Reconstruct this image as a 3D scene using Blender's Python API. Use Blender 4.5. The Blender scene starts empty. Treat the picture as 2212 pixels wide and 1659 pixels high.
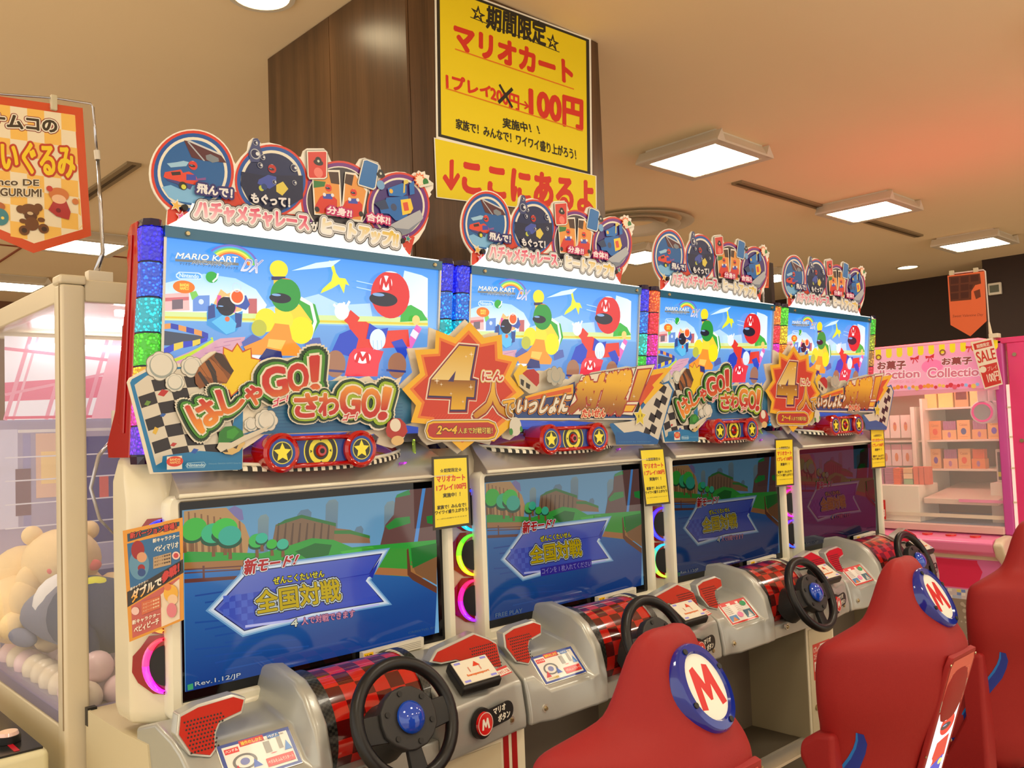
import bpy, bmesh, math, random
from mathutils import Vector, Matrix
from mathutils.geometry import tessellate_polygon
from mathutils.bvhtree import BVHTree
random.seed(7)
PI = math.pi
S = bpy.context.scene
COL = S.collection

# ------------------------------------------------------------ camera
YAW, PITCH, ROLL, FPX = math.radians(47.0577), math.radians(2.9717), math.radians(-2.1336), 1896.24
EYE = Vector((0, 0, 1.6))
cf = Vector((math.cos(YAW)*math.cos(PITCH), math.sin(YAW)*math.cos(PITCH), math.sin(PITCH)))
r0 = Vector((math.sin(YAW), -math.cos(YAW), 0)); u0 = r0.cross(cf)
cr = math.cos(ROLL)*r0 + math.sin(ROLL)*u0
cu = -math.sin(ROLL)*r0 + math.cos(ROLL)*u0
cam = bpy.data.objects.new('camera', bpy.data.cameras.new('camera')); COL.objects.link(cam)
m4 = Matrix((cr, cu, -cf)).transposed().to_4x4(); m4.translation = EYE
cam.matrix_world = m4
cam.data.sensor_width = 36; cam.data.lens = FPX/2212*36; cam.data.clip_start = 0.05; cam.data.clip_end = 60
S.camera = cam
# ------------------------------------------------------------ look, world
S.view_settings.view_transform = 'Standard'; S.view_settings.look = 'None'
S.view_settings.gamma = 1; S.view_settings.use_curve_mapping = False
S.view_settings.exposure = -0.12
w = bpy.data.worlds.new('world'); S.world = w; w.use_nodes = True
w.node_tree.nodes['Background'].inputs[0].default_value = (1.0, .90, .76, 1)
w.node_tree.nodes['Background'].inputs[1].default_value = 1.7

def at(px, py, ax, val):
    """photo measurement -> world point on the plane axis=val"""
    d = cf + cr*((px-1106)/FPX) - cu*((py-829.5)/FPX)
    t = (val-EYE[ax])/d[ax]
    return EYE + t*d

def lin(c):
    c = c/255
    return c/12.92 if c <= .04045 else ((c+.055)/1.055)**2.4
def rgb(*c):
    return (lin(c[0]), lin(c[1]), lin(c[2]), 1)

# ------------------------------------------------------------ materials
_m = {}
def mat(name, col=(200,200,200), rough=.5, metal=0, emit=None, es=0, alpha=1, coat=0, trans=0, ior=1.45, noise=0, spec=.5, bump=0, bscale=40):
    if name in _m: return _m[name]
    m = bpy.data.materials.new(name); m.use_nodes = True; nt = m.node_tree; b = nt.nodes['Principled BSDF']
    b.inputs['Base Color'].default_value = rgb(*col); b.inputs['Roughness'].default_value = rough
    b.inputs['Metallic'].default_value = metal; b.inputs['Coat Weight'].default_value = coat
    b.inputs['Transmission Weight'].default_value = trans; b.inputs['IOR'].default_value = ior
    b.inputs['Specular IOR Level'].default_value = spec
    b.inputs['Coat Roughness'].default_value = .05
    if emit: b.inputs['Emission Color'].default_value = rgb(*emit); b.inputs['Emission Strength'].default_value = es
    if alpha < 1: b.inputs['Alpha'].default_value = alpha
    if noise or bump:
        tc = nt.nodes.new('ShaderNodeTexCoord'); n = nt.nodes.new('ShaderNodeTexNoise')
        n.inputs['Scale'].default_value = bscale; n.inputs['Detail'].default_value = 4
        nt.links.new(tc.outputs['Object'], n.inputs['Vector'])
        if noise:
            mr = nt.nodes.new('ShaderNodeMapRange'); mr.inputs[3].default_value = 1-noise; mr.inputs[4].default_value = 1+noise
            mx = nt.nodes.new('ShaderNodeMix'); mx.data_type = 'RGBA'; mx.blend_type = 'MULTIPLY'; mx.inputs[0].default_value = 1
            mx.inputs[6].default_value = rgb(*col)
            nt.links.new(n.outputs[0], mr.inputs[0]); nt.links.new(mr.outputs[0], mx.inputs[7]); nt.links.new(mx.outputs[2], b.inputs['Base Color'])
        if bump:
            bp = nt.nodes.new('ShaderNodeBump'); bp.inputs['Strength'].default_value = bump; bp.inputs['Distance'].default_value = .002
            nt.links.new(n.outputs[0], bp.inputs['Height']); nt.links.new(bp.outputs[0], b.inputs['Normal'])
    _m[name] = m; return m

def print_mat(name, es=0, dif=1.0, rough=.45, coat=0, spec=.5):
    """flat print: colours come from the mesh's own colour attribute"""
    if name in _m: return _m[name]
    m = bpy.data.materials.new(name); m.use_nodes = True; nt = m.node_tree; b = nt.nodes['Principled BSDF']
    a = nt.nodes.new('ShaderNodeAttribute'); a.attribute_name = 'ink'
    mx = nt.nodes.new('ShaderNodeMix'); mx.data_type = 'RGBA'; mx.blend_type = 'MULTIPLY'; mx.inputs[0].default_value = 1
    mx.inputs[7].default_value = (dif, dif, dif, 1)
    nt.links.new(a.outputs['Color'], mx.inputs[6]); nt.links.new(mx.outputs[2], b.inputs['Base Color'])
    b.inputs['Roughness'].default_value = rough; b.inputs['Coat Weight'].default_value = coat; b.inputs['Specular IOR Level'].default_value = spec
    if es:
        nt.links.new(a.outputs['Color'], b.inputs['Emission Color']); b.inputs['Emission Strength'].default_value = es
    _m[name] = m; return m

def led_mat(name, col, es=6, scale=90):
    if name in _m: return _m[name]
    m = bpy.data.materials.new(name); m.use_nodes = True; nt = m.node_tree; b = nt.nodes['Principled BSDF']
    c = rgb(*col)
    b.inputs['Base Color'].default_value = (c[0]*.5+.05, c[1]*.5+.05, c[2]*.5+.05, 1); b.inputs['Roughness'].default_value = .12
    b.inputs['Emission Color'].default_value = c
    tc = nt.nodes.new('ShaderNodeTexCoord'); v = nt.nodes.new('ShaderNodeTexVoronoi'); v.inputs['Scale'].default_value = scale
    r = nt.nodes.new('ShaderNodeValToRGB'); r.color_ramp.elements[0].position = .05; r.color_ramp.elements[0].color = (1,1,1,1)
    r.color_ramp.elements[1].position = .42; r.color_ramp.elements[1].color = (.06,.06,.06,1)
    mu = nt.nodes.new('ShaderNodeMath'); mu.operation = 'MULTIPLY'; mu.inputs[1].default_value = es
    nt.links.new(tc.outputs['Object'], v.inputs['Vector']); nt.links.new(v.outputs['Distance'], r.inputs[0])
    nt.links.new(r.outputs[0], mu.inputs[0]); nt.links.new(mu.outputs[0], b.inputs['Emission Strength'])
    bp = nt.nodes.new('ShaderNodeBump'); bp.inputs['Strength'].default_value = .8; bp.inputs['Distance'].default_value = .004
    nt.links.new(v.outputs['Distance'], bp.inputs['Height']); nt.links.new(bp.outputs[0], b.inputs['Normal'])
    _m[name] = m; return m

# ------------------------------------------------------------ mesh builder
class MB:
    def __init__(s): s.v = []; s.f = []; s.mi = []; s.mats = []
    def slot(s, m):
        if m not in s.mats: s.mats.append(m)
        return s.mats.index(m)
    def add(s, vs, fs, m):
        o = len(s.v); s.v += [tuple(x) for x in vs]; i = s.slot(m)
        for f in fs: s.f.append([o+k for k in f]); s.mi.append(i)
        return s
    def box(s, x0, x1, y0, y1, z0, z1, m):
        vs = [(x, y, z) for z in (z0, z1) for y in (y0, y1) for x in (x0, x1)]
        return s.add(vs, [(0,2,3,1),(4,5,7,6),(0,1,5,4),(2,6,7,3),(0,4,6,2),(1,3,7,5)], m)
    def loft(s, rings, m, closed=True, cap=True):
        n = len(rings[0]); vs = [p for r in rings for p in r]; fs = []
        for i in range(len(rings)-1):
            for k in range(n if closed else n-1):
                a = i*n+k; b = i*n+(k+1) % n
                fs.append((a, b, b+n, a+n))
        if cap and closed:
            fs.append(tuple(range(n-1, -1, -1))); fs.append(tuple(range((len(rings)-1)*n, len(rings)*n)))
        return s.add(vs, fs, m)
    def prism(s, pts, fn, d0, d1, m):
        """extrude a 2D outline: fn(a,b,d)->xyz"""
        n = len(pts)
        vs = [fn(a, b, d0) for a, b in pts] + [fn(a, b, d1) for a, b in pts]
        tr = tessellate_polygon([[Vector((a, b, 0)) for a, b in pts]])
        fs = [tuple(t) for t in tr] + [tuple(n+k for k in reversed(t)) for t in tr]
        fs += [(i, (i+1) % n, n+(i+1) % n, n+i) for i in range(n)]
        return s.add(vs, fs, m)
    def tube(s, pts, r, m, seg=10, cap=True, closed=False):
        pts = [Vector(p) for p in pts]; rr = r if isinstance(r, (list, tuple)) else [r]*len(pts); rings = []
        n = len(pts); up = None
        for i, p in enumerate(pts):
            if closed: t = (pts[(i+1) % n]-pts[i-1]).normalized()
            else: t = (pts[min(i+1, n-1)]-pts[max(i-1, 0)]).normalized()
            if up is None:
                up = Vector((0,0,1)) if abs(t.z) < .9 else Vector((1,0,0))
            a = t.cross(up).normalized(); b = a.cross(t).normalized(); up = b
            rings.append([p+(a*math.cos(2*PI*k/seg)+b*math.sin(2*PI*k/seg))*rr[i] for k in range(seg)])
        if closed: rings.append(rings[0])
        return s.loft(rings, m, cap=cap and not closed)
    def cyl(s, c, ax, r, h, m, seg=24, r2=None):
        c = Vector(c); ax = Vector(ax).normalized()
        return s.tube([c, c+ax*h], [r, r if r2 is None else r2], m, seg)
    def sphere(s, c, r, m, seg=16, rings=10, sc=(1,1,1)):
        R = []
        for i in range(1, rings):
            t = PI*i/rings
            R.append([(c[0]+sc[0]*r*math.sin(t)*math.cos(2*PI*k/seg), c[1]+sc[1]*r*math.sin(t)*math.sin(2*PI*k/seg), c[2]-sc[2]*r*math.cos(t)) for k in range(seg)])
        return s.loft(R, m)
    def mesh(s, name, smooth=False):
        me = bpy.data.meshes.new(name); me.from_pydata(s.v, [], s.f)
        for m in s.mats: me.materials.append(m)
        me.polygons.foreach_set('material_index', s.mi)
        if smooth: me.polygons.foreach_set('use_smooth', [True]*len(me.polygons))
        b = bmesh.new(); b.from_mesh(me); bmesh.ops.recalc_face_normals(b, faces=b.faces); b.to_mesh(me); b.free()
        me.update(); return me
    def ob(s, name, parent=None, loc=(0,0,0), smooth=False, bevel=0, sub=0, bseg=2, **kw):
        o = bpy.data.objects.new(name, s.mesh(name, smooth)); COL.objects.link(o)
        o.location = loc; o.parent = parent
        if bevel:
            b = o.modifiers.new('bevel', 'BEVEL'); b.width = bevel; b.segments = bseg; b.limit_method = 'ANGLE'; b.angle_limit = math.radians(35)
            o.data.polygons.foreach_set('use_smooth', [True]*len(o.data.polygons))
            wn = o.modifiers.new('wn', 'WEIGHTED_NORMAL'); wn.keep_sharp = False
        elif smooth == 'auto':
            o.data.set_sharp_from_angle(angle=math.radians(40))
        if sub:
            q = o.modifiers.new('sub', 'SUBSURF'); q.levels = sub; q.render_levels = sub
        if kw: tag(o, **kw)
        return o

def tag(o, label=None, cat=None, group=None, kind=None):
    if label: o['label'] = label
    if cat: o['category'] = cat
    if group: o['group'] = group
    if kind: o['kind'] = kind
    return o
def empty(name, loc=(0,0,0), label=None, cat=None, group=None, rz=0, parent=None):
    o = bpy.data.objects.new(name, None); COL.objects.link(o); o.location = loc; o.rotation_euler = (0,0,rz); o.parent = parent
    o.empty_display_size = .1
    return tag(o, label, cat, group)
_cache = {}
def shared(key, fn, name, parent, loc=(0,0,0), **kw):
    """the first call builds the part, later calls copy it (mesh data shared)"""
    if key in _cache:
        src = _cache[key]
        o = src.copy(); COL.objects.link(o); o.parent = parent; o.location = loc
        for ch in src.children:
            c = ch.copy(); COL.objects.link(c); c.parent = o
            for g in ch.children:
                d = g.copy(); COL.objects.link(d); d.parent = c
        return o
    o = fn(name, parent, loc); _cache[key] = o; return o
def copy_tree(o, parent=None, loc=None):
    c = o.copy(); COL.objects.link(c); c.parent = parent
    if loc is not None: c.location = loc
    for ch in list(o.children): copy_tree(ch, c)
    return c

# ------------------------------------------------------------ flat print
_font_cache = {}
def text_tris(txt, off=0.0, shear=0):
    k = (txt, round(off, 3), shear)
    if k in _font_cache: return _font_cache[k]
    cu_ = bpy.data.curves.new('t', 'FONT'); cu_.body = txt; cu_.size = 1; cu_.offset = off; cu_.shear = shear; cu_.fill_mode = 'FRONT'
    cu_.resolution_u = 3
    o = bpy.data.objects.new('t', cu_); COL.objects.link(o)
    dg = bpy.context.evaluated_depsgraph_get(); me = bpy.data.meshes.new_from_object(o.evaluated_get(dg))
    vs = [(v.co.x, v.co.y) for v in me.vertices]; me.calc_loop_triangles(); tr = [tuple(t.vertices) for t in me.loop_triangles]
    bpy.data.objects.remove(o); bpy.data.curves.remove(cu_); bpy.data.meshes.remove(me)
    _font_cache[k] = (vs, tr); return vs, tr

class Art:
    """layers of flat print stacked on a plane; to3(a,b,d) -> local xyz, d = height above the plane"""
    def __init__(s, to3, P=None, step=.00006):
        s.to3 = to3; s.P = P or (lambda x, y: (x, y)); s.v = []; s.f = []; s.c = []; s.d = 0.0004; s.step = step; s.k = 1
    def _col(s, col, p):
        if callable(col): return col(*p)
        if isinstance(col[0], (tuple, list)):   # gradient: (c0, c1, p0, p1) in plane coordinates
            c0, c1, p0, p1 = col; dx, dy = p1[0]-p0[0], p1[1]-p0[1]; L = dx*dx+dy*dy
            t = min(1, max(0, ((p[0]-p0[0])*dx+(p[1]-p0[1])*dy)/L)); a, b = rgb(*c0), rgb(*c1)
            return tuple(a[i]*(1-t)+b[i]*t for i in range(4))
        return rgb(*col)
    def raw(s, pts, tris, col, bump=True):
        o = len(s.v)
        for p in pts: s.v.append(s.to3(p[0], p[1], s.d)); s.c.append(s._col(col, p))
        s.f += [tuple(o+k for k in t) for t in tris]
        if bump: s.d += s.step
        return s
    def poly(s, pts, col, px=True, bump=True):
        q = [s.P(*p) for p in pts] if px else list(pts)
        return s.raw(q, tessellate_polygon([[Vector((a, b, 0)) for a, b in q]]), col, bump)
    def grow(s, pts, g):
        """outline pushed outwards by g (plane units)"""
        q = list(pts); n = len(q); A = sum(q[i][0]*q[(i+1) % n][1]-q[(i+1) % n][0]*q[i][1] for i in range(n)); sg = 1 if A > 0 else -1; out = []
        for i in range(n):
            a, b, c = Vector(q[i-1]), Vector(q[i]), Vector(q[(i+1) % n])
            e1 = (b-a).normalized(); e2 = (c-b).normalized()
            n1 = Vector((e1.y, -e1.x))*sg; n2 = Vector((e2.y, -e2.x))*sg; k = n1+n2
            k = k.normalized()*min(1/max(.35, k.length/2), 2.2) if k.length > 1e-5 else n1
            out.append(tuple(b+k*g))
        return out
    def circ(s, cx, cy, r, col, r2=None, px=True, n=28, rot=0, a0=0, a1=2*PI):
        c = s.P(cx, cy) if px else (cx, cy); r2 = (r2 or r)*s.k; r = r*s.k
        q = [(r*math.cos(a0+(a1-a0)*k/n), r2*math.sin(a0+(a1-a0)*k/n)) for k in range(n)]
        if a1-a0 < 2*PI-.01: q.append((r*math.cos(a1), r2*math.sin(a1)))
        q = [(c[0]+x*math.cos(rot)-y*math.sin(rot), c[1]+x*math.sin(rot)+y*math.cos(rot)) for x, y in q]
        return s.poly(q, col, px=False)
    def ring(s, cx, cy, r, wd, col, px=True, n=32, a0=0, a1=2*PI, ry=1):
        c = s.P(cx, cy) if px else (cx, cy); o = []; fs = []; r *= s.k; wd *= s.k
        for k in range(n+1):
            a = a0+(a1-a0)*k/n
            for q in (r, r-wd): o.append((c[0]+q*math.cos(a), c[1]+ry*q*math.sin(a)))
        for k in range(n): fs += [(2*k, 2*k+1, 2*k+3), (2*k, 2*k+3, 2*k+2)]
        return s.raw(o, fs, col)
    def star(s, cx, cy, r, col, px=True, n=5, inner=.42, rot=0):
        c = s.P(cx, cy) if px else (cx, cy)
        return s.poly([(c[0]+(r if k % 2 == 0 else r*inner)*math.sin(rot+PI*k/n), c[1]+(r if k % 2 == 0 else r*inner)*math.cos(rot+PI*k/n)) for k in range(2*n)], col, px=False)
    def line(s, pts, wd, col, px=True, bump=True):
        wd *= s.k
        q = [Vector(s.P(*p) if px else p) for p in pts]; o = []; fs = []
        for i, p in enumerate(q):
            t = (q[min(i+1, len(q)-1)]-q[max(i-1, 0)]).normalized(); nn = Vector((-t.y, t.x))*wd/2
            o += [tuple(p+nn), tuple(p-nn)]
        for i in range(len(q)-1): fs += [(2*i, 2*i+1, 2*i+3), (2*i, 2*i+3, 2*i+2)]
        return s.raw(o, fs, col, bump)
    def text(s, txt, quad, layers, px=True, shear=0, arc=0):
        """quad = 4 corners BL, BR, TR, TL; layers = [(offset, colour, dx, dy)] back to front, offset in em"""
        q = [Vector(s.P(*p) if px else p) for p in quad]
        base, tr0 = text_tris(txt, 0, shear)
        if not base: return s
        x0 = min(v[0] for v in base); x1 = max(v[0] for v in base); y0 = min(v[1] for v in base); y1 = max(v[1] for v in base)
        vs, tr = base, tr0; sx = (x1-x0); H = max(1e-6, y1-y0)
        lens = (q[1]-q[0]).length/sx, (q[3]-q[0]).length/H      # plane units per em, both ways
        for L in layers:
            off, col = L[0], L[1]; dx, dy = (L[2], L[3]) if len(L) > 2 else (0, 0)
            nd = 1 if off < .004 else 4 if off < .02 else 8 if off < .12 else 22
            sh = [(0, 0)]+[(off*math.cos(2*PI*k/nd+.4), off*math.sin(2*PI*k/nd+.4)) for k in range(nd)] if nd > 1 else [(0, 0)]
            if nd == 22: sh += [(off*.55*math.cos(2*PI*k/8), off*.55*math.sin(2*PI*k/8)) for k in range(8)]
            em = min(lens); kx, ky = em/lens[0], em/lens[1]
            for ox, oy in sh:
                o = []
                for x, y in vs:
                    u_ = (x+ox*kx-x0)/sx; v_ = (y+oy*ky-y0)/H
                    if arc: v_ += arc*(1-(2*u_-1)**2)
                    p = q[0]*(1-u_)*(1-v_)+q[1]*u_*(1-v_)+q[2]*u_*v_+q[3]*(1-u_)*v_
                    o.append((p.x+dx, p.y+dy))
                s.raw(o, tr, col, False); s.d += .000012
            s.d += s.step
        return s
    def ob(s, name, parent, m, loc=(0,0,0)):
        me = bpy.data.meshes.new(name); me.from_pydata(s.v, [], s.f); me.materials.append(m)
        a = me.color_attributes.new('ink', 'FLOAT_COLOR', 'POINT'); flat = [x for c in s.c for x in c]; a.data.foreach_set('color', flat)
        # face normals towards the viewer side of the plane
        o0 = Vector(s.to3(0, 0, 0)); nn = Vector(s.to3(0, 0, 1))-o0
        b = bmesh.new(); b.from_mesh(me)
        for f in b.faces:
            if f.normal.dot(nn) < 0: f.normal_flip()
        b.to_mesh(me); b.free()
        o = bpy.data.objects.new(name, me); COL.objects.link(o); o.parent = parent; o.location = loc
        return o
# ------------------------------------------------------------ room
CEIL = 3.6
WHT = (214, 210, 196)
M_ceil = mat('ceiling_paint', (248, 226, 186), .85, noise=.01, bscale=3)
M_dark = mat('dark_wall_paint', (58, 44, 38), .8)
M_floor = mat('floor_vinyl', (200, 184, 160), .35, noise=.08, bscale=6)
MB().box(-4, 13.4, -5, 13.5, -.05, 0, M_floor).ob('floor', kind='structure')
MB().box(-4, 13.4, -5, 13.5, CEIL, CEIL+.05, M_ceil).ob('ceiling', kind='structure')
MB().box(13.25, 13.4, 4.15, 13.5, 0, CEIL, M_dark).ob('wall_right', kind='structure')
MB().box(12.4, 13.4, -5, 4.15, 0, CEIL, M_dark).ob('wall_right', kind='structure')
MB().box(-4, 13.25, 13.35, 13.5, 0, CEIL, mat('back_wall_paint', (120, 84, 62), .8)).ob('wall_back', kind='structure')

# pillar clad in dark wood panels
def wood(name, c0, c1):
    m = bpy.data.materials.new(name); m.use_nodes = True; nt = m.node_tree; b = nt.nodes['Principled BSDF']
    tc = nt.nodes.new('ShaderNodeTexCoord'); mp = nt.nodes.new('ShaderNodeMapping'); mp.inputs['Scale'].default_value = (6, 6, .12)
    n = nt.nodes.new('ShaderNodeTexNoise'); n.inputs['Scale'].default_value = 2; n.inputs['Detail'].default_value = 6
    mp2 = nt.nodes.new('ShaderNodeMapping'); mp2.inputs['Scale'].default_value = (90, 90, 2.5)
    n2 = nt.nodes.new('ShaderNodeTexNoise'); n2.inputs['Scale'].default_value = 2
    ad = nt.nodes.new('ShaderNodeMath'); ad.operation = 'MULTIPLY_ADD'; ad.inputs[1].default_value = .35; r = nt.nodes.new('ShaderNodeValToRGB')
    r.color_ramp.elements[0].position = .45; r.color_ramp.elements[0].color = rgb(*c0); r.color_ramp.elements[1].position = .95; r.color_ramp.elements[1].color = rgb(*c1)
    L = nt.links.new; L(tc.outputs['Object'], mp.inputs[0]); L(tc.outputs['Object'], mp2.inputs[0]); L(mp.outputs[0], n.inputs['Vector']); L(mp2.outputs[0], n2.inputs['Vector'])
    L(n2.outputs[0], ad.inputs[0]); L(n.outputs[0], ad.inputs[2]); L(ad.outputs[0], r.inputs[0]); L(r.outputs[0], b.inputs['Base Color'])
    b.inputs['Roughness'].default_value = .32; return m
M_wood = wood('dark_wood', (62, 42, 24), (108, 76, 48))
PX0, PX1, PY0, PY1 = 2.19, 3.43, 2.93, 4.15
pil = MB().box(PX0+.012, PX1-.012, PY0+.012, PY1-.012, 0, CEIL, mat('pillar_core', (30, 22, 16), .7)).ob('pillar', kind='structure')
for k in range(2):   # cladding panels with open joints, left and right faces, then the front and back
    ya = PY0+(PY1-PY0)*k/2; yb = PY0+(PY1-PY0)*(k+1)/2
    for xa in (PX0, PX1-.012):
        MB().box(xa, xa+.012, ya+.002, yb-.002, 0, CEIL-.004, M_wood).ob('panel', pil)
for k in range(2):
    xa = PX0+.013+(PX1-PX0-.026)*k/2; xb = PX0+.013+(PX1-PX0-.026)*(k+1)/2
    for ya in (PY0, PY1-.012):
        MB().box(xa+.001, xb-.001, ya, ya+.012, 0, CEIL-.004, M_wood).ob('panel', pil)

# ------------------------------------------------------------ ceiling fittings
M_diff = mat('lamp_diffuser', (255, 250, 235), .5, emit=(255, 242, 218), es=25)
M_white_metal = mat('white_metal', (222, 212, 192), .45)
def build_lamp():
    t = empty('ceiling_lamp')
    f = MB(); w_, h_ = .355, .30
    for a in (-1, 1):
        f.prism([(h_, -.01), (w_, -.085), (w_, -.10), (h_-.015, -.10), (h_-.035, -.085)], lambda u, z, d, a=a: (a*u, d, z), -w_, w_, M_white_metal)
        f.prism([(h_, -.01), (w_, -.085), (w_, -.10), (h_-.015, -.10), (h_-.035, -.085)], lambda u, z, d, a=a: (d, a*u, z), -h_, h_, M_white_metal)
    f.box(-h_, h_, -h_, h_, -.02, 0, M_white_metal)
    f.ob('housing', t)
    n = 12; v = []; fc = []
    for i in range(n+1):
        for j in range(n+1):
            v.append((-.285+.57*i/n, -.285+.57*j/n, -.092-.006*((i+j) % 2)))
    for i in range(n):
        for j in range(n):
            a = i*(n+1)+j; fc.append((a, a+1, a+n+2, a+n+1))
    MB().add(v, fc, M_diff).ob('diffuser', t)
    return t
L0 = build_lamp()
lamps = [(5.38, 3.63, 'square fluorescent ceiling lamp nearest, right of the dark pillar'),
         (8.02, 3.63, 'square fluorescent ceiling lamp in the middle of the three on the right'),
         (10.66, 3.63, 'square fluorescent ceiling lamp farthest right, above the dark wall'),
         (2.72, 8.9, 'square ceiling lamp behind the orange pennant on the left'),
         (2.72, 11.55, 'square ceiling lamp at the left edge, lowest in the photo'),
         (7.9, 6.25, 'square ceiling lamp half hidden between the second and third header signs'),
         (10.66, 6.25, 'square ceiling lamp mostly hidden behind the third header sign'),
         (2.72, .9, None), (5.38, .9, None), (8.02, .9, None), (.1, 3.63, None), (.1, .9, None), (.1, -1.8, None), (2.72, -1.8, None), (5.38, -1.8, None), (8.02, -1.8, None), (0.1, 6.25, None), (10.66, .9, None), (5.3, 11.5, None)]
for i, (x, y, lb) in enumerate(lamps):
    o = L0 if i == 0 else copy_tree(L0)
    o.location = (x, y, CEIL)
    tag(o, lb or 'square fluorescent ceiling lamp outside the picture', 'ceiling lamp', 'square ceiling lamps')
    if not lb: o['group'] = 'square ceiling lamps out of view'
# slot rails
M_rail = mat('slot_rail', (150, 130, 98), .6); M_slot = mat('slot_gap', (92, 76, 54), .9)
def slot(x0, y0, x1, y1, lb):
    t = empty('air_slot', ((x0+x1)/2, (y0+y1)/2, CEIL), lb, 'air slot', 'air slots in the ceiling')
    dx, dy = (x1-x0)/2, (y1-y0)/2; wx, wy = (.05, 0) if dy > dx else (0, .05)
    MB().box(-dx-wx, dx+wx, -dy-wy, dy+wy, -.02, 0, M_rail).ob('rail', t)
    MB().box(-dx-wx*.3, dx+wx*.3, -dy-wy*.3, dy+wy*.3, -.0215, -.0195, M_slot).ob('gap', t)
slot(6.35, 3.98, 10.0, 3.98, 'long thin slot in the ceiling passing behind the middle square lamp')
slot(2.27, 6.3, 2.27, 8.2, 'dark slot in the ceiling beside the orange pennant')
# round diffuser, downlights, sprinkler
t = empty('ceiling_vent', (6.75, 5.4, CEIL), 'round concentric white ceiling air vent right of the pillar', 'air vent')
for r_, z_ in ((.55, -.02), (.42, -.04), (.29, -.055)):
    MB().loft([[((r_+a)*math.cos(2*PI*k/40), (r_+a)*math.sin(2*PI*k/40), z) for k in range(40)] for a, z in ((-.09, 0), (0, z_), (.03, z_-.012), (-.03, z_-.006), (-.09, 0))], M_white_metal, cap=False).ob('ring', t, smooth='auto')
M_dl = mat('downlight_glow', (255, 250, 235), .5, emit=(255, 232, 185), es=14)
def downlight(x, y, lb):
    t = empty('downlight', (x, y, CEIL), lb, 'downlight')
    MB().loft([[(r*math.cos(2*PI*k/28), r*math.sin(2*PI*k/28), z) for k in range(28)] for r, z in ((.14, 0), (.15, -.012), (.125, -.012), (.12, -.002))], M_white_metal, cap=False).ob('trim_ring', t, smooth='auto')
    MB().cyl((0, 0, -.004), (0, 0, 1), .122, .002, M_dl, 28).ob('lens', t)
downlight(12.0, 4.95, 'small round downlight near the dark wall at the right')
downlight(1.85, 3.55, 'small round downlight at the top edge above the cabinets')
for x, y, lb in ((12.0, 6.3, 'tiny ceiling sprinkler above the fourth header sign'), (11.3, 3.2, 'tiny ceiling sprinkler at the right edge near the dark wall')):
    t = empty('sprinkler', (x, y, CEIL), lb, 'sprinkler')
    MB().cyl((0, 0, -.012), (0, 0, 1), .05, .012, M_white_metal).ob('plate', t); MB().cyl((0, 0, -.04), (0, 0, 1), .012, .03, M_rail, 10).ob('nozzle', t)
# lowered ceiling field with joints far left (seams)
for (a, b, c, d) in ((1.2, 9.6, 3.9, 9.62), (2.35, 9.62, 2.37, 13.3)):
    MB().box(a, c, b, d, CEIL-.012, CEIL, mat('seam', (150, 84, 58), .8)).ob('trim_1', kind='structure')

# wall box at right
t = empty('wall_thermostat', (12.36, 3.62, 2.9), 'small white framed box on the dark wall beside the chocolate pennant', 'wall box')
_p0 = at(2130, 612, 0, 12.3); _p1 = at(2160, 634, 0, 12.3)
t.location = ((12.4, (_p0.y+_p1.y)/2, (_p0.z+_p1.z)/2)); hw = abs(_p0.y-_p1.y)/2; hh = abs(_p0.z-_p1.z)/2
MB().box(-.05, 0, -hw, hw, -hh, hh, M_white_metal).ob('case', t, bevel=.01)
MB().box(-.056, -.05, -hw*.7, hw*.7, -hh*.6, hh*.6, mat('display_grey', (96, 98, 80), .3)).ob('display', t)

# ------------------------------------------------------------ posters on the pillar
M_print = print_mat('print_ink', rough=.5)
M_lam = print_mat('laminated_print', rough=.32, coat=.12)
YEL = (240, 216, 6); RED = (216, 48, 24); BLK = (34, 30, 20)
PYF = PY0
Ppil = lambda x, y: ((lambda v: (v.x, v.z))(at(x, y, 1, PYF)))
def poster(name, lb, quad, fn, cat, Y, thick=.0015, m=None, group=None, cm=(244, 240, 225)):
    P = lambda x, y: ((lambda v: (v.x, v.z))(at(x, y, 1, Y)))
    q = [P(*p) for p in quad]; cx = sum(p[0] for p in q)/4; cz = sum(p[1] for p in q)/4
    t = empty(name, (cx, Y, cz), lb, cat, group)
    MB().prism([(a-cx, b-cz) for a, b in q], lambda a, b, d: (a, -d, b), 0, thick, mat('paper_%d' % sum(cm), cm, .6)).ob('sheet', t)
    A = Art(lambda a, b, d: (a-cx, -thick-d, b-cz), P)
    fn(A, quad); A.ob('printed_face', t, m or M_print)
    return t
def lerp(q, u, v):
    """point of a pixel quad TL,TR,BR,BL at fractions u (right), v (down)"""
    a = [q[0][i]*(1-u)+q[1][i]*u for i in (0, 1)]; b = [q[3][i]*(1-u)+q[2][i]*u for i in (0, 1)]
    return (a[0]*(1-v)+b[0]*v, a[1]*(1-v)+b[1]*v)
def inset(q, a, b=None):
    b = a if b is None else b
    return [lerp(q, a, b), lerp(q, 1-a, b), lerp(q, 1-a, 1-b), lerp(q, a, 1-b)]
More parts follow.
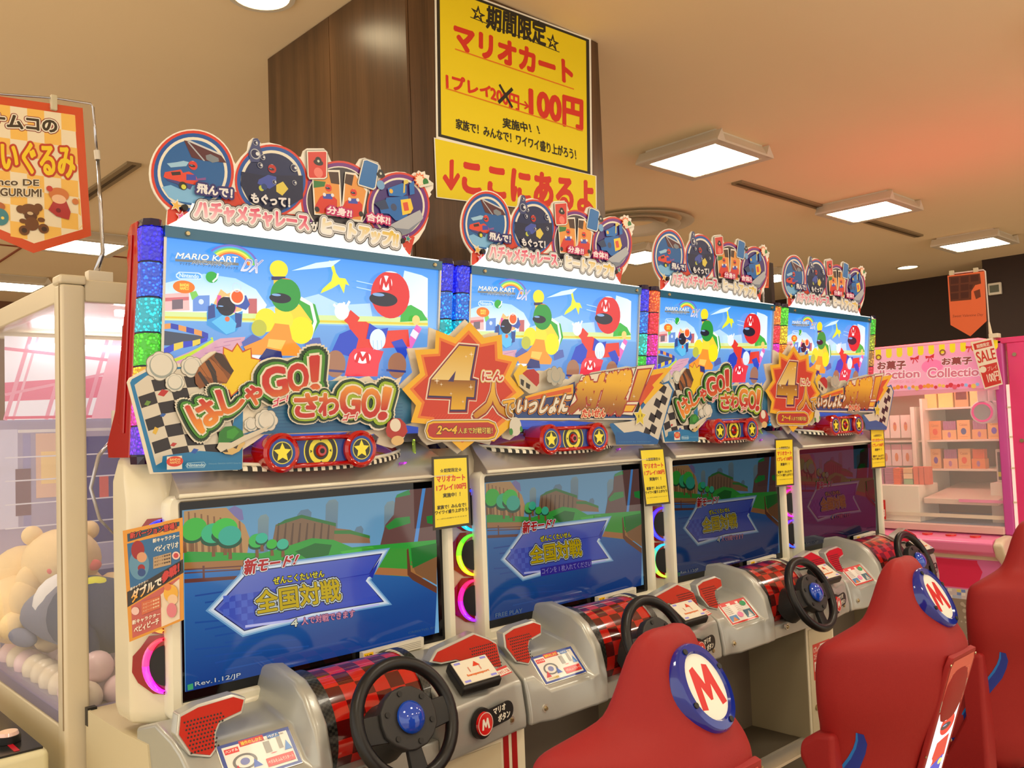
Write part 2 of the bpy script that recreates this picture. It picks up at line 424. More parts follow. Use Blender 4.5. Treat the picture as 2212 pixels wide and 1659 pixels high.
def big_face(A, q):
    A.poly(inset(q, .012, .012), BLK); A.poly(inset(q, .032, .03), YEL)
    tx = lambda s, bl, br, tr, tl, ls, **k: A.text(s, (bl, br, tr, tl), ls, **k)
    tx('☆', (1017, 37), (1047, 53), (1047, 21), (1018, 5), [(.02, BLK)])
    tx('期間限定', (1050, 60), (1178, 100), (1178, 51), (1052, 12), [(.045, BLK)])
    tx('☆', (1180, 100), (1206, 113), (1206, 80), (1181, 69), [(.02, BLK)])
    A.line([(1015, 37), (1208, 113)], .004, BLK)
    tx('マリオカート', (981, 104), (1236, 182), (1234, 136), (982, 52), [(.06, RED)])
    A.line([(982, 106), (1239, 193)], .006, (232, 120, 20)); 
    tx('1プレイ', (964, 190), (1060, 211), (1058, 186), (963, 158), [(.05, RED)])
    tx('200円', (1060, 216), (1120, 240), (1120, 208), (1059, 187), [(.04, RED)])
    A.line([(1078, 183), (1106, 233)], .014, BLK); A.line([(1106, 192), (1076, 222)], .016, BLK)
    tx('→', (1122, 232), (1142, 239), (1142, 222), (1122, 216), [(.03, RED)])
    tx('100円', (1144, 250), (1257, 281), (1257, 219), (1143, 188), [(.05, RED)])
    A.line([(962, 191), (1258, 283)], .005, (232, 120, 20))
    tx('実施中！！', (1085, 276), (1166, 291), (1160, 271), (1086, 254), [(.03, BLK)])
    tx('家族で！みんなで！ワイワイ盛り上がろう！', (984, 278), (1244, 346), (1242, 323), (984, 256), [(.03, BLK)])
poster('pillar_poster', 'large yellow handwritten price poster with black border high on the dark pillar',
       [(938, -42), (1276, 84), (1279, 382), (942, 298)], big_face, 'poster', PYF-.002)
def low_face(A, q):
    A.poly(inset(q, .006, .015), YEL)
    A.text('↓', ((958, 410), (990, 408), (992, 346), (958, 350)), [(.05, RED)])
    A.text('ここにあるよ', ((1000, 415), (1280, 462), (1280, 395), (1000, 345)), [(.06, RED)])
poster('pillar_poster', 'lower yellow poster with a red arrow, partly behind the second header sign',
       [(937, 297), (1288, 380), (1289, 470), (942, 427)], low_face, 'poster', PYF-.004)
# ------------------------------------------------------------ racing cabinets
CX = [1.485, 2.635, 3.785, 4.935]
M_cream = mat('cream_plastic', (226, 218, 190), .3, coat=.3)
M_frame = mat('frame_white_plastic', (232, 228, 206), .28, coat=.4)
M_blackgloss = mat('black_glass', (8, 8, 10), .06)
M_silver = mat('silver_paint', (176, 178, 172), .32, metal=.35, coat=.2)
M_silverrim = mat('silver_rim', (205, 200, 188), .25, metal=.6)
M_satin = mat('brushed_ledge', (176, 168, 156), .25, metal=.35)
M_red = mat('red_gloss_plastic', (178, 14, 12), .12, coat=.8)
M_redclear = mat('red_translucent', (150, 10, 12), .08, coat=.8)
M_redfin = mat('deep_red_panel', (176, 16, 18), .15, coat=.7)
M_black = mat('black_plastic', (22, 22, 22), .42)
M_rubber = mat('black_rim_rubber', (20, 20, 21), .36)
M_hub = mat('charcoal_plastic', (44, 44, 44), .5)
M_blue = mat('blue_button_gloss', (6, 70, 190), .08, coat=1)
M_screw = mat('screw_metal', (176, 160, 120), .3, metal=.9)
M_beige = mat('beige_panel', (206, 194, 160), .4)
M_taupe = mat('taupe_panel', (120, 108, 92), .45, metal=.15)
M_lbprint = print_mat('backlit_print', es=1.12, dif=.12, rough=.2, coat=.3)
M_stripe = {}
hx, hz = 0, 0
LB = lambda z: (2.225-z)*.11        # front of the light box leans back downwards
def hit_lb(px, py, C=CX[0]):
    d = cf + cr*((px-1106)/FPX) - cu*((py-829.5)/FPX)
    # Y = 2.5 + (2.225-Z)*.11 - .004
    t = (2.496+2.225*.11-.11*EYE.z-EYE.y)/(d.y+.11*d.z)
    p = EYE+t*d; return (p.x-C, p.z)
def crop(ox, oy, s, base):
    return lambda x, y: base(ox+x/s, oy+y/s)
def plane(Y, C):
    return lambda x, y: ((lambda v: (v.x-C, v.z))(at(x, y, 1, Y)))
# M emblem
MP = [(-.62,-.52),(-.44,.50),(-.22,.56),(0,.06),(.22,.56),(.44,.50),(.62,-.52),(.36,-.56),(.24,.02),(.06,-.36),(-.06,-.36),(-.24,.02),(-.36,-.56)]
def emblem(A, cx, cy, sx, sy, col, rot=0, px=False):
    A.poly([(cx+sx*a*math.cos(rot)-sy*b*math.sin(rot), cy+sx*a*math.sin(rot)+sy*b*math.cos(rot)) for a, b in MP], col, px=px)

def racer_helmet(A, x, y, r, c, band=(250,250,250), visor=(30,34,50)):
    A.circ(x, y, r, c, px=False); A.circ(x, y, r, band, px=False, a0=1.25, a1=1.9)
    A.circ(x-r*.2, y-r*.12, r*.72, visor, r2=r*.3, px=False); A.circ(x-r*.35, y-r*.02, r*.3, (130,170,220), r2=r*.07, px=False)

def lightbox_art(A):
    A.k = .56
    A.P = crop(240, 260, 2.962, hit_lb); P = A.P
    R = lambda d: d/740.      # px of crop -> metres along the box, roughly
    fullq = [(-.503, 2.205), (.503, 2.205), (.503, 1.60), (-.503, 1.60)]
    A.poly(fullq, ((52,148,240), (196,234,252), (0,2.2), (0,1.80)), px=False)
    # clouds
    A.poly([(345,1040),(600,980),(800,1010),(930,1080),(1000,1180),(960,1260),(320,1260)], ((170,220,250),(240,250,255),P(600,980),P(600,1200)))
    A.poly([(1880,960),(1990,990),(2030,1010),(2028,1260),(1900,1240),(1850,1120)], ((210,236,252),(246,250,255),P(1900,980),P(2000,1200)))
    A.poly([(1000,1200),(1330,1110),(1480,1180),(1660,1170),(1680,1290),(1000,1290)], (186,222,250))
    # houses, wall and hedge on the horizon
    A.poly([(338,1110),(500,1100),(505,1215),(335,1220)], (238,190,186)); A.poly([(338,1135),(500,1128),(500,1150),(338,1158)], (214,110,118))
    A.poly([(392,1148),(462,1143),(462,1205),(392,1210)], (122,104,114)); A.poly([(525,1122),(632,1118),(632,1220),(525,1222)], (110,150,220)); A.circ(578,1160,.014,(210,225,250))
    A.poly([(505,1100),(545,1090),(560,1120),(520,1150)], (130,205,90)); A.poly([(880,1140),(935,1140),(935,1250),(880,1250)], (196,104,108))
    A.poly([(325,1222),(2028,1262),(2028,1318),(325,1278)], (214,232,160)); A.poly([(325,1252),(2028,1296),(2028,1310),(325,1266)], (226,204,70))
    A.poly([(1860,1200),(1920,1180),(1990,1220),(2028,1280),(1850,1290)], (60,180,70))
    # road
    A.poly([(-.503, P(320,1278)[1]), (.503, P(2028,1330)[1]), (.503, 1.60), (-.503, 1.60)], ((110,165,225),(60,80,170),P(1000,1320),P(1000,1560)), px=False)
    A.poly([(318,1560),(560,1455),(700,1395),(860,1385),(840,1440),(640,1560),(420,1640),(300,1640)], (214,160,176))
    for k in range(6): A.line([(420+60*k,1600-36*k),(500+66*k,1580-36*k)], .004, (188,130,160))
    A.poly([(328,1345),(620,1385),(560,1440),(318,1440)], (66,74,92)); A.line([(345,1560),(500,1500),(650,1410),(640,1390)], .016, (196,220,60))
    top = [(325,1318),(380,1312),(430,1322),(480,1335),(530,1348),(580,1362),(620,1378)]
    for k in range(6):
        (x0, y0), (x1, y1) = top[k], top[k+1]; c = (52,66,170) if k % 2 else (226,150,80)
        A.poly([(x0,y0-14),(x1,y1-14),(x1,y1+20),(x0,y0+20)], c, bump=k == 5)
    bot = [(318,1480),(400,1440),(460,1425),(520,1420),(570,1408),(615,1395)]
    for k in range(5):
        (x0, y0), (x1, y1) = bot[k], bot[k+1]; c = (226,196,70) if k % 2 else (52,66,190)
        A.poly([(x0,y0-10),(x1,y1-10),(x1,y1+32-4*k),(x0,y0+40-4*k)], c, bump=k == 4)
    # blue kart with a drum
    A.poly([(655,1170),(700,1080),(740,1110),(800,1090),(860,1140),(830,1220),(700,1240)], (250,190,120)); 
    A.poly([(610,1230),(640,1170),(700,1190),(740,1260),(840,1220),(835,1290),(800,1350),(740,1375),(670,1345),(612,1310)], (60,150,215))
    A.poly([(620,1190),(660,1175),(665,1260),(615,1275)], (52,74,140)); A.poly([(790,1230),(835,1240),(830,1320),(795,1330)], (52,74,140))
    A.poly([(640,1290),(735,1230),(800,1300),(790,1350),(735,1370)], (96,190,235))
    A.line([(690,1120),(684,1200)], .022, (226,90,160)); A.line([(800,1170),(780,1230)], .014, (226,90,160))
    racer_helmet(A, *P(735,1190), .052, (38,36,52)); A.circ(740,1272,.014,(235,110,70))
    A.poly([(770,1140),(860,1120),(885,1180),(860,1215),(790,1190)], (60,90,170)); A.circ(803,1130,.043,(250,240,225)); A.circ(803,1130,.034,(240,96,40))
    A.ring(800,1070,.026,.004,(200,220,235)); 
    # green plain disc flying
    A.circ(640,1005,.034,(40,170,60),r2=.030); A.line([(645,1035),(672,1010),(680,980)], .010, (240,245,240))
    # yellow racer on an orange kart
    A.poly([(830,1420),(900,1370),(960,1400),(960,1470),(850,1480)], (84,100,170)); A.poly([(1230,1400),(1330,1390),(1345,1450),(1240,1480)], (84,100,170))
    A.line([(1062,1180),(1060,1010)], .050, (236,196,60)); A.circ(1068,955,.056,(250,226,40),r2=.050); A.line([(1020,1012),(1110,1012)], .020, (52,50,96))
    A.poly([(1200,1130),(1300,1180),(1330,1290),(1270,1400),(1180,1330)], (60,170,60)); A.line([(1205,1140),(1275,1180),(1300,1290),(1265,1400)], .022, (238,242,236))
    A.poly([(1040,1200),(1200,1180),(1280,1290),(1220,1400),(1060,1380)], (246,210,60))
    A.circ(985,1280,.066,(250,226,50)); A.circ(1210,1345,.078,(252,228,30)); A.circ(1095,1275,.062,(250,222,60)); A.circ(940,1330,.046,(190,190,70))
    racer_helmet(A, *P(1110,1120), .094, (40,150,60), band=(236,110,50))
    A.poly([(840,1450),(960,1400),(1020,1340),(1040,1300),(1130,1310),(1150,1400),(1215,1470),(1200,1510),(870,1500)], (240,150,50))
    A.poly([(1000,1400),(1110,1410),(1080,1470),(990,1450)], (252,196,90)); A.poly([(985,1460),(1080,1480),(1090,1540),(930,1540)], (40,48,110)); A.poly([(850,1500),(950,1505),(935,1530),(850,1520)], (240,244,240))
    # banana skin
    A.poly([(1385,900),(1410,905),(1430,980),(1450,1010),(1490,1015),(1515,1060),(1490,1050),(1480,1110),(1450,1050),(1400,1080),(1330,1110),(1345,1080),(1400,1030),(1410,980)], (236,236,50))
    A.poly([(1145,965),(1300,915),(1460,895),(1400,940),(1250,955)], (214,240,252)); 
    for yy in (1040, 1080): A.line([(1560,yy-10),(1680,yy+16)], .005, (190,225,250))
    # red racer on a red kart
    A.line([(1880,1480),(1960,1320)], .050, (232,110,190)); A.line([(1920,1390),(1940,1350)], .052, (250,235,245)); A.circ(1940,1280,.03,(250,210,120))
    A.poly([(1500,1290),(1620,1290),(1720,1350),(1890,1340),(1900,1450),(1560,1470)], (226,60,50))
    A.line([(1560,1300),(1500,1250)], .08, (226,60,50)); A.circ(1465,1225,.050,(236,244,252)); 
    for k in range(4): A.line([(1445+12*k,1215),(1412+34*k,1178-6*k)], .016, (236,244,252))
    A.poly([(1400,1480),(1450,1370),(1520,1340),(1570,1400),(1540,1520)], (36,70,190)); A.poly([(1780,1420),(1850,1400),(1890,1470),(1860,1560)], (36,70,190))
    A.poly([(1640,1300),(1700,1340),(1760,1330),(1740,1420),(1620,1400)], (36,70,190))
    racer_helmet(A, *P(1775,1120), .145, (222,44,48)); A.circ(1745,1045,.046,(250,246,246)); c_ = P(1745,1045); emblem(A, c_[0], c_[1], .042, .042, (214,30,40))
    A.poly([(1510,1500),(1540,1465),(1620,1455),(1730,1480),(1700,1560),(1690,1640),(1480,1640)], (232,56,72)); A.circ(1595,1520,.060,(252,248,248),r2=.036); c_ = P(1595,1520); emblem(A, c_[0], c_[1], .050, .034, (218,30,44), rot=-.05)
    A.circ(1420,1560,.070,(164,112,84),r2=.080); A.circ(1815,1570,.070,(164,112,84),r2=.080); A.line([(1350,1600),(1480,1610)], .014, (60,60,120)); A.line([(1745,1600),(1870,1610)], .014, (60,60,120))
    A.circ(1690,1405,.058,(222,238,250),r2=.064); 
    for k in range(3): A.line([(1660+26*k,1410),(1664+26*k,1470)], .004, (160,200,225))
    # rainbow and title
    cx, cy = P(760, 935)
    for k, c in enumerate(((240,110,60),(250,190,60),(236,236,90),(120,205,90),(70,170,220),(110,100,200))):
        A.ring(cx, cy, .155-.011*(5-k), .013, c, px=False, a0=.15, a1=2.5, ry=.72)
    A.poly([(395,893),(640,905),(800,918),(800,935),(640,924),(395,908)], (120,122,120))
    A.text('MARIO KART', ((396,888),(800,916),(795,880),(400,852)), [(.05,(120,130,140)),(.02,(236,240,236))], shear=.2)
    A.text('ARCADE GP', ((500,925),(760,940),(762,918),(502,904)), [(.05,(240,240,236)),(.01,(90,96,100))])
    A.text('マリオカート アーケードグランプリ デラックス', ((420,930),(792,962),(794,944),(422,912)), [(.02,(60,70,80))])
    A.text('DX', ((812,968),(925,984),(955,902),(838,894)), [(.06,(96,104,160)),(.035,(250,250,255)),(.0,((120,124,190),(220,224,250),P(870,900),P(860,980)))], shear=.2)
    for q, c in (((395,975,565,1025), (210,232,250)), ((401,981,559,1019), (92,170,240))):
        a, b, c2, d = q; A.poly([(a+22,b),(c2-22,b+6),(c2-4,b+16),(c2,b+34),(c2-12,d),(a+22,d-2),(a+3,d-16),(a+2,b+16)], c)
    A.text('Nintendo', ((420,1010),(542,1018),(542,992),(420,984)), [(.03,(214,236,252))])
    A.poly([(395,1040),(492,1044),(490,1105),(395,1102)], (250,250,244)); A.circ(448,1072,.058,(244,120,30),r2=.033); 
    A.text('BANDAI', ((422,1068),(478,1070),(478,1052),(422,1050)), [(.05,(252,220,90))]); A.text('NAMCO', ((422,1090),(478,1092),(478,1074),(422,1072)), [(.05,(252,220,90))])

def screen_art(A, i):
    A.P = crop(240, 960, 2.765, plane(2.503, CX[0])); P = A.P
    x0, x1, z0, z1 = -.463, .449, .892, 1.404
    A.poly([(x0,z1),(x1,z1),(x1,z0),(x0,z0)], ((104,158,190),(120,180,225),(0,z1),(0,1.27)), px=False)
    def clip(pts): return [(min(x1, max(x0, a)), min(z1, max(z0, b))) for a, b in (P(*p) for p in pts)]
    Q = lambda pts, c, **k: A.poly(clip(pts), c, px=False, **k)
    Q([(700,390),(740,365),(785,390),(795,450),(700,470)], (130,120,170)); 
    for a, b, c, d in ((880,430,945,640), (1285,340,1360,510), (1635,350,1705,600), (1115,400,1200,460), (1455,500,1510,540)):
        Q([(a,b+20),((a*3+c)/4,b-6),((a+3*c)/4,b-14),(c,b+6),(c-6,d),(a-4,d+10)], ((150,170,160),(100,130,150),P(0,b),P(0,d)))
    Q([(437,400),(560,385),(690,378),(740,430),(800,480),(830,560),(810,680),(437,680)], (196,148,92))
    for k in range(9): Q([(460+38*k,402+7*k),(470+38*k,402+7*k),(484+38*k,660),(466+38*k,660)], (146,100,62), bump=k == 8)
    Q([(985,480),(1040,455),(1140,425),(1220,445),(1345,475),(1340,600),(960,610)], (136,104,76)); Q([(1340,500),(1430,510),(1545,550),(1550,590),(1330,590)], (150,110,78))
    for k in range(8): Q([(1000+43*k,470),(1008+43*k,470),(1000+43*k,600),(985+43*k,600)], (100,74,56), bump=k == 7)
    Q([(980,490),(1040,450),(1140,420),(1220,440),(1345,470),(1345,490),(1220,460),(1140,440),(1050,468)], (52,120,60)); Q([(1335,515),(1430,512),(1548,545),(1548,562),(1430,535),(1335,535)], (58,130,60))
    Q([(1700,320),(1790,260),(1945,225),(1945,590),(1610,600),(1640,480),(1690,420)], (110,76,70)); Q([(1860,240),(1880,240),(1832,590),(1810,590)], (90,150,215))
    Q([(1710,300),(1780,270),(1790,300),(1700,320)], (40,140,70)); Q([(1640,490),(1700,440),(1785,430),(1790,470),(1660,510)], (46,140,60)); Q([(1885,430),(1945,420),(1945,480),(1890,470)], (46,140,60))
    Q([(437,640),(900,650),(1050,610),(1200,560),(1330,570),(1440,615),(1945,570),(1945,800),(437,760)], ((30,130,50),(50,165,60),P(0,580),P(0,720)))
    Q([(1100,640),(1220,590),(1320,600),(1300,660),(1180,690)], (24,112,44)); Q([(1370,640),(1560,610),(1600,640),(1420,690)], (70,190,60)); 
    for x, y, r, c in ((485,500,.036,(60,190,60)),(440,530,.03,(60,190,60)),(610,530,.036,(50,190,130)),(680,505,.04,(60,200,70)),(710,545,.036,(50,180,150)),(870,575,.026,(60,190,80)),(900,560,.020,(50,190,150)),(960,595,.018,(60,190,60)),(1025,595,.02,(60,190,150))):
        cx, cy = P(x, y); cx = max(x0+r, cx)
        Q([(x-8,y+30),(x+8,y+30),(x+14,y+140*r/.036),(x-8,y+142*r/.036)], (134,86,50)); A.circ(cx, cy-r*.45, r*1.05, (22,84,56), r2=r*.6, px=False); A.circ(cx, cy, r, c, r2=r*.8, px=False)
    Q([(437,705),(800,690),(1300,700),(1940,730),(1945,800),(437,760)], (176,118,66)); Q([(1500,620),(1770,620),(1800,800),(1500,760)], (64,160,60)); Q([(1500,730),(1790,745),(1800,790),(1500,770)], (184,120,72))
    Q([(437,750),(1000,740),(1780,790),(1945,890),(1945,1500),(437,1500)], ((60,126,190),(22,66,140),P(0,780),P(0,1350)))
    for yy in (745, 765, 805): Q([(437,yy),(780,yy-22),(780,yy-14 if yy < 800 else yy-2),(437,yy+8 if yy < 800 else yy+24)], (112,64,56), bump=yy == 805)
    Q([(545,725),(558,724),(560,810),(547,812)], (112,64,56))
    Q([(1765,630),(1775,620),(1790,760),(1945,850),(1945,890),(1800,810),(1770,780)], (112,64,44)); Q([(1790,700),(1945,660),(1945,840),(1820,770)], (140,96,60)); Q([(1790,620),(1945,590),(1945,670),(1800,740)], (30,120,50))
    for k in range(12):
        yy = 900+40*k; Q([(500+60*(k % 4),yy),(900+70*(k % 5),yy-60),(900+70*(k % 5),yy-52),(500+60*(k % 4),yy+10)], (34,84,160), bump=k == 11)
    rib = [(612,985),(795,785),(800,760),(1620,650),(1520,815),(1630,940),(1200,1010),(795,1115)]
    g = clip(rib)
    for w_, c in ((.016,(120,170,210)),(.011,(190,215,235)),(.006,(232,240,246))): A.poly(A.grow(g, w_), c, px=False)
    A.poly(g, (38,42,90), px=False); A.poly(A.grow(g, -.003), ((110,124,200),(60,84,190),P(900,780),P(1000,1060)), px=False)
    Q([(720,905),(1545,770),(1600,690),(1615,660),(1560,800),(1545,790),(1400,830),(740,920)], (36,58,170)); Q([(720,905),(1545,775),(1520,815),(1590,900),(1120,1000),(900,1030),(800,1090),(640,985)], ((40,64,176),(70,90,190),P(0,850),P(0,1050)))
    for r_ in range(5):
        for k in range(5):
            if (r_+k) % 2 == 0 and (r_ < 3 or k > 2*(r_-3)+1): x_ = 668+36*k; y_ = 905+40*r_-4*k; Q([(x_,y_),(x_+36,y_-5),(x_+38,y_+34),(x_+2,y_+40)], (86,110,205), bump=(r_ == 4))
    Q([(800,1080),(1180,1030),(1600,950),(1600,960),(1190,1042),(800,1095)], (200,200,250))
    A.text('新モード！', ((795,780),(1100,718),(1120,655),(790,690)), [(.16,(30,30,40)),(.12,(232,232,226)),(.05,((226,70,50),(190,20,24),P(0,670),P(0,760)))], shear=.15)
    A.text('ぜんこくたいせん', ((968,838),(1270,790),(1268,752),(966,795)), [(.13,(30,34,60)),(.03,(236,220,40))])
    A.text('全国対戦', ((868,1012),(1370,925),(1355,800),(858,880)), [(.15,(40,40,60)),(.115,(214,224,220)),(.065,(60,60,50)),(.03,((246,236,60),(206,176,20),P(0,830),P(0,990)))])
    if i != 1:
        A.text('4', ((1070,1090),(1110,1085),(1110,1040),(1075,1048)), [(.10,(30,34,60)),(.02,(226,226,200))])
        A.text('人で対戦できます', ((1135,1078),(1450,1030),(1450,985),(1132,1035)), [(.10,(80,50,110)),(.02,(222,140,160))])
        A.text('Rev.1.12/JP', ((498,1450),(770,1395),(770,1362),(496,1418)), [(.08,(20,30,60)),(.01,(206,212,220))]); Q([(452,1435),(485,1425),(487,1460),(454,1468)], (70,170,110))
        A.text('CREDIT(S) 0/1', ((1770,1135),(1930,1100),(1930,1085),(1770,1120)), [(.03,(60,90,130))])
    else:
        A.poly(clip([(960,1040),(1460,950),(1462,1010),(962,1105)]), (56,48,160), px=False)
        A.text('コインを 1 枚入れてください', ((975,1090),(1455,1005),(1455,962),(972,1042)), [(.10,(40,36,120)),(.02,(150,140,220))])
        A.text('FREE PLAY', ((498,1450),(770,1395),(770,1362),(496,1418)), [(.01,(110,130,150))])
    return A

def cab_left_flank(t, side, cols, first):
    """V-shaped flank with three crescent lamps; side -1 = left"""
    for k, (zc, c) in enumerate(zip((1.305, 1.14, .972), cols)):
        R_ = .083 if k else .08
        # plane coordinates: u along the flank towards the screen, v up
        # left flank runs from (-.575,.12) to (-.50,.03)
        d = Vector((.075, -.09)); L = d.length; d /= L; nrm = Vector((-d.y*-1, d.x*-1)) if False else Vector((-.77, -.64))
        o = Vector((-.575, .12))
        def f(u, v, h, zc=zc): 
            p = o+d*u+nrm*h; return (p.x*-side, p.y, zc+v)
        uc = L-.004
        def arc(r0_, r1_, n=14, sq=.92):
            a = [(uc-r1_*sq*math.cos(-PI/2+PI*j/n), r1_*math.sin(-PI/2+PI*j/n)) for j in range(n+1)]
            b = [(uc-r0_*sq*math.cos(PI/2-PI*j/n), r0_*math.sin(PI/2-PI*j/n)) for j in range(n+1)]
            return a+b
        e = empty('crescent_lamp', (0,0,0), parent=t)
        g = [(uc, -R_), (uc-.04, -R_*.96), (uc-.085, -R_*.6), (uc-.103, -.02), (uc-.100, R_*.3), (uc-.075, R_*.6), (uc-.05, R_*.98), (uc, R_*1.02)]
        MB().prism(g, f, .0, .006, M_redclear).ob('red_shell', e)
        hole = [(uc-.046*math.cos(-PI/2+PI*j/12), .056*math.sin(-PI/2+PI*j/12)) for j in range(13)]
        MB().prism(hole, f, .0121, .0135, M_black).ob('dark_recess', e)
        n = 14; c0, c1 = c
        for s_ in range(4):     # four lit segments per crescent, colour drifting round the arc
            q = []; j0, j1 = n*s_/4, n*(s_+1)/4; tt = (s_+.5)/4
            cc = tuple(int(c1[m_]*(1-tt)+c0[m_]*tt) for m_ in range(3))
            mt = mat('glow_%d_%d_%d' % cc, tuple(int(v*.4+30) for v in cc), .1, emit=cc, es=1.7, coat=1)
            ring = []
            for j in range(5):
                a = -PI/2+PI*(j0+(j1-j0)*j/4)/n; ring.append([(uc-r*.95*math.cos(a), r*math.sin(a)*1.12, h) for r, h in ((.070-.022*(.35+.65*math.cos(a)),.010),(.070-.019*(.35+.65*math.cos(a)),.020),(.070-.010*(.35+.65*math.cos(a)),.024),(.0685,.020),(.070,.010))])
            MB().loft([[f(*p) for p in rr] for rr in ring], mt, closed=False, cap=False).ob('light_guide', e, smooth=True)

M_drum = None
def checker_mat(name, c0, c1, sc, rough=.12, coat=.8):
    m = bpy.data.materials.new(name); m.use_nodes = True; nt = m.node_tree; b = nt.nodes['Principled BSDF']
    tc = nt.nodes.new('ShaderNodeUVMap'); ch = nt.nodes.new('ShaderNodeTexChecker'); ch.inputs['Scale'].default_value = sc
    ch.inputs[1].default_value = rgb(*c0); ch.inputs[2].default_value = rgb(*c1)
    nt.links.new(tc.outputs[0], ch.inputs['Vector']); nt.links.new(ch.outputs['Color'], b.inputs['Base Color'])
    b.inputs['Roughness'].default_value = rough; b.inputs['Coat Weight'].default_value = coat; return m
def drum_obj(name, parent, x0, x1, yc, zc, r, a0, a1, m, us, vs, n=28):
    v = []; f = []; uv = []
    for k in range(n+1):
        a = a0+(a1-a0)*k/n
        for x in (x0, x1): v.append((x, yc-r*math.cos(a), zc+r*math.sin(a)))
    me = bpy.data.meshes.new(name); f = [(2*k, 2*k+1, 2*k+3, 2*k+2) for k in range(n)]
    me.from_pydata(v, [], f); me.materials.append(m); u = me.uv_layers.new(name='UVMap')
    for k in range(n):
        for j, (uu, vv) in enumerate(((0,k),(1,k),(1,k+1),(0,k+1))): u.data[4*k+j].uv = (uu*us, vv/n*vs)
    me.polygons.foreach_set('use_smooth', [True]*n)
    b = bmesh.new(); b.from_mesh(me)
    for fc in b.faces:
        c = fc.calc_center_median()-Vector((0, yc, zc))
        if fc.normal.dot(Vector((0, c.y, c.z))) < 0: fc.normal_flip()
    b.to_mesh(me); b.free()
    o = bpy.data.objects.new(name, me); COL.objects.link(o); o.parent = parent; return o
M_redcheck = checker_mat('red_black_checker', (196, 30, 20), (88, 12, 10), 1)
M_carbon = checker_mat('carbon_checker', (46, 46, 42), (14, 14, 13), 1, rough=.3, coat=.3)

def wheel(parent):
    t = empty('steering_wheel', (0, -.41, .79), parent=parent); t.rotation_euler = (math.radians(-24), 0, 0)
    rim = MB(); n = 40
    rim.tube([(.158*math.cos(2*PI*k/n), 0, .158*math.sin(2*PI*k/n)) for k in range(n)], .0195, M_rubber, 12, closed=True); rim.ob('rim', t, smooth=True)
    # hub plate: rounded hexagon, thick
    hp = [(.096*math.cos(a)*(1.0 if i % 2 else .97), .088*math.sin(a)) for i, a in enumerate([2*PI*k/16 for k in range(16)])]
    MB().prism(hp, lambda a, b, d: (a, d, b), -.022, .018, M_hub).ob('hub_plate', t, bevel=.006)
    for sx in (-1, 1):
        MB().prism([(.07*sx,.030),(.142*sx,.034),(.150*sx,.0),(.142*sx,-.042),(.07*sx,-.05)], lambda a, b, d: (a, d, b), -.010, .012, M_rubber).ob('spoke', t, bevel=.005)
    MB().prism([(-.022,-.07),(.022,-.07),(.028,-.148),(-.028,-.148)], lambda a, b, d: (a, d, b), -.008, .012, M_rubber).ob('spoke', t, bevel=.005)
    r_ = []
    for rr, y in ((.044,-.022),(.046,-.03),(.042,-.036),(.032,-.046),(.018,-.052),(.004,-.054)): r_.append([(rr*math.cos(2*PI*k/24), y, rr*math.sin(2*PI*k/24)) for k in range(24)])
    MB().loft(r_, M_blue).ob('blue_button', t, smooth=True)
    for k in range(6):
        a = PI/6+PI/3*k+.2; MB().cyl((.074*math.cos(a), -.0225, .070*math.sin(a)), (0,-1,0), .008, .003, M_black, 10).ob('bolt', t)
    MB().cyl((0,.018,0), (0,1,-.1), .06, .13, M_hub, 20, r2=.085).ob('column_shroud', t, smooth='auto')
    return t

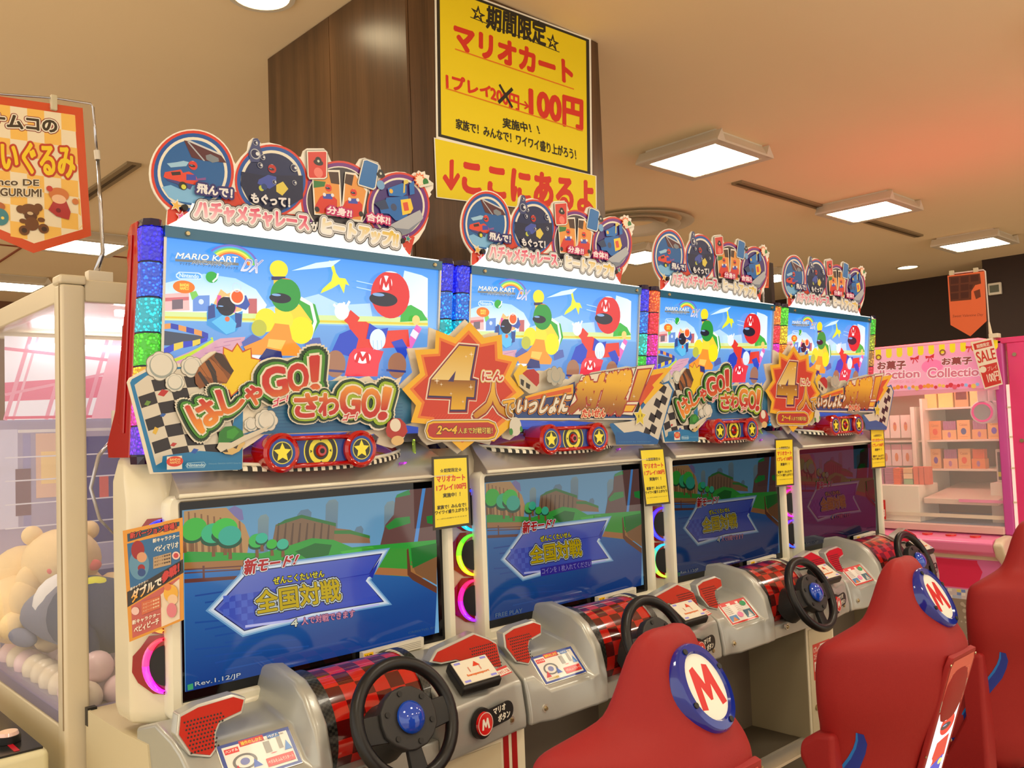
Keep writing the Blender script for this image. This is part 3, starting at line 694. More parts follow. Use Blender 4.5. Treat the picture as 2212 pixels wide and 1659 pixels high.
SPK = [(-.565,.845),(-.55,.882),(-.50,.893),(-.40,.897),(-.375,.885),(-.39,.862),(-.455,.852),(-.475,.83),(-.485,.795),(-.50,.785),(-.545,.80)]
def build_console(c, i, t):
    """silver control panel, local frame of a cabinet"""
    def sec(x, pr): return [(x, y, z) for y, z in pr]
    lw = [(-.33,.598),(-.325,.64),(-.315,.70),(-.285,.715),(-.215,.79),(-.16,.805),(-.04,.83),(.10,.80),(.10,.598)]
    le = [(-.31,.598),(-.31,.64),(-.30,.70),(-.285,.75),(-.205,.80),(-.15,.82),(-.04,.84),(.10,.80),(.10,.598)]
    hu = [(-.33,.598),(-.33,.64),(-.328,.70),(-.30,.80),(-.245,.87),(-.19,.905),(-.06,.93),(.10,.90),(.10,.598)]
    m = MB(); m.loft([sec(-.568, le), sec(-.52, le), sec(-.47, lw), sec(-.275, lw), sec(-.255, [(y-.004, z) for y, z in lw]), sec(-.228, hu), sec(-.186, hu)], M_silver)
    m.ob('left_console_panel', t, bevel=.012, bseg=3)
    r1 = [(-.355,.598),(-.365,.64),(-.375,.755),(-.30,.80),(-.22,.835),(-.15,.85),(-.05,.87),(.10,.84),(.10,.598)]
    r2 = [(-.31,.598),(-.31,.64),(-.292,.75),(-.24,.79),(-.19,.825),(-.14,.84),(-.05,.85),(.10,.82),(.10,.598)]
    MB().loft([sec(.19, r1), sec(.34, [(a[0]*.6+b[0]*.4, a[1]*.6+b[1]*.4) for a, b in zip(r1, r2)]), sec(.52, r2), sec(.568, r2)], M_silver).ob('right_console_panel', t, bevel=.012, bseg=3)
    MB().box(-.186, .19, -.315, .10, .598, .66, M_silver).ob('lower_lip', t, bevel=.006)
    # drum and its carbon rings
    dr = empty('drum_cover', (0,0,0), parent=t)
    drum_obj('red_drum', dr, -.150, .165, -.12, .735, .165, -.6, 2.2, M_redcheck, 6, 9)
    for x in (-.186, .165): drum_obj('carbon_ring', dr, x, x+.036 if x < 0 else x+.03, -.12, .735, .172, -.6, 2.2, M_carbon, 4, 60)
    # speakers: raised silver rim with a red grille
    for s_ in (-1, 1):
        e = empty('speaker', (0,0,0), parent=t); yo = 0 if s_ < 0 else 0
        g = SPK if s_ < 0 else [(.545,.862),(.52,.88),(.47,.905),(.30,.882),(.27,.862),(.30,.852),(.36,.85),(.45,.812),(.50,.79),(.53,.80)]
        fn = (lambda a, b, d: (a, -.222-d+(b-.80)*.62, b))
        MB().prism(Art.grow(None, g, .007), fn, -.035, .004, M_silver).ob('speaker_rim', e, bevel=.004)
        MB().prism(g, fn, .0042, .007, M_red).ob('grille', e)
        h = MB(); cxg = sum(p[0] for p in g)/len(g); n_ = 0
        for r_ in range(9):
            for k in range(12):
                x = (-.545+.009*k+(r_ % 2)*.0045) if s_ < 0 else (.43+.009*k+(r_ % 2)*.0045); z = .80+.0085*r_
                if s_ < 0 and x > -.47 and z < .85: continue
                if s_ > 0 and (x > .535 or z > .872): continue
                h.cyl(fn(x, z, .007), (0, -1, .35), .0028, .0006, M_black, 6)
        h.ob('grille_holes', e, kind='stuff')
    # instruction plate
    e = empty('instruction_plate', (0,0,0), parent=t)
    pl_ = lambda a, b, d: (a, -.285+b*.075-d*.72-.004, .715+b*.078+d*.70)
    MB().prism([(-.478,-.06),(-.262,-.06),(-.262,1.0),(-.478,1.0)], pl_, -.004, .004, M_silverrim).ob('plate', e, bevel=.003)
    A = Art(lambda a, b, d: pl_(a, b, d+.0042)); cb = (30, 60, 150) if i < 2 else (206, 44, 40)
    A.poly([(-.474,-.03),(-.266,-.03),(-.266,.98),(-.474,.98)], cb); A.poly([(-.464,.04),(-.276,.04),(-.276,.90),(-.464,.90)], (232,230,222))
    T = lambda s, x0, y0, x1, y1, c, o=.03: A.text(s, ((x0,y0),(x1,y0),(x1,y1),(x0,y1)), [(o, c)])
    if i < 2:
        A.poly([(-.415,.80),(-.345,.80),(-.345,.96),(-.415,.96)], (200,30,30)); T('操作のしかた', -.41, .83, -.35, .93, (240,220,60))
        A.poly([(-.46,.70),(-.42,.70),(-.42,.84),(-.46,.84)], (214,40,40)); T('ハンドル', -.457, .74, -.423, .81, (250,250,245))
        A.poly([(-.335,.80),(-.30,.80),(-.30,.92),(-.335,.92)], (40,110,190)); T('ペダル', -.332, .83, -.303, .90, (250,250,245))
        A.ring(-.415,.42,.034,.008,(110,110,110), ry=6); A.circ(-.415,.42,.013,(120,130,190),r2=.09)
        A.poly([(-.455,.16),(-.437,.38),(-.43,.16)], (200,40,60)); A.poly([(-.398,.2),(-.39,.42),(-.372,.2)], (40,90,190))
        A.poly([(-.352,.46),(-.334,.46),(-.334,.76),(-.352,.76)], (150,148,140)); A.poly([(-.312,.48),(-.30,.48),(-.30,.80),(-.312,.80)], (150,148,140)); T('(ブレーキ)', -.356,.78,-.328,.84,(40,40,40)); T('(アクセル)', -.318,.82,-.288,.87,(40,40,40))
        A.star(-.332,.42,.012,(220,50,70),n=7,inner=.6); A.poly([(-.30,.4),(-.288,.66),(-.278,.4)], (60,130,210)); A.poly([(-.36,.1),(-.28,.1),(-.28,.32),(-.36,.32)], (214,44,44)); T('ペダルをふんでスタート', -.357,.16,-.283,.26,(240,220,210))
        T('ハンドル操作', -.45,.06,-.40,.14,(210,180,20),.06)
    else:
        for x in (-.44,-.37,-.31): A.poly([(x-.022,.80),(x+.022,.80),(x+.018,.92),(x-.018,.92)], (214,50,50))
        for k in range(5): T('アイテムをつかおう！', -.46,.72-.08*k,-.41,.77-.08*k,(110,80,70)); T('あつめてパワーアップ', -.37,.76-.08*k,-.325,.80-.08*k,(180,80,80))
        A.poly([(-.46,.08),(-.405,.08),(-.405,.34),(-.46,.34)], (60,130,190)); A.poly([(-.455,.08),(-.43,.28),(-.41,.08)], (200,120,40)); A.circ(-.375,.30,.020,(236,140,180),r2=.13); A.circ(-.305,.74,.022,(30,150,90),r2=.12); A.poly([(-.34,.08),(-.282,.08),(-.282,.44),(-.34,.44)], (70,110,130)); A.poly([(-.33,.1),(-.305,.38),(-.29,.1)], (200,196,190))
    A.ob('printed_face', e, M_lam)
    # card reader
    e = empty('card_reader', (0,0,0), parent=t)
    cf_ = lambda a, b, d: (a+b*.018, -.335+b*.095-d*.45, .795+b*.052+d*.89)
    MB().prism([(.265,-.1),(.43,-.1),(.43,1.02),(.265,1.02)], cf_, -.02, .015, M_black).ob('reader_case', e, bevel=.010, bseg=3)
    MB().prism([(.275,.02),(.42,.02),(.42,.93),(.275,.93)], cf_, .0155, .018, mat('reader_white', (236,232,214), .25)).ob('reader_pad', e)
    A = Art(lambda a, b, d: cf_(a, b, .0182+d))
    for x, y in ((.282,.06),(.39,.06),(.282,.80),(.39,.80)): A.poly([(x,y),(x+.024,y),(x+.024,y+.08),(x,y+.08)], (150,150,240))
    A.line([(.325,.62),(.325,.42),(.37,.42),(.37,.60)], .004, (220,140,120)); A.poly([(.345,.60),(.375,.60),(.36,.80)], (224,70,40)); A.text('banapassport', ((.305,.24),(.395,.24),(.395,.36),(.305,.36)), [(.05,(236,120,40))])
    A.ob('printed_face', e, M_lam)
    A = Art(lambda a, b, d: (a, -.315+.02*(a-.44)/.1+b*.08-d*.45, .788+b*.045+d*.9+.004))
    A.poly([(.445,.0),(.515,.0),(.515,.40),(.445,.40)], (238,234,220)); A.poly([(.445,.30),(.515,.30),(.515,.40),(.445,.40)], (214,60,60)); A.poly([(.445,.0),(.515,.0),(.515,.05),(.445,.05)], (214,60,60)); A.text('タッチしてね', ((.45,.08),(.51,.08),(.51,.26),(.45,.26)), [(.05,(214,60,60))])
    A.ob('touch_sticker', t, M_lam)
    # emblem button with its name plate
    e = empty('emblem_button', (0,0,0), parent=t); 
    bf = lambda a, b, d: (a, -.372+.13*(a-.2)*1.2-d+(.70-b)*-.06, b)
    pl = [(.325,.655),(.325,.715)]+[(.455+.030*math.cos(q), .690+.030*math.sin(q)) for q in [PI/2-PI*k/10 for k in range(11)]]
    MB().prism(pl, bf, 0, .004, M_black).ob('name_plate', e)
    A = Art(lambda a, b, d: bf(a, b, .0042+d)); A.text('マリオ', ((.385,.694),(.445,.697),(.445,.716),(.385,.713)), [(.05,(226,222,206))]); A.text('ボタン', ((.405,.666),(.465,.669),(.465,.690),(.405,.687)), [(.05,(226,222,206))]); A.ob('lettering', e, M_lam)
    c0 = bf(.325,.685,0); MB().cyl(c0, (.15,-1,.06), .048, .012, M_black, 28, r2=.046).ob('bezel', e, smooth='auto'); MB().cyl((c0[0]+.0018,c0[1]-.012,c0[2]+.0007), (.15,-1,.06), .036, .008, mat('emblem_red', (206,20,20), .15, coat=.6), 28, r2=.033).ob('cap', e, smooth='auto')
    A = Art(lambda a, b, d: (c0[0]+.003+a, c0[1]-.0205-d+a*.15+b*.06, c0[2]+.001+b)); A.ring(0,0,.035,.003,(224,190,180)); emblem(A, 0, 0, .030, .030, (236,228,214)); A.ob('emblem', e, M_lam)
    # bolts along the lip
    for x in (-.50, -.09, .10, .49):
        yb = -.335 if abs(x) < .3 else -.318
        e = MB(); e.cyl((x, yb+.012, .645), (0,-1,0), .014, .010, M_silverrim, 14); e.cyl((x, yb+.003, .645), (0,-1,0), .009, .006, M_screw, 12, r2=.006); e.ob('bolt', t)

LEDC = [([(20,20,255),(20,90,255),(0,200,230),(60,220,30),(250,190,20),(240,20,200),(90,20,255)], [(20,40,255),(0,120,255),(0,200,220),(20,220,120),(20,200,60),(230,220,20),(250,120,20)]),
        ([(20,40,255),(0,120,255),(0,190,230),(20,200,160),(60,220,30),(230,220,20),(250,120,20)], [(20,30,255),(0,120,255),(0,200,190),(40,220,60),(180,230,30),(250,220,30),(250,150,40)]),
        ([(250,90,30),(250,30,60),(245,20,160),(150,30,255),(30,40,255),(30,90,255),(10,160,250)], [(250,130,40),(250,40,60),(240,20,200),(120,20,255),(30,20,255),(10,80,255),(0,170,250)]),
        ([(60,220,30),(220,200,20),(250,140,20),(240,40,40),(240,20,160),(160,20,250),(80,20,255)], [(40,200,40),(150,170,30),(170,120,40),(230,20,60),(230,20,180),(120,10,255),(60,20,255)])]
CRC = [((( 20,30,255),(40,90,255)),((40,60,255),(255,170,30)),((255,60,60),(200,30,255))),
       (((30,30,255),(0,220,240)),((60,230,30),(255,200,20)),((255,20,80),(140,20,255))),
       (((120,20,255),(30,30,255)),((90,30,255),(30,60,255)),((0,180,240),(210,230,20))),
       (((230,20,220),(250,20,140)),((250,20,150),(210,20,240)),((110,20,250),(20,90,255)))]
def led_strip(t, side, cols):
    e = empty('led_strip', (0,0,0), parent=t)
    zs = [2.215, 2.115, 2.015, 1.915, 1.82, 1.73, 1.65, 1.565]
    M_ledcase = mat('led_dark_end', (24, 20, 60), .1, coat=.8)
    def ring(z, g=0):
        y = LB(z)-(.0 if z > 1.95 else 0)
        o = .567-g; n_ = .509+g
        return [(side*n_, y+.05, z), (side*n_, y-.008, z), (side*(n_+.012), y-.022+g, z), (side*(o-.016), y-.022+g, z), (side*o, y-.004, z), (side*o, y+.05, z)]
    for k in range(7):
        a, b = zs[k]-.003, zs[k+1]+.003
        mt = led_mat('led_%d_%d_%d' % cols[k], cols[k], es=5.0, scale=95)
        MB().loft([ring(a), ring((a+b)/2), ring(b)], mt).ob('led_block', e)
        MB().loft([ring(b-.0005, .002), ring(b-.0055, .002)], mat('led_joint', (30, 30, 60), .3)).ob('joint', e)
    MB().loft([ring(2.236, .004), ring(2.216)], M_ledcase).ob('end_cap', e)
    MB().loft([ring(1.562, .002), ring(1.54, .004)], M_ledcase).ob('end_cap', e)

def header_sign(name, t, loc):
    e = empty('header_sign', loc, parent=t); Yh = 2.50; Ph = plane(Yh, CX[0])
    cA = crop(320, 270, 6.9125, Ph); cB = crop(620, 310, 6.9125, Ph)
    def arcpx(c, cx, cy, rx, ry, a0, a1, n, rot=0):
        out = []
        for k in range(n+1):
            a = math.radians(a0+(a1-a0)*k/n); x = rx*math.cos(a); y = -ry*math.sin(a)
            out.append(c(cx+x*math.cos(rot)-y*math.sin(rot), cy+x*math.sin(rot)+y*math.cos(rot)))
        return out
    o = arcpx(cA, 655, 715, 640, 650, 225, 22, 22, .12)
    o += [cA(1300,590), cA(1390,470), cA(1480,380), cA(1500,250), cA(1560,195), cA(1640,215), cA(1680,280)] + [cA(1800,265), cA(1960,300), cA(2100,370), cA(2200,470)]
    o += [cB(60,130),cB(160,205),cB(210,200),cB(240,110),cB(290,75),cB(540,75),cB(590,120),cB(650,270),cB(760,275),cB(900,300),cB(1010,345),cB(1080,230),cB(1150,215),cB(1350,285),cB(1385,340),cB(1410,470),cB(1500,440),cB(1620,420),cB(1750,430),cB(1850,480),cB(1890,435),cB(1940,440),cB(1960,405),cB(2000,430),cB(2050,415),cB(2060,465),cB(2120,480),cB(2110,540),cB(2180,600),cB(2175,680),cB(2130,730),cB(2150,760),cB(2080,860),cB(2110,960),cB(2100,1120),cB(2050,1280),cB(1960,1430),cB(1850,1540),cB(1835,1690)]
    o += [cA(260, 1500), cA(285, 1280)]
    wht = (228, 224, 212)
    MB().prism(o, lambda a, b, d: (a, d, b), -.003, .003, mat('card_white', wht, .5)).ob('sign_board', e)
    A = Art(lambda a, b, d: (a, -.003-d, b)); A.P = cA
    def disc(c, cx, cy, rx, ry, cols, rot=.12):
        for k, (g, col) in enumerate(cols): A.poly(arcpx(c, cx, cy, rx*g, ry*g, 0, 352, 44, rot), col, px=False)
    A.poly([cA(285,1270), cA(700,1000), cA(1300,1000), cB(0,1050), cB(900,1150), cB(1900,1400), cB(1830,1660), cA(275,1490)], (206,58,36), px=False)
    disc(cB, 760, 850, 560, 590, ((1, (206,58,36)), (.95, (110,40,130)), (.86, wht), (.83, (56,52,60))), .1)
    disc(cA, 655, 715, 618, 628, ((1, (206,58,36)), (.935, (14,80,160)), (.845, (226,222,204)), (.775, (20,92,160))))
    disc(cA, 1830, 835, 545, 540, ((1, (206,58,36)), (.94, (20,82,165)), (.84, (226,222,204)), (.76, (20,36,84))), .1)
    disc(cB, 1650, 950, 470, 520, ((1, (206,58,36)), (.94, (110,40,130)), (.84, (226,222,204)), (.78, (64,44,120))), .15)
    Q = lambda c, pts, col, **k: A.poly([c(*p) for p in pts], col, px=False, **k)
    # disc 1: clouds, glider wing, red kart
    Q(cA, [(200,930),(330,900),(460,960),(700,900),(880,880),(1000,960),(700,1180),(420,1140),(300,1080)], (120,180,225)); Q(cA, [(270,580),(420,560),(520,540),(600,560),(560,620),(330,640)], (150,195,225))
    Q(cA, [(525,235),(620,250),(1080,460),(1160,570),(830,540),(640,490),(600,400)], (84,36,44)); Q(cA, [(560,240),(620,236),(1090,440),(1085,465)], (200,206,210)); Q(cA, [(575,260),(600,260),(840,540),(820,545)], (170,180,190))
    Q(cA, [(850,460),(920,440),(1040,500),(1050,550),(950,570),(860,520)], (120,130,140)); 
    Q(cA, [(220,780),(240,710),(480,670),(510,720),(600,700),(700,760),(740,850),(690,900),(500,860),(270,810)], (214,66,44)); Q(cA, [(330,710),(470,700),(480,750),(350,760)], (50,36,40)); Q(cA, [(250,800),(420,840),(650,910),(620,970),(400,880),(280,840)], (60,60,130)); Q(cA, [(560,740),(700,750),(710,830),(560,830)], (50,70,170))
    racer_helmet(A, *cA(660,610), .0135, (206,54,44)); A.circ(*cA(510,915), .0125, (34,34,30), px=False); A.circ(*cA(520,930), .0072, (206,210,70), px=False); Q(cA, [(700,810),(850,790),(850,830),(700,835)], (130,80,150))
    # disc 2
    Q(cA, [(1380,700),(1700,760),(2300,760),(2300,1100),(1900,1330),(1500,1150),(1370,900)], (14,26,66)); racer_helmet(A, *cA(1840,660), .014, (180,44,36)); Q(cA, [(1640,820),(1780,750),(1900,780),(1900,900),(1800,960),(1620,880)], (60,80,170)); A.circ(*cA(1680,950), .009, (190,200,70), px=False); A.circ(*cA(1720,930), .010, (30,60,120), px=False); Q(cA, [(1900,900),(2000,850),(2080,960),(1990,1060),(1900,1000)], (214,196,80)); 
    Q(cA, [(1560,210),(1620,205),(1660,260),(1650,310),(1700,430),(1640,560),(1520,560),(1480,420),(1520,330)], (60,70,120))
    for x, y, r in ((1590,440,.0165),(1700,490,.0085),(1660,610,.009),(1590,275,.008),(2165,650,.0125),(2170,870,.008),(1870,860,.007)):
        c = cA(x, y); A.circ(c[0], c[1], r, (176,182,190), px=False); A.circ(c[0]-r*.08, c[1], r*.8, (24,32,80), px=False); A.circ(c[0]+r*.4, c[1]+r*.1, r*.36, (220,224,226), px=False)
    # panels 3
    Q(cB, [(350,400),(770,405),(800,960),(780,1100),(390,1070)], wht); Q(cB, [(375,430),(750,435),(775,930),(760,1080),(410,1050)], (222,150,70)); Q(cB, [(600,430),(750,435),(765,620),(640,600)], (70,46,36)); Q(cB, [(380,560),(560,580),(540,650),(380,670)], (50,120,60))
    Q(cB, [(850,430),(1010,450),(1190,700),(1100,1190),(930,1160),(800,950)], wht); Q(cB, [(860,460),(1000,480),(1160,720),(1080,1150),(940,1130),(830,940)], (222,150,70)); Q(cB, [(860,460),(980,480),(950,640),(840,600)], (70,46,36))
    for cx, cy in ((600,720),(975,790)):
        Q(cB, [(cx-200,cy+220),(cx-120,cy+80),(cx-40,cy+40),(cx+60,cy+60),(cx+130,cy+130),(cx+130,cy+300),(cx-100,cy+330),(cx-200,cy+290)], (206,56,44)); Q(cB, [(cx-80,cy+40),(cx+60,cy+40),(cx+60,cy+120),(cx-80,cy+110)], (60,80,180)); racer_helmet(A, *cB(cx, cy-50), .0125, (214,60,50)); A.circ(*cB(cx-60, cy+50), .006, (230,230,235), px=False); A.circ(*cB(cx+60, cy+60), .006, (230,230,235), px=False)
        for dx in (-170, 110): A.circ(*cB(cx+dx, cy+270), .009, (44,40,40), px=False)
    for q, c1, c2 in (([(265,110),(560,105),(590,140),(585,520),(540,550),(310,550),(280,500)], (206,60,52), (226,120,110)), ([(1110,240),(1170,235),(1350,310),(1360,360),(1310,680),(1270,710),(1040,640),(1025,590)], (40,110,180), (110,160,210))):
        Q(cB, q, (110,106,96)); g = A.grow([cB(*p) for p in q], -.002); A.poly(g, wht, px=False); A.poly(A.grow([cB(*p) for p in q], -.006), c1, px=False); cx = sum(p[0] for p in q)/7; cy = sum(p[1] for p in q)/7
        A.circ(*cB(cx, cy+90), .0165, c2, px=False); A.circ(*cB(cx, cy-60), .018, (34,34,38), r2=.010, px=False); A.circ(*cB(cx, cy-90), .012, (34,34,38), px=False); A.circ(*cB(cx, cy-80), .0045, (200,206,190), px=False)
    # disc 4: plain blue toy robot arm shape and grey block
    Q(cB, [(1480,680),(1700,600),(1760,640),(1760,760),(1700,800),(1500,790)], (24,110,190)); Q(cB, [(1460,820),(1780,790),(1800,960),(1760,1140),(1600,1160),(1500,1060),(1380,1050),(1340,900),(1440,880)], (20,100,180)); Q(cB, [(1280,900),(1440,840),(1500,980),(1380,1000)], (40,60,100)); A.circ(*cB(1570,960), .013, (60,74,110), px=False); A.circ(*cB(1530,720), .008, (226,180,60), px=False)
    Q(cB, [(1720,560),(1780,550),(1790,600),(1740,620),(1735,740),(1710,750)], (214,196,90)); Q(cB, [(1800,620),(1870,560),(1880,760),(1810,780)], (30,110,190)); Q(cB, [(1670,850),(1820,830),(1860,980),(1820,1050),(1700,1080)], (232,200,60)); A.text('1', (cB(1730,1010), cB(1790,1000), cB(1770,890), cB(1710,900)), [(.05, (214,80,60))], px=False)
    Q(cB, [(1500,1230),(1960,1000),(2010,1120),(1800,1340),(1600,1380),(1480,1290)], (170,176,186)); Q(cB, [(1500,1260),(1790,1290),(2010,1130),(1800,1350),(1600,1390)], (120,130,150))
    c = cB(1960, 560); A.star(c[0], c[1], .030, (226,110,50), px=False, n=11, inner=.7); A.star(c[0], c[1], .022, (240,220,190), px=False, n=11, inner=.7); A.circ(*cB(2045,590), .013, (30,120,50), r2=.015, px=False); Q(cB, [(1940,640),(2150,590),(2160,625),(1960,670)], (220,220,206))
    # stars
    for c, (x, y), r, col in ((cA,(400,1215),.0165,(226,180,80)), (cA,(475,1385),.0155,(220,90,160)), (cB,(1780,1430),.0125,(40,140,140)), (cB,(1690,1570),.0135,(60,90,200))):
        p = c(x, y); A.star(p[0], p[1], r*1.25, (240,236,226), px=False, rot=.2); A.star(p[0], p[1], r, col, px=False, rot=.2)
    A.ob('artwork', e, print_mat('sign_print', rough=.35, dif=.95)); A0 = A
    caps = [('飛んで！', (cA(700,1020), cA(1225,1110), cA(1230,975), cA(710,890)), [(.26,(44,40,110)),(.05,(226,226,226))]), ('もぐって！', (cA(1510,1165), cA(2085,1245), cA(2085,1105), cA(1515,1030)), [(.06,(220,220,224))]), ('分身?!', (cB(565,1050), cB(930,1115), cB(935,1000), cB(575,945)), [(.24,(190,40,110)),(.05,(236,226,232))]), ('合体?!', (cB(1155,1155), cB(1500,1225), cB(1500,1105), cB(1165,1050)), [(.24,(190,40,110)),(.05,(236,226,232))]), ('が', (cB(320,1310), cB(440,1320), cB(440,1190), cB(325,1180)), [(.16,(40,40,44)),(.06,(226,228,230))])]
    # white foot of the board; light leaking from the box painted in as emission
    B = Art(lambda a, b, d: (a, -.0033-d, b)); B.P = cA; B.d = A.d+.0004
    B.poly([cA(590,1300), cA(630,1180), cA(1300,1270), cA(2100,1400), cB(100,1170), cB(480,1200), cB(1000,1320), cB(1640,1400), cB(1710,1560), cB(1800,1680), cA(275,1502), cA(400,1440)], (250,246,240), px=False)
    B.ob('painted_glow_foot', e, print_mat('sign_foot_painted_glow', es=.9, dif=.5))
    # big lettering on white/black blobs
    A = Art(lambda a, b, d: (a, -.0033-d, b)); A.P = cA; A.d = B.d+.0004
    for txt, q, L in caps: A.text(txt, q, L, px=False)
    w1 = [(cA(660,1400), cA(860,1430), cA(860,1180), cA(690,1150))]
    def word(txt, bl, br, tr, tl, grad):
        A.text(txt, (bl, br, tr, tl), [(.38,(36,36,40)), (.31,(206,208,212)), (.22,(60,60,64)), (.19,(232,236,240)), (.07, grad)], px=False)
    word('ハチャメチャレース', cA(660,1400), cB(285,1320), cB(270,1095), cA(700,1150), ((214,70,110),(244,206,220),cA(1300,1220),cA(1290,1500)))
    word('ヒートアップ!!', cB(480,1345), cB(1600,1560), cB(1620,1350), cB(505,1130), ((222,190,70),(236,240,236),cB(1000,1200),cB(980,1430)))
    A.ob('lettering', e, print_mat('sign_print', rough=.35, dif=.95))
    for c, x, y in ((cA,515,1250), (cB,1685,1465)):
        p = c(x, y); MB().cyl((p[0], -.006, p[1]), (0,-1,0), .0105, .014, M_black, 16, r2=.009).ob('knob', e)
    return e

def build_cabinet(i):
    C = CX[i]
    names = ['racing arcade cabinet nearest the camera, with an orange flyer on its left edge', 'second racing arcade cabinet from the left, its screen asking for a coin', 'third racing arcade cabinet from the left, with dim screen behind the middle seat', 'farthest racing arcade cabinet at the right end, screen nearly dark']
    t = empty('racing_cabinet', (C, 2.5, 0), names[i], 'arcade machine', 'row of racing cabinets')
    def shell(nm, p, l):
        def o(z, y0, xi=.575, yf=.12, xin=.50): return [(-xi,.25,z),(-xi,y0+.09,z),(-xin,y0,z),(xin,y0,z),(xi,y0+.09,z),(xi,.25,z)]
        s_ = MB(); s_.loft([o(.785,.10,.50,xin=.44), o(.80,.05,.565), o(.84,.03), o(1.42,.03), o(1.49,.05,.574), o(1.55,.10,.558,.14), o(1.60,.14,.525)], M_cream)
        return s_.ob('shell', p, l, bevel=.012, bseg=3)
    shared('shell', shell, 'shell', t)
    def frame(nm, p, l):
        s_ = MB()
        def rr(x, z0, z1, r, y, n=5):
            out = []
            for cx, cz, a0 in ((x-r, z1-r, 0), (-x+r, z1-r, 90), (-x+r, z0+r, 180), (x-r, z0+r, 270)):
                for k in range(n+1): a = math.radians(a0+90*k/n); out.append((cx+r*math.cos(a), y, cz+r*math.sin(a)))
            return out
        s_.loft([rr(.508,.816,1.446,.03,.06), rr(.512,.812,1.45,.03,-.005), rr(.506,.818,1.444,.028,-.018), rr(.484,.856,1.432,.012,-.018), rr(.476,.862,1.428,.006,-.008), rr(.476,.862,1.428,.006,.03)], M_frame, cap=False)
        # thickened lower lip with its step
        s_.loft([[(x, y, z) for y, z in ((-.03+e_, .812), (-.036+e_, .826), (-.03+e_, .844+h_), (-.010, .852+h_), (.02, .814))] for x, e_, h_ in ((-.505,.016,-.004), (-.2,.012,-.002), (-.16,.004,.006), (.0,0,.01), (.26,0,.012), (.30,.010,.0), (.505,.016,-.004))], M_frame)
        return s_.ob('screen_frame', p, l, smooth='auto')
    shared('frame', frame, 'screen_frame', t)
    shared('glass', lambda n, p, l: MB().box(-.48, .48, .006, .03, .858, 1.432, M_blackgloss).ob('screen_glass', p, l), 'screen_glass', t)
    A = Art(lambda a, b, d: (a, .0062-d, b)); screen_art(A, i)
    A.ob('picture', t, print_mat('screen_%d' % i, es=(.80, .52, .20, .055)[i], dif=.02, rough=.07, spec=.5))  # dimming at steep viewing angles put into each screen's emission strength
    def sticker(nm, p, l):
        e = empty('caution_sticker', l, parent=p); Ps = crop(340, 1360, 2.6976, plane(2.474, CX[0]))
        A = Art(lambda a, b, d: (a, -.0262-d, b), Ps); A.poly([(1200,138),(1545,48),(1552,52),(1552,100),(1545,105),(1205,192),(1198,188)], (226,222,206)); A.poly([(1203,142),(1258,128),(1260,172),(1206,185)], (240,206,20))
        A.text('注意', ((1212,178),(1254,168),(1252,140),(1210,150)), [(.04,(30,30,20))])
        for k in range(4): A.line([(1270,135+10*k),(1535,66+10*k)], .0016, (150,146,136))
        MB().prism([Ps(1198,136),Ps(1552,44),Ps(1552,104),Ps(1198,194)], lambda a, b, d: (a, d, b), -.0258, -.006, mat('label_white', (226,222,206), .5)).ob('label', e); A.ob('printed_face', e, M_lam); return e
    shared('caution', sticker, 'caution_sticker', t)
    def ledge(nm, p, l):
        s_ = MB(); pr = [(.13,1.585),(.02,1.515),(-.035,1.462),(-.045,1.452),(-.045,1.444),(-.03,1.438),(.03,1.438),(.13,1.44)]
        s_.loft([[(x*(1 if j not in (0,) else .9), y, z) for j, (y, z) in enumerate(pr)] for x in (-.49, .49)], M_satin); return s_.ob('silver_ledge', p, l, bevel=.004)
    shared('ledge', ledge, 'silver_ledge', t)
    shared('lip', lambda n, p, l: MB().tube([(-.49,-.044,1.447),(.49,-.044,1.447)], .0065, M_frame, 10).ob('ledge_edge', p, l, smooth=True), 'ledge_edge', t)
    def pod(nm, p, l):
        e = empty('star_pod', l, parent=p)
        # curved checkered skirt
        n = 60; arc = []
        for k in range(n+1):
            u = k/n*2-1; arc.append((u*.40-.04, .10-.165*(1-u*u)**.6, 1.503+.030*u*u))
        for b_ in range(2):
            s_ = MB()
            for k in range(n):
                if k % 2 == b_:
                    a, b = Vector(arc[k]), Vector(arc[k+1]); s_.loft([[a+Vector(q) for q in ((0,.012,-.008),(0,-.010,-.008),(0,-.008,.004),(0,.012,.012))], [b+Vector(q) for q in ((0,.012,-.008),(0,-.010,-.008),(0,-.008,.004),(0,.012,.012))]], (M_black, M_frame)[b_])
            s_.ob('checker_edge', e, kind='stuff')
        s_ = MB(); rows = []
        for k in range(n+1):
            x, y, z = arc[k]; rows.append([(x, y+.004, z+.010), (x*.98+.0006, y+.012, z+.022), (x*.95+.001, y+.035, 1.565), (x*.9, .12, 1.60)])
        s_.loft(rows, M_redclear, closed=False, cap=False); s_.ob('red_hull', e, smooth=True)
        MB().tube([(x, y+.002, z+.012) for x, y, z in arc], .006, M_frame, 8).ob('white_line', e, smooth=True)
        # front bar with two star discs and a target
        xa, xb, xm = -.195, .085, -.055; zc = 1.556; yf = -.075
        bar = [(xa+.0,zc+.044),(xb,zc+.05),(xb+.02,zc+.04),(xb+.02,zc-.04),(xb,zc-.05),(xa,zc-.044)]
        MB().prism([(xa-.03,zc-.045),(xb+.03,zc-.045),(xb+.03,zc+.045),(xa-.03,zc+.045)], lambda a, b, d: (a, d, b), yf, .05, M_red).ob('bar', e, bevel=.022, bseg=4)
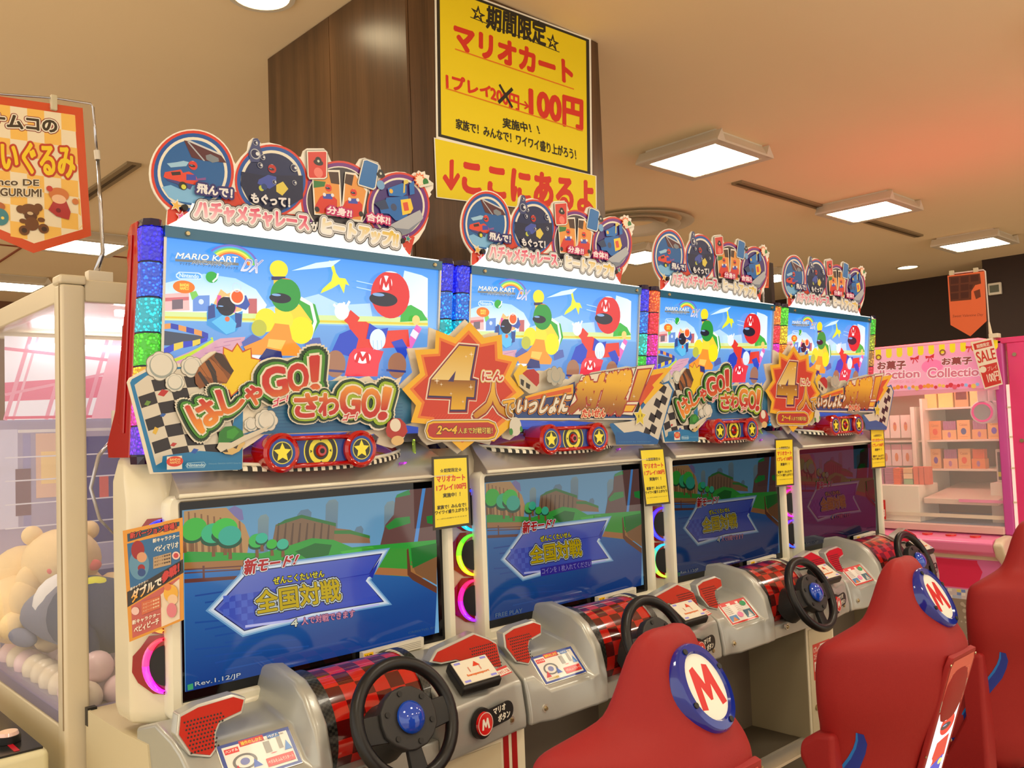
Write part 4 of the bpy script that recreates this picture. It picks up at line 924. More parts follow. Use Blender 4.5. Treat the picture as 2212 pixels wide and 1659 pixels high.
        for x in (xa, xb):
            d = MB(); d.loft([[(x+r*math.cos(2*PI*k/28), y, zc+r*math.sin(2*PI*k/28)) for k in range(28)] for r, y in ((.056,.0),(.060,yf-.012),(.052,yf-.020),(.044,yf-.016))], M_red); d.ob('disc_rim', e, smooth='auto')
            A = Art(lambda a, b, d, x=x: (x+a, yf-.0162-d, zc+b)); A.circ(0,0,.043,(16,60,150)); A.circ(0,0,.034,(206,200,70)); A.circ(0,0,.031,(40,44,24)); A.star(0,0,.030,(232,222,50),inner=.48); A.ob('star_disc', e, M_lam)
        A = Art(lambda a, b, d: (xm+a, yf-.001-d, zc+b)); A.poly([(-.10,-.034),(.10,-.034),(.10,.034),(-.10,.034)], (16,56,140))
        def cl(r): return [(r*math.cos(2*PI*k/40), max(-.036, min(.036, r*math.sin(2*PI*k/40)))) for k in range(40)]
        for r, c in ((.060,(222,214,50)),(.056,(30,28,26)),(.042,(222,214,50)),(.027,(30,28,26))): A.poly(cl(r), c)
        for k in range(4): a = PI/2*k; A.poly([((.033+.005*q)*math.cos(a+w_), (.033+.005*q)*math.sin(a+w_)) for q, w_ in ((-.6,.0),(.9,.14),(.9,-.14))], (30,28,26))
        A.ob('target_plate', e, M_lam); MB().cyl((xm, yf-.002, zc), (0,-1,0), .019, .008, M_red, 20, r2=.015).ob('centre_button', e, smooth='auto'); MB().cyl((xm, yf-.0102, zc), (0,-1,0), .008, .001, M_black, 14).ob('centre_hole', e)
        for z_ in (zc-.042, zc+.042): MB().tube([(xa+.04, yf-.006, z_), (xb-.04, yf-.006, z_)], .0075, M_red, 10).ob('red_rail', e, smooth=True)
        # lit slivers on the right of the skirt
        MB().tube([(.385,.03,1.50),(.415,.075,1.575)], .006, led_mat('led_sliver', (190,220,60), es=3, scale=60), 8).ob('light_sliver', e); MB().tube([(.29,-.01,1.498),(.385,.03,1.498)], .004, led_mat('led_sliver2', (200,40,240), es=3, scale=60), 8).ob('light_sliver', e)
        return e
    shared('pod', pod, 'star_pod', t)
    def lbox(nm, p, l):
        s_ = MB(); s_.prism([(LB(2.225)+.002,2.225),(.20,2.225),(.24,1.56),(LB(1.57)+.002,1.57)], lambda y, z, d: (d, y, z), -.507, .507, mat('lightbox_case', (110, 110, 112), .3, metal=.5)); return s_.ob('light_box', p, l)
    shared('lbox', lbox, 'light_box', t)
    def lart(nm, p, l):
        A = Art(lambda a, b, d: (a, LB(b)-d, b), step=.0002); lightbox_art(A); o = A.ob('backlit_picture', p, M_lbprint, l); return o
    shared('lart', lart, 'backlit_picture', t)
    def trim(nm, p, l):
        e = empty('picture_trim', l, parent=p)
        T_ = mat('trim_teal', (36, 96, 130), .15, coat=.6)
        MB().prism([(LB(2.222)-.014,2.222),(LB(2.222)+.01,2.222),(LB(2.19)+.01,2.19),(LB(2.19)-.014,2.19)], lambda y, z, d: (d, y, z), -.505, .505, T_).ob('top_strip', e)
        for x in (-.44, .47):
            MB().cyl((x, LB(2.206)-.015, 2.206), (0,-1,0), .008, .005, M_screw, 14, r2=.006).ob('screw', e, smooth='auto')
        for x in (-.506, .498): MB().prism([(LB(2.19)-.010,2.19),(LB(2.19)+.01,2.19),(LB(1.58)+.01,1.58),(LB(1.58)-.010,1.58)], lambda y, z, d, x=x: (x+d, y, z), 0, .008, M_silverrim).ob('side_strip', e)
        MB().box(-.49, .49, -.012, .012, 2.224, 2.2265, mat('white_lip', (250,248,240), .4, emit=(255,252,244), es=1.2)).ob('light_gap', e)
        return e
    shared('trim', trim, 'picture_trim', t)
    for s_ in (-1, 1): led_strip(t, s_, LEDC[i][0 if s_ < 0 else 1])
    def fin(nm, p, l):
        e = empty('side_fin', l, parent=p)
        f1 = [(.012,2.235),(.06,2.235),(.085,2.215),(.082,2.17),(.095,2.14),(.088,2.11),(.115,2.00),(.14,1.93),(.21,1.70),(.285,1.60),(.275,1.56),(.10,1.56),(.09,1.62),(.05,1.90),(.012,2.10)]
        MB().prism(f1, lambda y, z, d: (d, y, z), -.008, 0, M_redfin).ob('fin_plate', e, bevel=.003)
        MB().prism([(.04,2.20),(.055,2.20),(.17,1.66),(.13,1.63)], lambda y, z, d: (d, y, z), -.013, -.008, M_redfin).ob('fin_rib', e, bevel=.002)
        return e
    for s_ in (-1, 1): shared('fin', fin, 'side_fin', t).location = (-.561 if s_ < 0 else .574, .02, 0)
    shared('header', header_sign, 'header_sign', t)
    for s_ in (-1, 1): cab_left_flank(t, s_, CRC[i], 0)
    # lower body
    def low(nm, p, l):
        s_ = MB(); s_.prism([(-.04,.05),(-.04,.598),(.0,.775),(.20,.765),(.52,.765),(.52,.05)], lambda y, z, d: (d, y, z), -.573, -.565, M_beige); s_.prism([(-.04,.05),(-.04,.598),(.0,.775),(.20,.765),(.52,.765),(.52,.05)], lambda y, z, d: (d, y, z), .565, .573, M_beige)
        s_.box(-.565, .565, .05, .52, .05, .763, M_beige); return s_.ob('lower_body', p, l)
    shared('low', low, 'lower_body', t)
    shared('foot', lambda n, p, l: MB().box(-.565, .565, .035, .05, .02, .60, M_taupe).ob('footwell_panel', p, l), 'footwell_panel', t)
    shared('plinth', lambda n, p, l: MB().box(-.56, .56, .0, .5, 0, .05, M_black).ob('plinth', p, l), 'plinth', t)
    shared('corner', lambda n, p, l: MB().box(-.574, -.545, .50, .525, .715, .771, M_black).ob('corner_guard', p, l), 'corner_guard', t)
    shared('rest', lambda n, p, l: MB().box(-.56, .145, -.24, .034, 0, .06, mat('platform_grey', (84, 76, 62), .5)).ob('foot_rest', p, l), 'foot_rest', t)
    shared('rest_edge', lambda n, p, l: MB().box(-.56, .145, -.256, -.24, 0, .064, M_silverrim).ob('foot_rest_edge', p, l), 'foot_rest_edge', t)
    x0, x1 = (.15, .592) if i == 0 else (.15, .42)
    if i == 0: x1 = .572
    cl = empty('coin_column', (0,0,0), parent=t)
    MB().box(x0, x1, -.283, .04, .0, .60, mat('column_side_shade', (160, 148, 118), .45)).ob('column_body', cl, bevel=.003)  # shade of the column's side painted into the body colour
    MB().box(x0+.001, x1-.001, -.287, -.283, .002, .598, M_cream).ob('column_face', cl)
    xe = x1-.11 if i == 0 else x1-.02
    MB().box(x0+.02, xe, -.291, -.285, .05, .575, M_beige).ob('coin_door', cl, bevel=.002)
    A = Art(lambda a, b, d: (a, -.2912-d, b)); w_ = xe-.03; q0 = x0+.05
    if i == 0:
        for x in (.474, .512): MB().box(x, x+.022, -.290, -.287, .002, .597, mat('stripe_red', (160,18,20), .4)).ob('stripe', cl)
    A.poly([(q0,.33),(w_,.33),(w_,.50),(q0,.50)], (206,50,40)); A.poly([(q0+(w_-q0)*.42,.42),(w_-.008,.42),(w_-.008,.492),(q0+(w_-q0)*.42,.492)], (236,230,214)); A.poly([(q0+.01,.37),(w_-.01,.37),(w_-.01,.415),(q0+.01,.415)], (236,230,214))
    mx_ = q0+(w_-q0)*.42
    for s1, s2, z_ in (('1プレイ','100円',.46), ('コンティニュー','100円',.425)):
        A.text(s1, ((q0+.008,z_),(mx_-.006,z_),(mx_-.006,z_+.026),(q0+.008,z_+.026)), [(.04,(236,230,214))]); A.text(s2, ((mx_+.01,z_),(w_-.014,z_),(w_-.014,z_+.028),(mx_+.01,z_+.028)), [(.01,(60,50,40))])
    A.text('Pay ¥300', ((q0+.02,.378),(w_-.02,.378),(w_-.02,.405),(q0+.02,.405)), [(.02,(190,40,34))]); A.poly([(q0+.03,.368),(w_-.03,.368),((q0+w_)/2,.345)], (236,230,214))
    A.ob('price_sticker', cl, M_lam)
    for z0_, z1_ in ((.235,.315), (.10,.20)): MB().box(q0+.06, xe-.02, -.294, -.291, z0_, z1_, M_black).ob('coin_slot', cl, bevel=.002)
    MB().cyl((q0+.01, -.291, .20), (0,-1,0), .014, .006, M_screw, 16).ob('key_lock', cl)
    build_console(C, i, t) if i in (0, 2) else None
    if i in (1, 3):   # same console as its neighbour, copied
        for ch in list(src_console[i-1]): copy_tree(ch, t)
    else:
        src_console[i] = [ch for ch in t.children if ch.name.split('.')[0] in ('left_console_panel','right_console_panel','lower_lip','drum_cover','speaker','instruction_plate','card_reader','touch_sticker','emblem_button','bolt')]
    if 'wheel' not in _cache: _cache['wheel'] = wheel(t)
    else: copy_tree(_cache['wheel'], t)
    return t
src_console = {}
cabs = [build_cabinet(i) for i in range(4)]
# ------------------------------------------------------------ cut-out banners, one across each pair of cabinets
def build_banner(label):
    Yb = 2.462; Pb = plane(Yb, 2.06)
    cA = crop(260, 730, 5.267, Pb); cB = crop(640, 690, 5.267, Pb); cC = crop(1040, 730, 5.267, Pb)
    t = empty('cut_out_banner', (2.06, Yb, 0), label, 'banner', 'cut-out banners across the cabinets')
    CARD = (222, 214, 194)
    L = [cA(x, y) for x, y in ((80,505),(105,455),(200,400),(300,350),(315,250),(345,200),(400,170),(500,170),(560,200),(620,250),(650,290),(700,290),(730,235),(770,208),(850,208),(910,240),(960,200),(1020,160),(1080,148),(1150,195),(1180,210),(1222,200),(1222,128),(1280,172),(1340,105),(1385,170),(1450,138),(1448,205),(1535,228),(1500,310),(1620,285),(1830,245),(1880,228),(2020,215),(2060,180),(2110,155),(2212,155))]
    L += [cB(x, y) for x, y in ((200,375),(250,390),(275,440),(278,620),(320,650),(350,700),(420,690),(500,640),(530,650),(570,640),(580,690),(700,680),(790,650),(830,645),(880,690),(960,680),(1080,740),(1130,690),(1200,650),(1180,710),(1125,795),(1330,600),(1262,330),(1500,315),(1512,90),(1740,180),(1920,0),(2095,190),(2212,150))]
    L += [cC(x, y) for x, y in ((190,-60),(196,195),(395,235),(350,340),(380,285),(405,320),(450,300),(470,340),(530,350),(590,390),(650,370),(720,375),(780,340),(830,350),(870,400),(900,460),(1000,470),(1050,415),(1150,410),(1185,445),(1260,390),(1650,322),(1720,330),(1860,308),(1905,325),(1915,370),(2125,330),(1985,520),(2080,470),(2150,600),(1960,1220),(1448,1226),(1440,1120),(1375,970),(1000,940),(920,948),(440,935),(450,1010),(390,1110),(320,1162),(250,1140),(210,1060),(200,1035),(175,1035))]
    L += [cB(x, y) for x, y in ((2200,1425),(2020,1385),(1832,1530),(1670,1395),(1490,1430),(1440,1385),(1395,1320),(1400,1225),(1235,1200),(1235,1330),(1180,1425),(1090,1465),(990,1440),(915,1415),(940,1340),(885,1300),(840,1312),(790,1275),(0,1305))]
    L += [cA(x, y) for x, y in ((1640,1100),(1520,1190),(1395,1270),(1390,1475),(1360,1500),(340,1548))]
    MB().prism(L, lambda a, b, d: (a, d, b), 0, .006, mat('banner_card', CARD, .5)).ob('card', t)
    A = Art(lambda a, b, d: (a, -d, b)); Q = lambda c, pts, col, **k: A.poly([c(*p) for p in pts], col, px=False, **k)
    m_ = lambda v: v/5.267/585    # crop px -> metres
    # blue frame and chequered flag, left
    Q(cA, [(110,510),(130,470),(340,360),(600,330),(900,330),(1400,420),(1390,1240),(1385,1490),(1350,1500),(375,1530)], (26,120,176))
    flag = [(160,535),(300,430),(430,400),(560,370),(760,340),(1000,420),(1250,700),(1300,900),(1200,1290),(950,1300),(640,1320),(405,1450)]
    Q(cA, flag, (206,200,184))
    rows = 7; cols = 6
    def fl(u, v):  # u 0..cols, v 0..rows on the waving cloth
        x = 165+u*185+v*38; y = 540+v*130-u*36+46*math.sin(u*1.1)*-.6; return x, y
    for r_ in range(rows):
        for k in range(cols):
            if (r_+k) % 2 == 1:
                p = [fl(k, r_), fl(k+1, r_), fl(k+1, r_+1), fl(k, r_+1)]
                if p[2][1] > 1440 and k > 1: continue
                Q(cA, [(min(1280, a), min(1445, b)) for a, b in p], (34,28,34), bump=False)
    A.d += A.step
    Q(cA, [(470,1440),(480,1345),(560,1330),(900,1285),(1110,1300),(1380,1330),(1380,1485),(380,1525),(405,1460)], (30,120,176))
    for x, y, c, w_, h_ in ((480,630,(180,40,40),70,46),(305,745,(100,140,50),44,34),(480,880,(40,90,170),40,24),(395,1060,(214,176,60),40,50),(600,1215,(180,50,50),44,26),(840,1290,(40,90,180),50,34)):
        Q(cA, [(x-w_*.8,y+h_*.4),(x-w_*.1,y-h_),(x+w_,y-h_*.6),(x+w_*.2,y+h_*.8)], c)
    def puff(c, x, y, r, col=(214,212,200)):
        for k in range(7): a = 2*PI*k/7; A.circ(*c(x+r*.62*math.cos(a), y+r*.55*math.sin(a)), m_(r*.46), (120,116,104), px=False)
        for k in range(7): a = 2*PI*k/7; A.circ(*c(x+r*.62*math.cos(a), y+r*.55*math.sin(a)), m_(r*.42), col, px=False)
        A.circ(*c(x, y), m_(r*.7), (150,160,156), px=False); A.circ(*c(x, y-r*.08), m_(r*.62), col, px=False)
    puff(cA, 465, 320, 150); puff(cA, 810, 330, 110); puff(cA, 615, 510, 95)
    # barrel and burst
    c = cA(1330, 370); A.star(c[0], c[1], m_(255), (196,90,30), px=False, n=11, inner=.74); A.star(c[0], c[1], m_(238), (232,200,30), px=False, n=11, inner=.72)
    Q(cA, [(1190,520),(1280,480),(1240,590),(1200,590)], (232,200,30))
    Q(cA, [(840,430),(890,330),(1000,230),(1080,170),(1180,190),(1280,380),(1200,520),(1020,520),(900,580),(850,520)], (128,74,34)); Q(cA, [(880,340),(1000,235),(1110,300),(1220,480),(1190,510),(900,420)], (160,96,44))
    Q(cA, [(1080,165),(1150,180),(1285,375),(1250,420),(1150,330),(1060,215)], (64,44,34)); Q(cA, [(955,275),(1000,245),(1080,380),(1100,520),(1060,525),(1020,400)], (50,40,40)); Q(cA, [(870,400),(900,380),(1010,530),(1020,545),(970,560)], (50,40,40))
    for k in range(3): A.line([cA(900+60*k,320-50*k), cA(1040+60*k,520-70*k)], .0012, (100,56,26), px=False)
    # blue band behind the lettering
    Q(cB, [(-400,1240),(-300,900),(300,700),(700,700),(1100,760),(1300,820),(1300,1180),(1220,1200),(780,1262),(0,1290),(-640,1310)], ((70,130,160),(34,100,150),cB(0,800),cB(0,1250)))
    for k in range(7): A.line([cB(-380+20*k,1000+38*k), cB(1200,960+38*k)], .0016, (30,86,140), px=False)
    puff(cA, 1480, 985, 75); puff(cA, 1650, 940, 120)
    # green plain dome with cream rim
    Q(cA, [(1100,1200),(1110,1080),(1180,1010),(1290,1000),(1380,1060),(1390,1120),(1250,1180),(1110,1215)], (40,120,44)); Q(cA, [(1200,1060),(1290,1020),(1340,1070),(1270,1150),(1200,1140)], (56,150,50))
    Q(cA, [(1085,1250),(1110,1190),(1250,1190),(1400,1110),(1700,990),(1620,1070),(1410,1170),(1250,1260),(1130,1300)], (206,200,180)); Q(cA, [(1150,1300),(1260,1250),(1400,1180),(1410,1200),(1340,1290),(1260,1330),(1180,1320)], (206,176,110)); Q(cA, [(1150,1290),(1200,1262),(1215,1300),(1170,1300)], (60,50,40)); Q(cA, [(1270,1250),(1330,1215),(1310,1262)], (60,50,40))
    # layered word shapes
    def word(glyphs, g1, sh, grad, lines=True):
        """glyphs: (char, BL, BR, TR, TL) in plane units; stacked outlines: white, dark green, light green, white, ink"""
        for w_, col in ((.30,(226,220,200)), (.25,(22,56,28)), (.17,g1), (.10,(226,220,200)), (.045,grad)):
            for ch, bl, br, tr, tl in glyphs:
                A.text(ch, (bl, br, tr, tl), [(w_,col)], px=False)
            A.d += A.step
    g = lambda c, ch, bl, br, tr, tl: (ch, c(*bl), c(*br), c(*tr), c(*tl))
    red_up = ((190,40,30), (230,150,40), cA(1500,600), cA(1560,900))
    word([g(cA,'は',(890,1085),(1160,880),(970,680),(705,800)), g(cA,'し',(1160,880),(1390,770),(1340,570),(1060,610)), g(cA,'ゃ',(1440,790),(1600,730),(1560,530),(1370,570)),
          g(cA,'G',(1640,690),(1880,630),(1830,330),(1565,370)), g(cA,'O',(1900,630),(2110,590),(2095,290),(1865,320)), g(cB,'！',(140,830),(222,822),(222,430),(130,440))], (70,140,36), 0, red_up)
    word([g(cB,'さ',(-60,1115),(190,1105),(190,850),(-60,860)), g(cB,'わ',(215,1095),(430,1090),(430,860),(215,850)), g(cB,'G',(455,1085),(665,1085),(685,780),(465,765)), g(cB,'O',(690,1110),(890,1115),(915,815),(715,790)), g(cB,'！',(890,1130),(965,1130),(1030,800),(955,785))],
         (150,180,30), 0, ((226,150,50),(186,40,30),cB(560,770),cB(560,1000)))
    A.text('ゴー！', (cA(1690,790), cA(1860,720), cA(1860,650), cA(1690,710)), [(.22,(226,210,200)),(.05,(200,40,90))], px=False, shear=.2)
    A.text('ゴー！', (cB(475,1155), cB(640,1140), cB(650,1060), cB(485,1085)), [(.22,(226,210,200)),(.05,(190,40,50))], px=False, shear=.2)
    # plain red and white mushroom toy
    Q(cB, [(965,1270),(985,1180),(1050,1125),(1130,1130),(1190,1190),(1215,1280),(1170,1340),(1040,1360),(985,1330)], (170,44,34)); A.circ(*cB(1075,1205), m_(68), (222,214,196), px=False); A.circ(*cB(1100,1380), m_(80), (214,180,120), r2=m_(50), px=False)
    # starburst
    def bst(pts, col): Q(cB, pts, col)
    out = [(1140,800),(1345,615),(1285,350),(1520,335),(1530,120),(1745,205),(1920,25),(2085,210),(2290,170),(2300,400),(2490,440),(2390,650),(2550,845),(2430,940),(2400,1215),(2200,1400),(2020,1365),(1832,1510),(1680,1370),(1500,1400),(1430,1200),(1240,1180),(1300,985)]
    ctr = (1840, 780)
    def shrink(k): return [(ctr[0]+(x-ctr[0])*k, ctr[1]+(y-ctr[1])*k) for x, y in out]
    bst(shrink(.985), (228,176,30)); bst(shrink(.86), (222,120,40)); bst(shrink(.80), (196,56,30))
    for k in range(26): A.line([cB(1400+36*k,1180), cB(1480+36*k,1080)], .0009, (222,90,60), px=False, bump=False)
    A.d += A.step
    G1 = lambda y0, y1, c=cB: (lambda x, z: rgb(*((214,160,30) if z > c(0, y0)[1] else (222,190,110) if z > c(0, (y0+y1)/2)[1] else (150,96,24) if z > c(0, (y0+y1)/2+60)[1] else (206,160,30))))
    four = [(1800,305),(1985,320),(1920,680),(1985,700),(1965,890),(1880,885),(1865,1030),(1700,1030),(1715,880),(1450,870),(1480,690)]
    fp = [cB(*p) for p in four]
    for w_, col, dx in ((.013,(222,214,196),0.002), (.009,(150,30,30),.003), (.005,(50,34,90),.002)): A.poly([(a+dx, b-dx) for a, b in A.grow(fp, w_)], col, px=False)
    A.poly([cB(*p) for p in ((1450,870),(1480,690),(1985,700),(1965,890),(1880,885),(1865,1030),(1700,1030),(1715,880))], ((140,88,26),(220,172,36),cB(0,690),cB(0,900)), px=False)
    A.poly([cB(*p) for p in ((1480,690),(1800,305),(1985,320),(1920,680),(1920,700))], ((206,160,28),(226,206,140),cB(0,320),cB(0,670)), px=False)
    Q(cB, [(1760,590),(1735,715),(1670,710)], (60,44,100)); 
    for x, y, r in ((1545,705,40),(1595,745,24),(1935,405,36),(1875,430,20),(1930,775,36),(1705,850,22),(1840,940,20)):
        c = cB(x, y); A.star(c[0], c[1], m_(r), (240,234,216), px=False, n=4, inner=.18)
    A.text('人', (cB(1965,1110), cB(2370,1105), cB(2290,730), cB(2080,735)), [(.13,(222,214,196)),(.10,(140,40,40)),(.05,((220,176,60),(190,130,30),cB(0,740),cB(0,1050)))], px=False)
    A.text('にん', (cB(2055,700), cB(2290,700), cB(2290,600), cB(2060,600)), [(.24,(222,190,120)),(.16,(226,218,200)),(.04,(190,50,36))], px=False)
    pill = [(1430,1270),(1450,1200),(1500,1180),(2120,1170),(2190,1200),(2215,1270),(2190,1330),(2120,1350),(1500,1350),(1450,1330)]
    pp = [cB(*p) for p in pill]
    for w_, col in ((.012,(222,214,196)),(.008,(60,40,30)),(.006,(222,176,40)),(-.001,(176,50,40))): A.poly(A.grow(pp, w_), col, px=False)
    A.text('2〜4', (cB(1535,1305), cB(1765,1300), cB(1765,1215), cB(1540,1215)), [(.10,(70,40,20)),(.04,(228,180,50))], px=False, shear=.2)
    A.text('人まで対戦可能！', (cB(1780,1300), cB(2170,1300), cB(2170,1230), cB(1780,1235)), [(.08,(70,40,20)),(.02,(228,196,90))], px=False)
    # right wing of the banner
    Q(cC, [(1390,985),(1600,1000),(1950,1210),(1470,1215),(1455,1110)], (24,96,160))
    Q(cC, [(1760,760),(2000,520),(2070,490),(2130,600),(1945,1200),(1480,1200),(1470,1120),(1400,975),(1620,960)], (24,100,160)); Q(cC, [(1850,700),(1990,540),(2060,520),(2110,600),(1950,1160),(1880,1120),(1720,1060),(1560,1080),(1440,975),(1640,950),(1760,820)], (206,200,184))
    for r_ in range(8):
        for k in range(5):
            if (r_+k) % 2 == 0:
                x = 1985-30*r_+72*k*.55; y = 520+82*r_+46*k
                pts = [(x,y),(x+62,y+46),(x+34,y+124),(x-30,y+82)]
                if x+60 < 2110-.33*(y-600)*1.0 and y+100 < 1180: Q(cC, pts, (34,30,36), bump=False)
    A.d += A.step
    Q(cC, [(1470,1070),(1560,1085),(1700,1060),(1850,1100),(1950,1170),(1945,1200),(1475,1205)], (24,90,156))
    Q(cC, [(310,860),(400,830),(1660,860),(1700,940),(320,915)], (34,70,130)); Q(cC, [(320,915),(1680,915),(1680,935),(320,935)], (206,200,184))
    Q(cC, [(440,660),(560,640),(880,560),(1000,500),(1000,860),(400,870),(330,760)], (50,60,110)); Q(cC, [(430,670),(600,620),(980,530),(980,640),(700,680),(450,720)], (226,170,40)); Q(cC, [(440,690),(600,650),(960,570),(960,620),(700,670),(460,720)], (206,90,40))
    Q(cC, [(1850,370),(2110,340),(1960,520),(2010,540),(1800,760),(1750,700)], (228,180,40)); Q(cC, [(1840,440),(2010,400),(1880,540),(1900,570),(1740,780),(1720,700)], (206,80,36))
    puff(cC, 780, 440, 120, (176,172,156)); Q(cC, [(300,420),(380,300),(410,330),(455,320),(440,460),(360,560)], (228,190,40))
    Q(cC, [(360,430),(400,420),(590,560),(560,620),(480,640),(370,560)], (200,190,160)); Q(cC, [(400,410),(450,370),(530,360),(590,420),(590,520),(560,560)], (176,44,40)); Q(cC, [(380,470),(420,490),(410,560),(380,530)], (44,40,34)); Q(cC, [(440,510),(490,540),(480,590),(440,570)], (44,40,34))
    # egg peeking below
    A.circ(*cC(320,1010), m_(95), (206,204,190), r2=m_(110), px=False); A.circ(*cC(270,1070), m_(30), (50,130,50), r2=m_(40), px=False); A.circ(*cC(385,1040), m_(22), (50,130,50), r2=m_(36), px=False)
    A.text('で', (cC(180,900), cC(300,900), cC(310,710), cC(180,715)), [(.13,(222,214,196)),(.07,(60,40,60)),(.04,((222,170,40),(150,96,30),cC(0,720),cC(0,880)))], px=False)
    A.text('いっしょに', (cC(330,860), cC(900,850), cC(960,640), cC(360,700)), [(.16,(206,130,40)),(.11,(60,50,40)),(.06,(222,216,200))], px=False, shear=.15)
    big = [cC(*p) for p in ((1080,460),(1660,370),(1500,850),(930,850))]
    for w_, col in ((.011,(60,50,60)),(.008,(222,214,196))): A.poly(A.grow(big, w_), col, px=False)
    ex = [cC(*p) for p in ((1710,350),(1880,330),(1640,860),(1530,850))]
    for w_, col in ((.011,(60,50,60)),(.008,(222,214,196))): A.poly(A.grow(ex, w_), col, px=False)
    gold = ((226,176,40),(150,90,24),cC(0,400),cC(0,720))
    A.text('対戦', (cC(935,845), cC(1530,850), cC(1655,385), cC(1060,465)), [(.115,(160,40,40)),(.075,gold)], px=False)
    Q(cC, [(1700,360),(1870,345),(1730,730),(1590,735)], (160,40,40)); Q(cC, [(1715,375),(1850,360),(1715,720),(1610,722)], gold); Q(cC, [(1560,760),(1700,760),(1650,850),(1530,850)], (160,40,40)); Q(cC, [(1572,772),(1680,772),(1640,838),(1548,838)], (226,176,40))
    A.text('たいせん', (cC(1065,905), cC(1330,900), cC(1340,810), cC(1075,815)), [(.22,(70,40,30)),(.16,(226,200,160)),(.05,(196,60,30))], px=False, shear=.15)
    for x, y, r in ((1110,510,34),(1340,470,24),(1555,420,30),(1170,705,36),(1430,760,24),(1660,670,34)):
        c = cC(x, y); A.star(c[0], c[1], m_(r), (240,234,216), px=False, n=4, inner=.18)
    c = cC(1730, 900); A.star(c[0], c[1], m_(150), (222,214,196), px=False, inner=.5, rot=.1); A.star(c[0], c[1], m_(128), (214,196,50), px=False, inner=.5, rot=.1); A.circ(*cC(1715,895), m_(8), (50,44,30), r2=m_(24), px=False); A.circ(*cC(1750,885), m_(8), (50,44,30), r2=m_(24), px=False)
    # makers' marks
    Q(cA, [(470,1350),(640,1340),(642,1490),(470,1498)], (222,216,204)); A.circ(*cA(560,1405), m_(72), (206,60,36), r2=m_(44), px=False); A.text('BANDAI', (cA(505,1398), cA(620,1394), cA(620,1368), cA(505,1372)), [(.04,(230,190,120))], px=False); A.text('NAMCO', (cA(505,1432), cA(620,1428), cA(620,1402), cA(505,1406)), [(.04,(230,190,120))], px=False)
    q = [cA(*p) for p in ((700,1420),(890,1410),(912,1440),(890,1475),(700,1480),(680,1450))]; A.poly(q, (150,196,216), px=False); A.poly(A.grow(q, -.0015), (44,120,176), px=False); A.text('Nintendo', (cA(700,1465), cA(895,1460), cA(895,1425), cA(700,1430)), [(.03,(176,210,224))], px=False)
    A.text('©Nintendo ©BANDAI NAMCO Games Inc.', (cA(940,1440), cA(1310,1430), cA(1310,1412), cA(940,1422)), [(.0,(110,160,190))], px=False); A.text('Licensed by Nintendo', (cC(1490,1192), cC(1850,1190), cC(1850,1178), cC(1490,1180)), [(.0,(90,150,190))], px=False)
    A.ob('printed_face', t, print_mat('banner_print', rough=.4, dif=.95, coat=.15))
    # brackets tying it to the light boxes
    for x in (-.9, .9): MB().box(x-.02, x+.02, .006, .10, 1.63, 1.66, M_silverrim).ob('bracket', t)
    return t
ban = build_banner('cut-out banner across the two nearest cabinets, starburst with a golden 4 in the middle')
b2 = copy_tree(ban, None, (2.06+2.3, 2.462, 0)); b2['label'] = 'cut-out banner across the two farthest cabinets, starburst with a golden 4 in the middle'

# ------------------------------------------------------------ small laminated price cards
def card_face(A, q):
    A.poly(inset(q, .03, .02), (60,54,44)); A.poly(inset(q, .055, .035), (236,216,40))
    def row(s, u0, u1, v0, v1, c, o=.03): A.text(s, (lerp(q,u0,v1), lerp(q,u1,v1), lerp(q,u1,v0), lerp(q,u0,v0)), [(o, c)])
    row('☆期間限定☆', .22, .80, .17, .225, (50,44,30)); row('マリオカート', .12, .88, .27, .35, (206,60,40), .05); row('1プレイ100円', .11, .90, .39, .47, (206,60,40), .05)
    row('実施中！！', .28, .74, .51, .57, (50,44,30)); row('家族で！みんなで！', .12, .88, .67, .725, (50,44,30)); row('ワイワイ盛り上がろう！', .06, .95, .74, .79, (50,44,30)); row('※一部の店舗をのぞきます', .10, .90, .85, .865, (90,84,60), 0)
cards = [([(932,987),(1011,983),(1017,1134),(935,1146)], 'first cabinet, nearest the camera'), ([(1379.6,969),(1433.7,966),(1447.5,1088),(1393.5,1094)], 'second cabinet, tilted'),
         ([(1673,948),(1713,946),(1715,1048),(1675,1052)], 'third cabinet'), ([(1879,925),(1909,922),(1913,1010),(1882,1013)], 'farthest cabinet')]
for q, lb in cards:
    poster('price_card', 'small yellow laminated price card on the right edge of the '+lb, q, card_face, 'price card', 2.452, m=M_lam, cm=(70,66,56), group='yellow price cards on the cabinets')

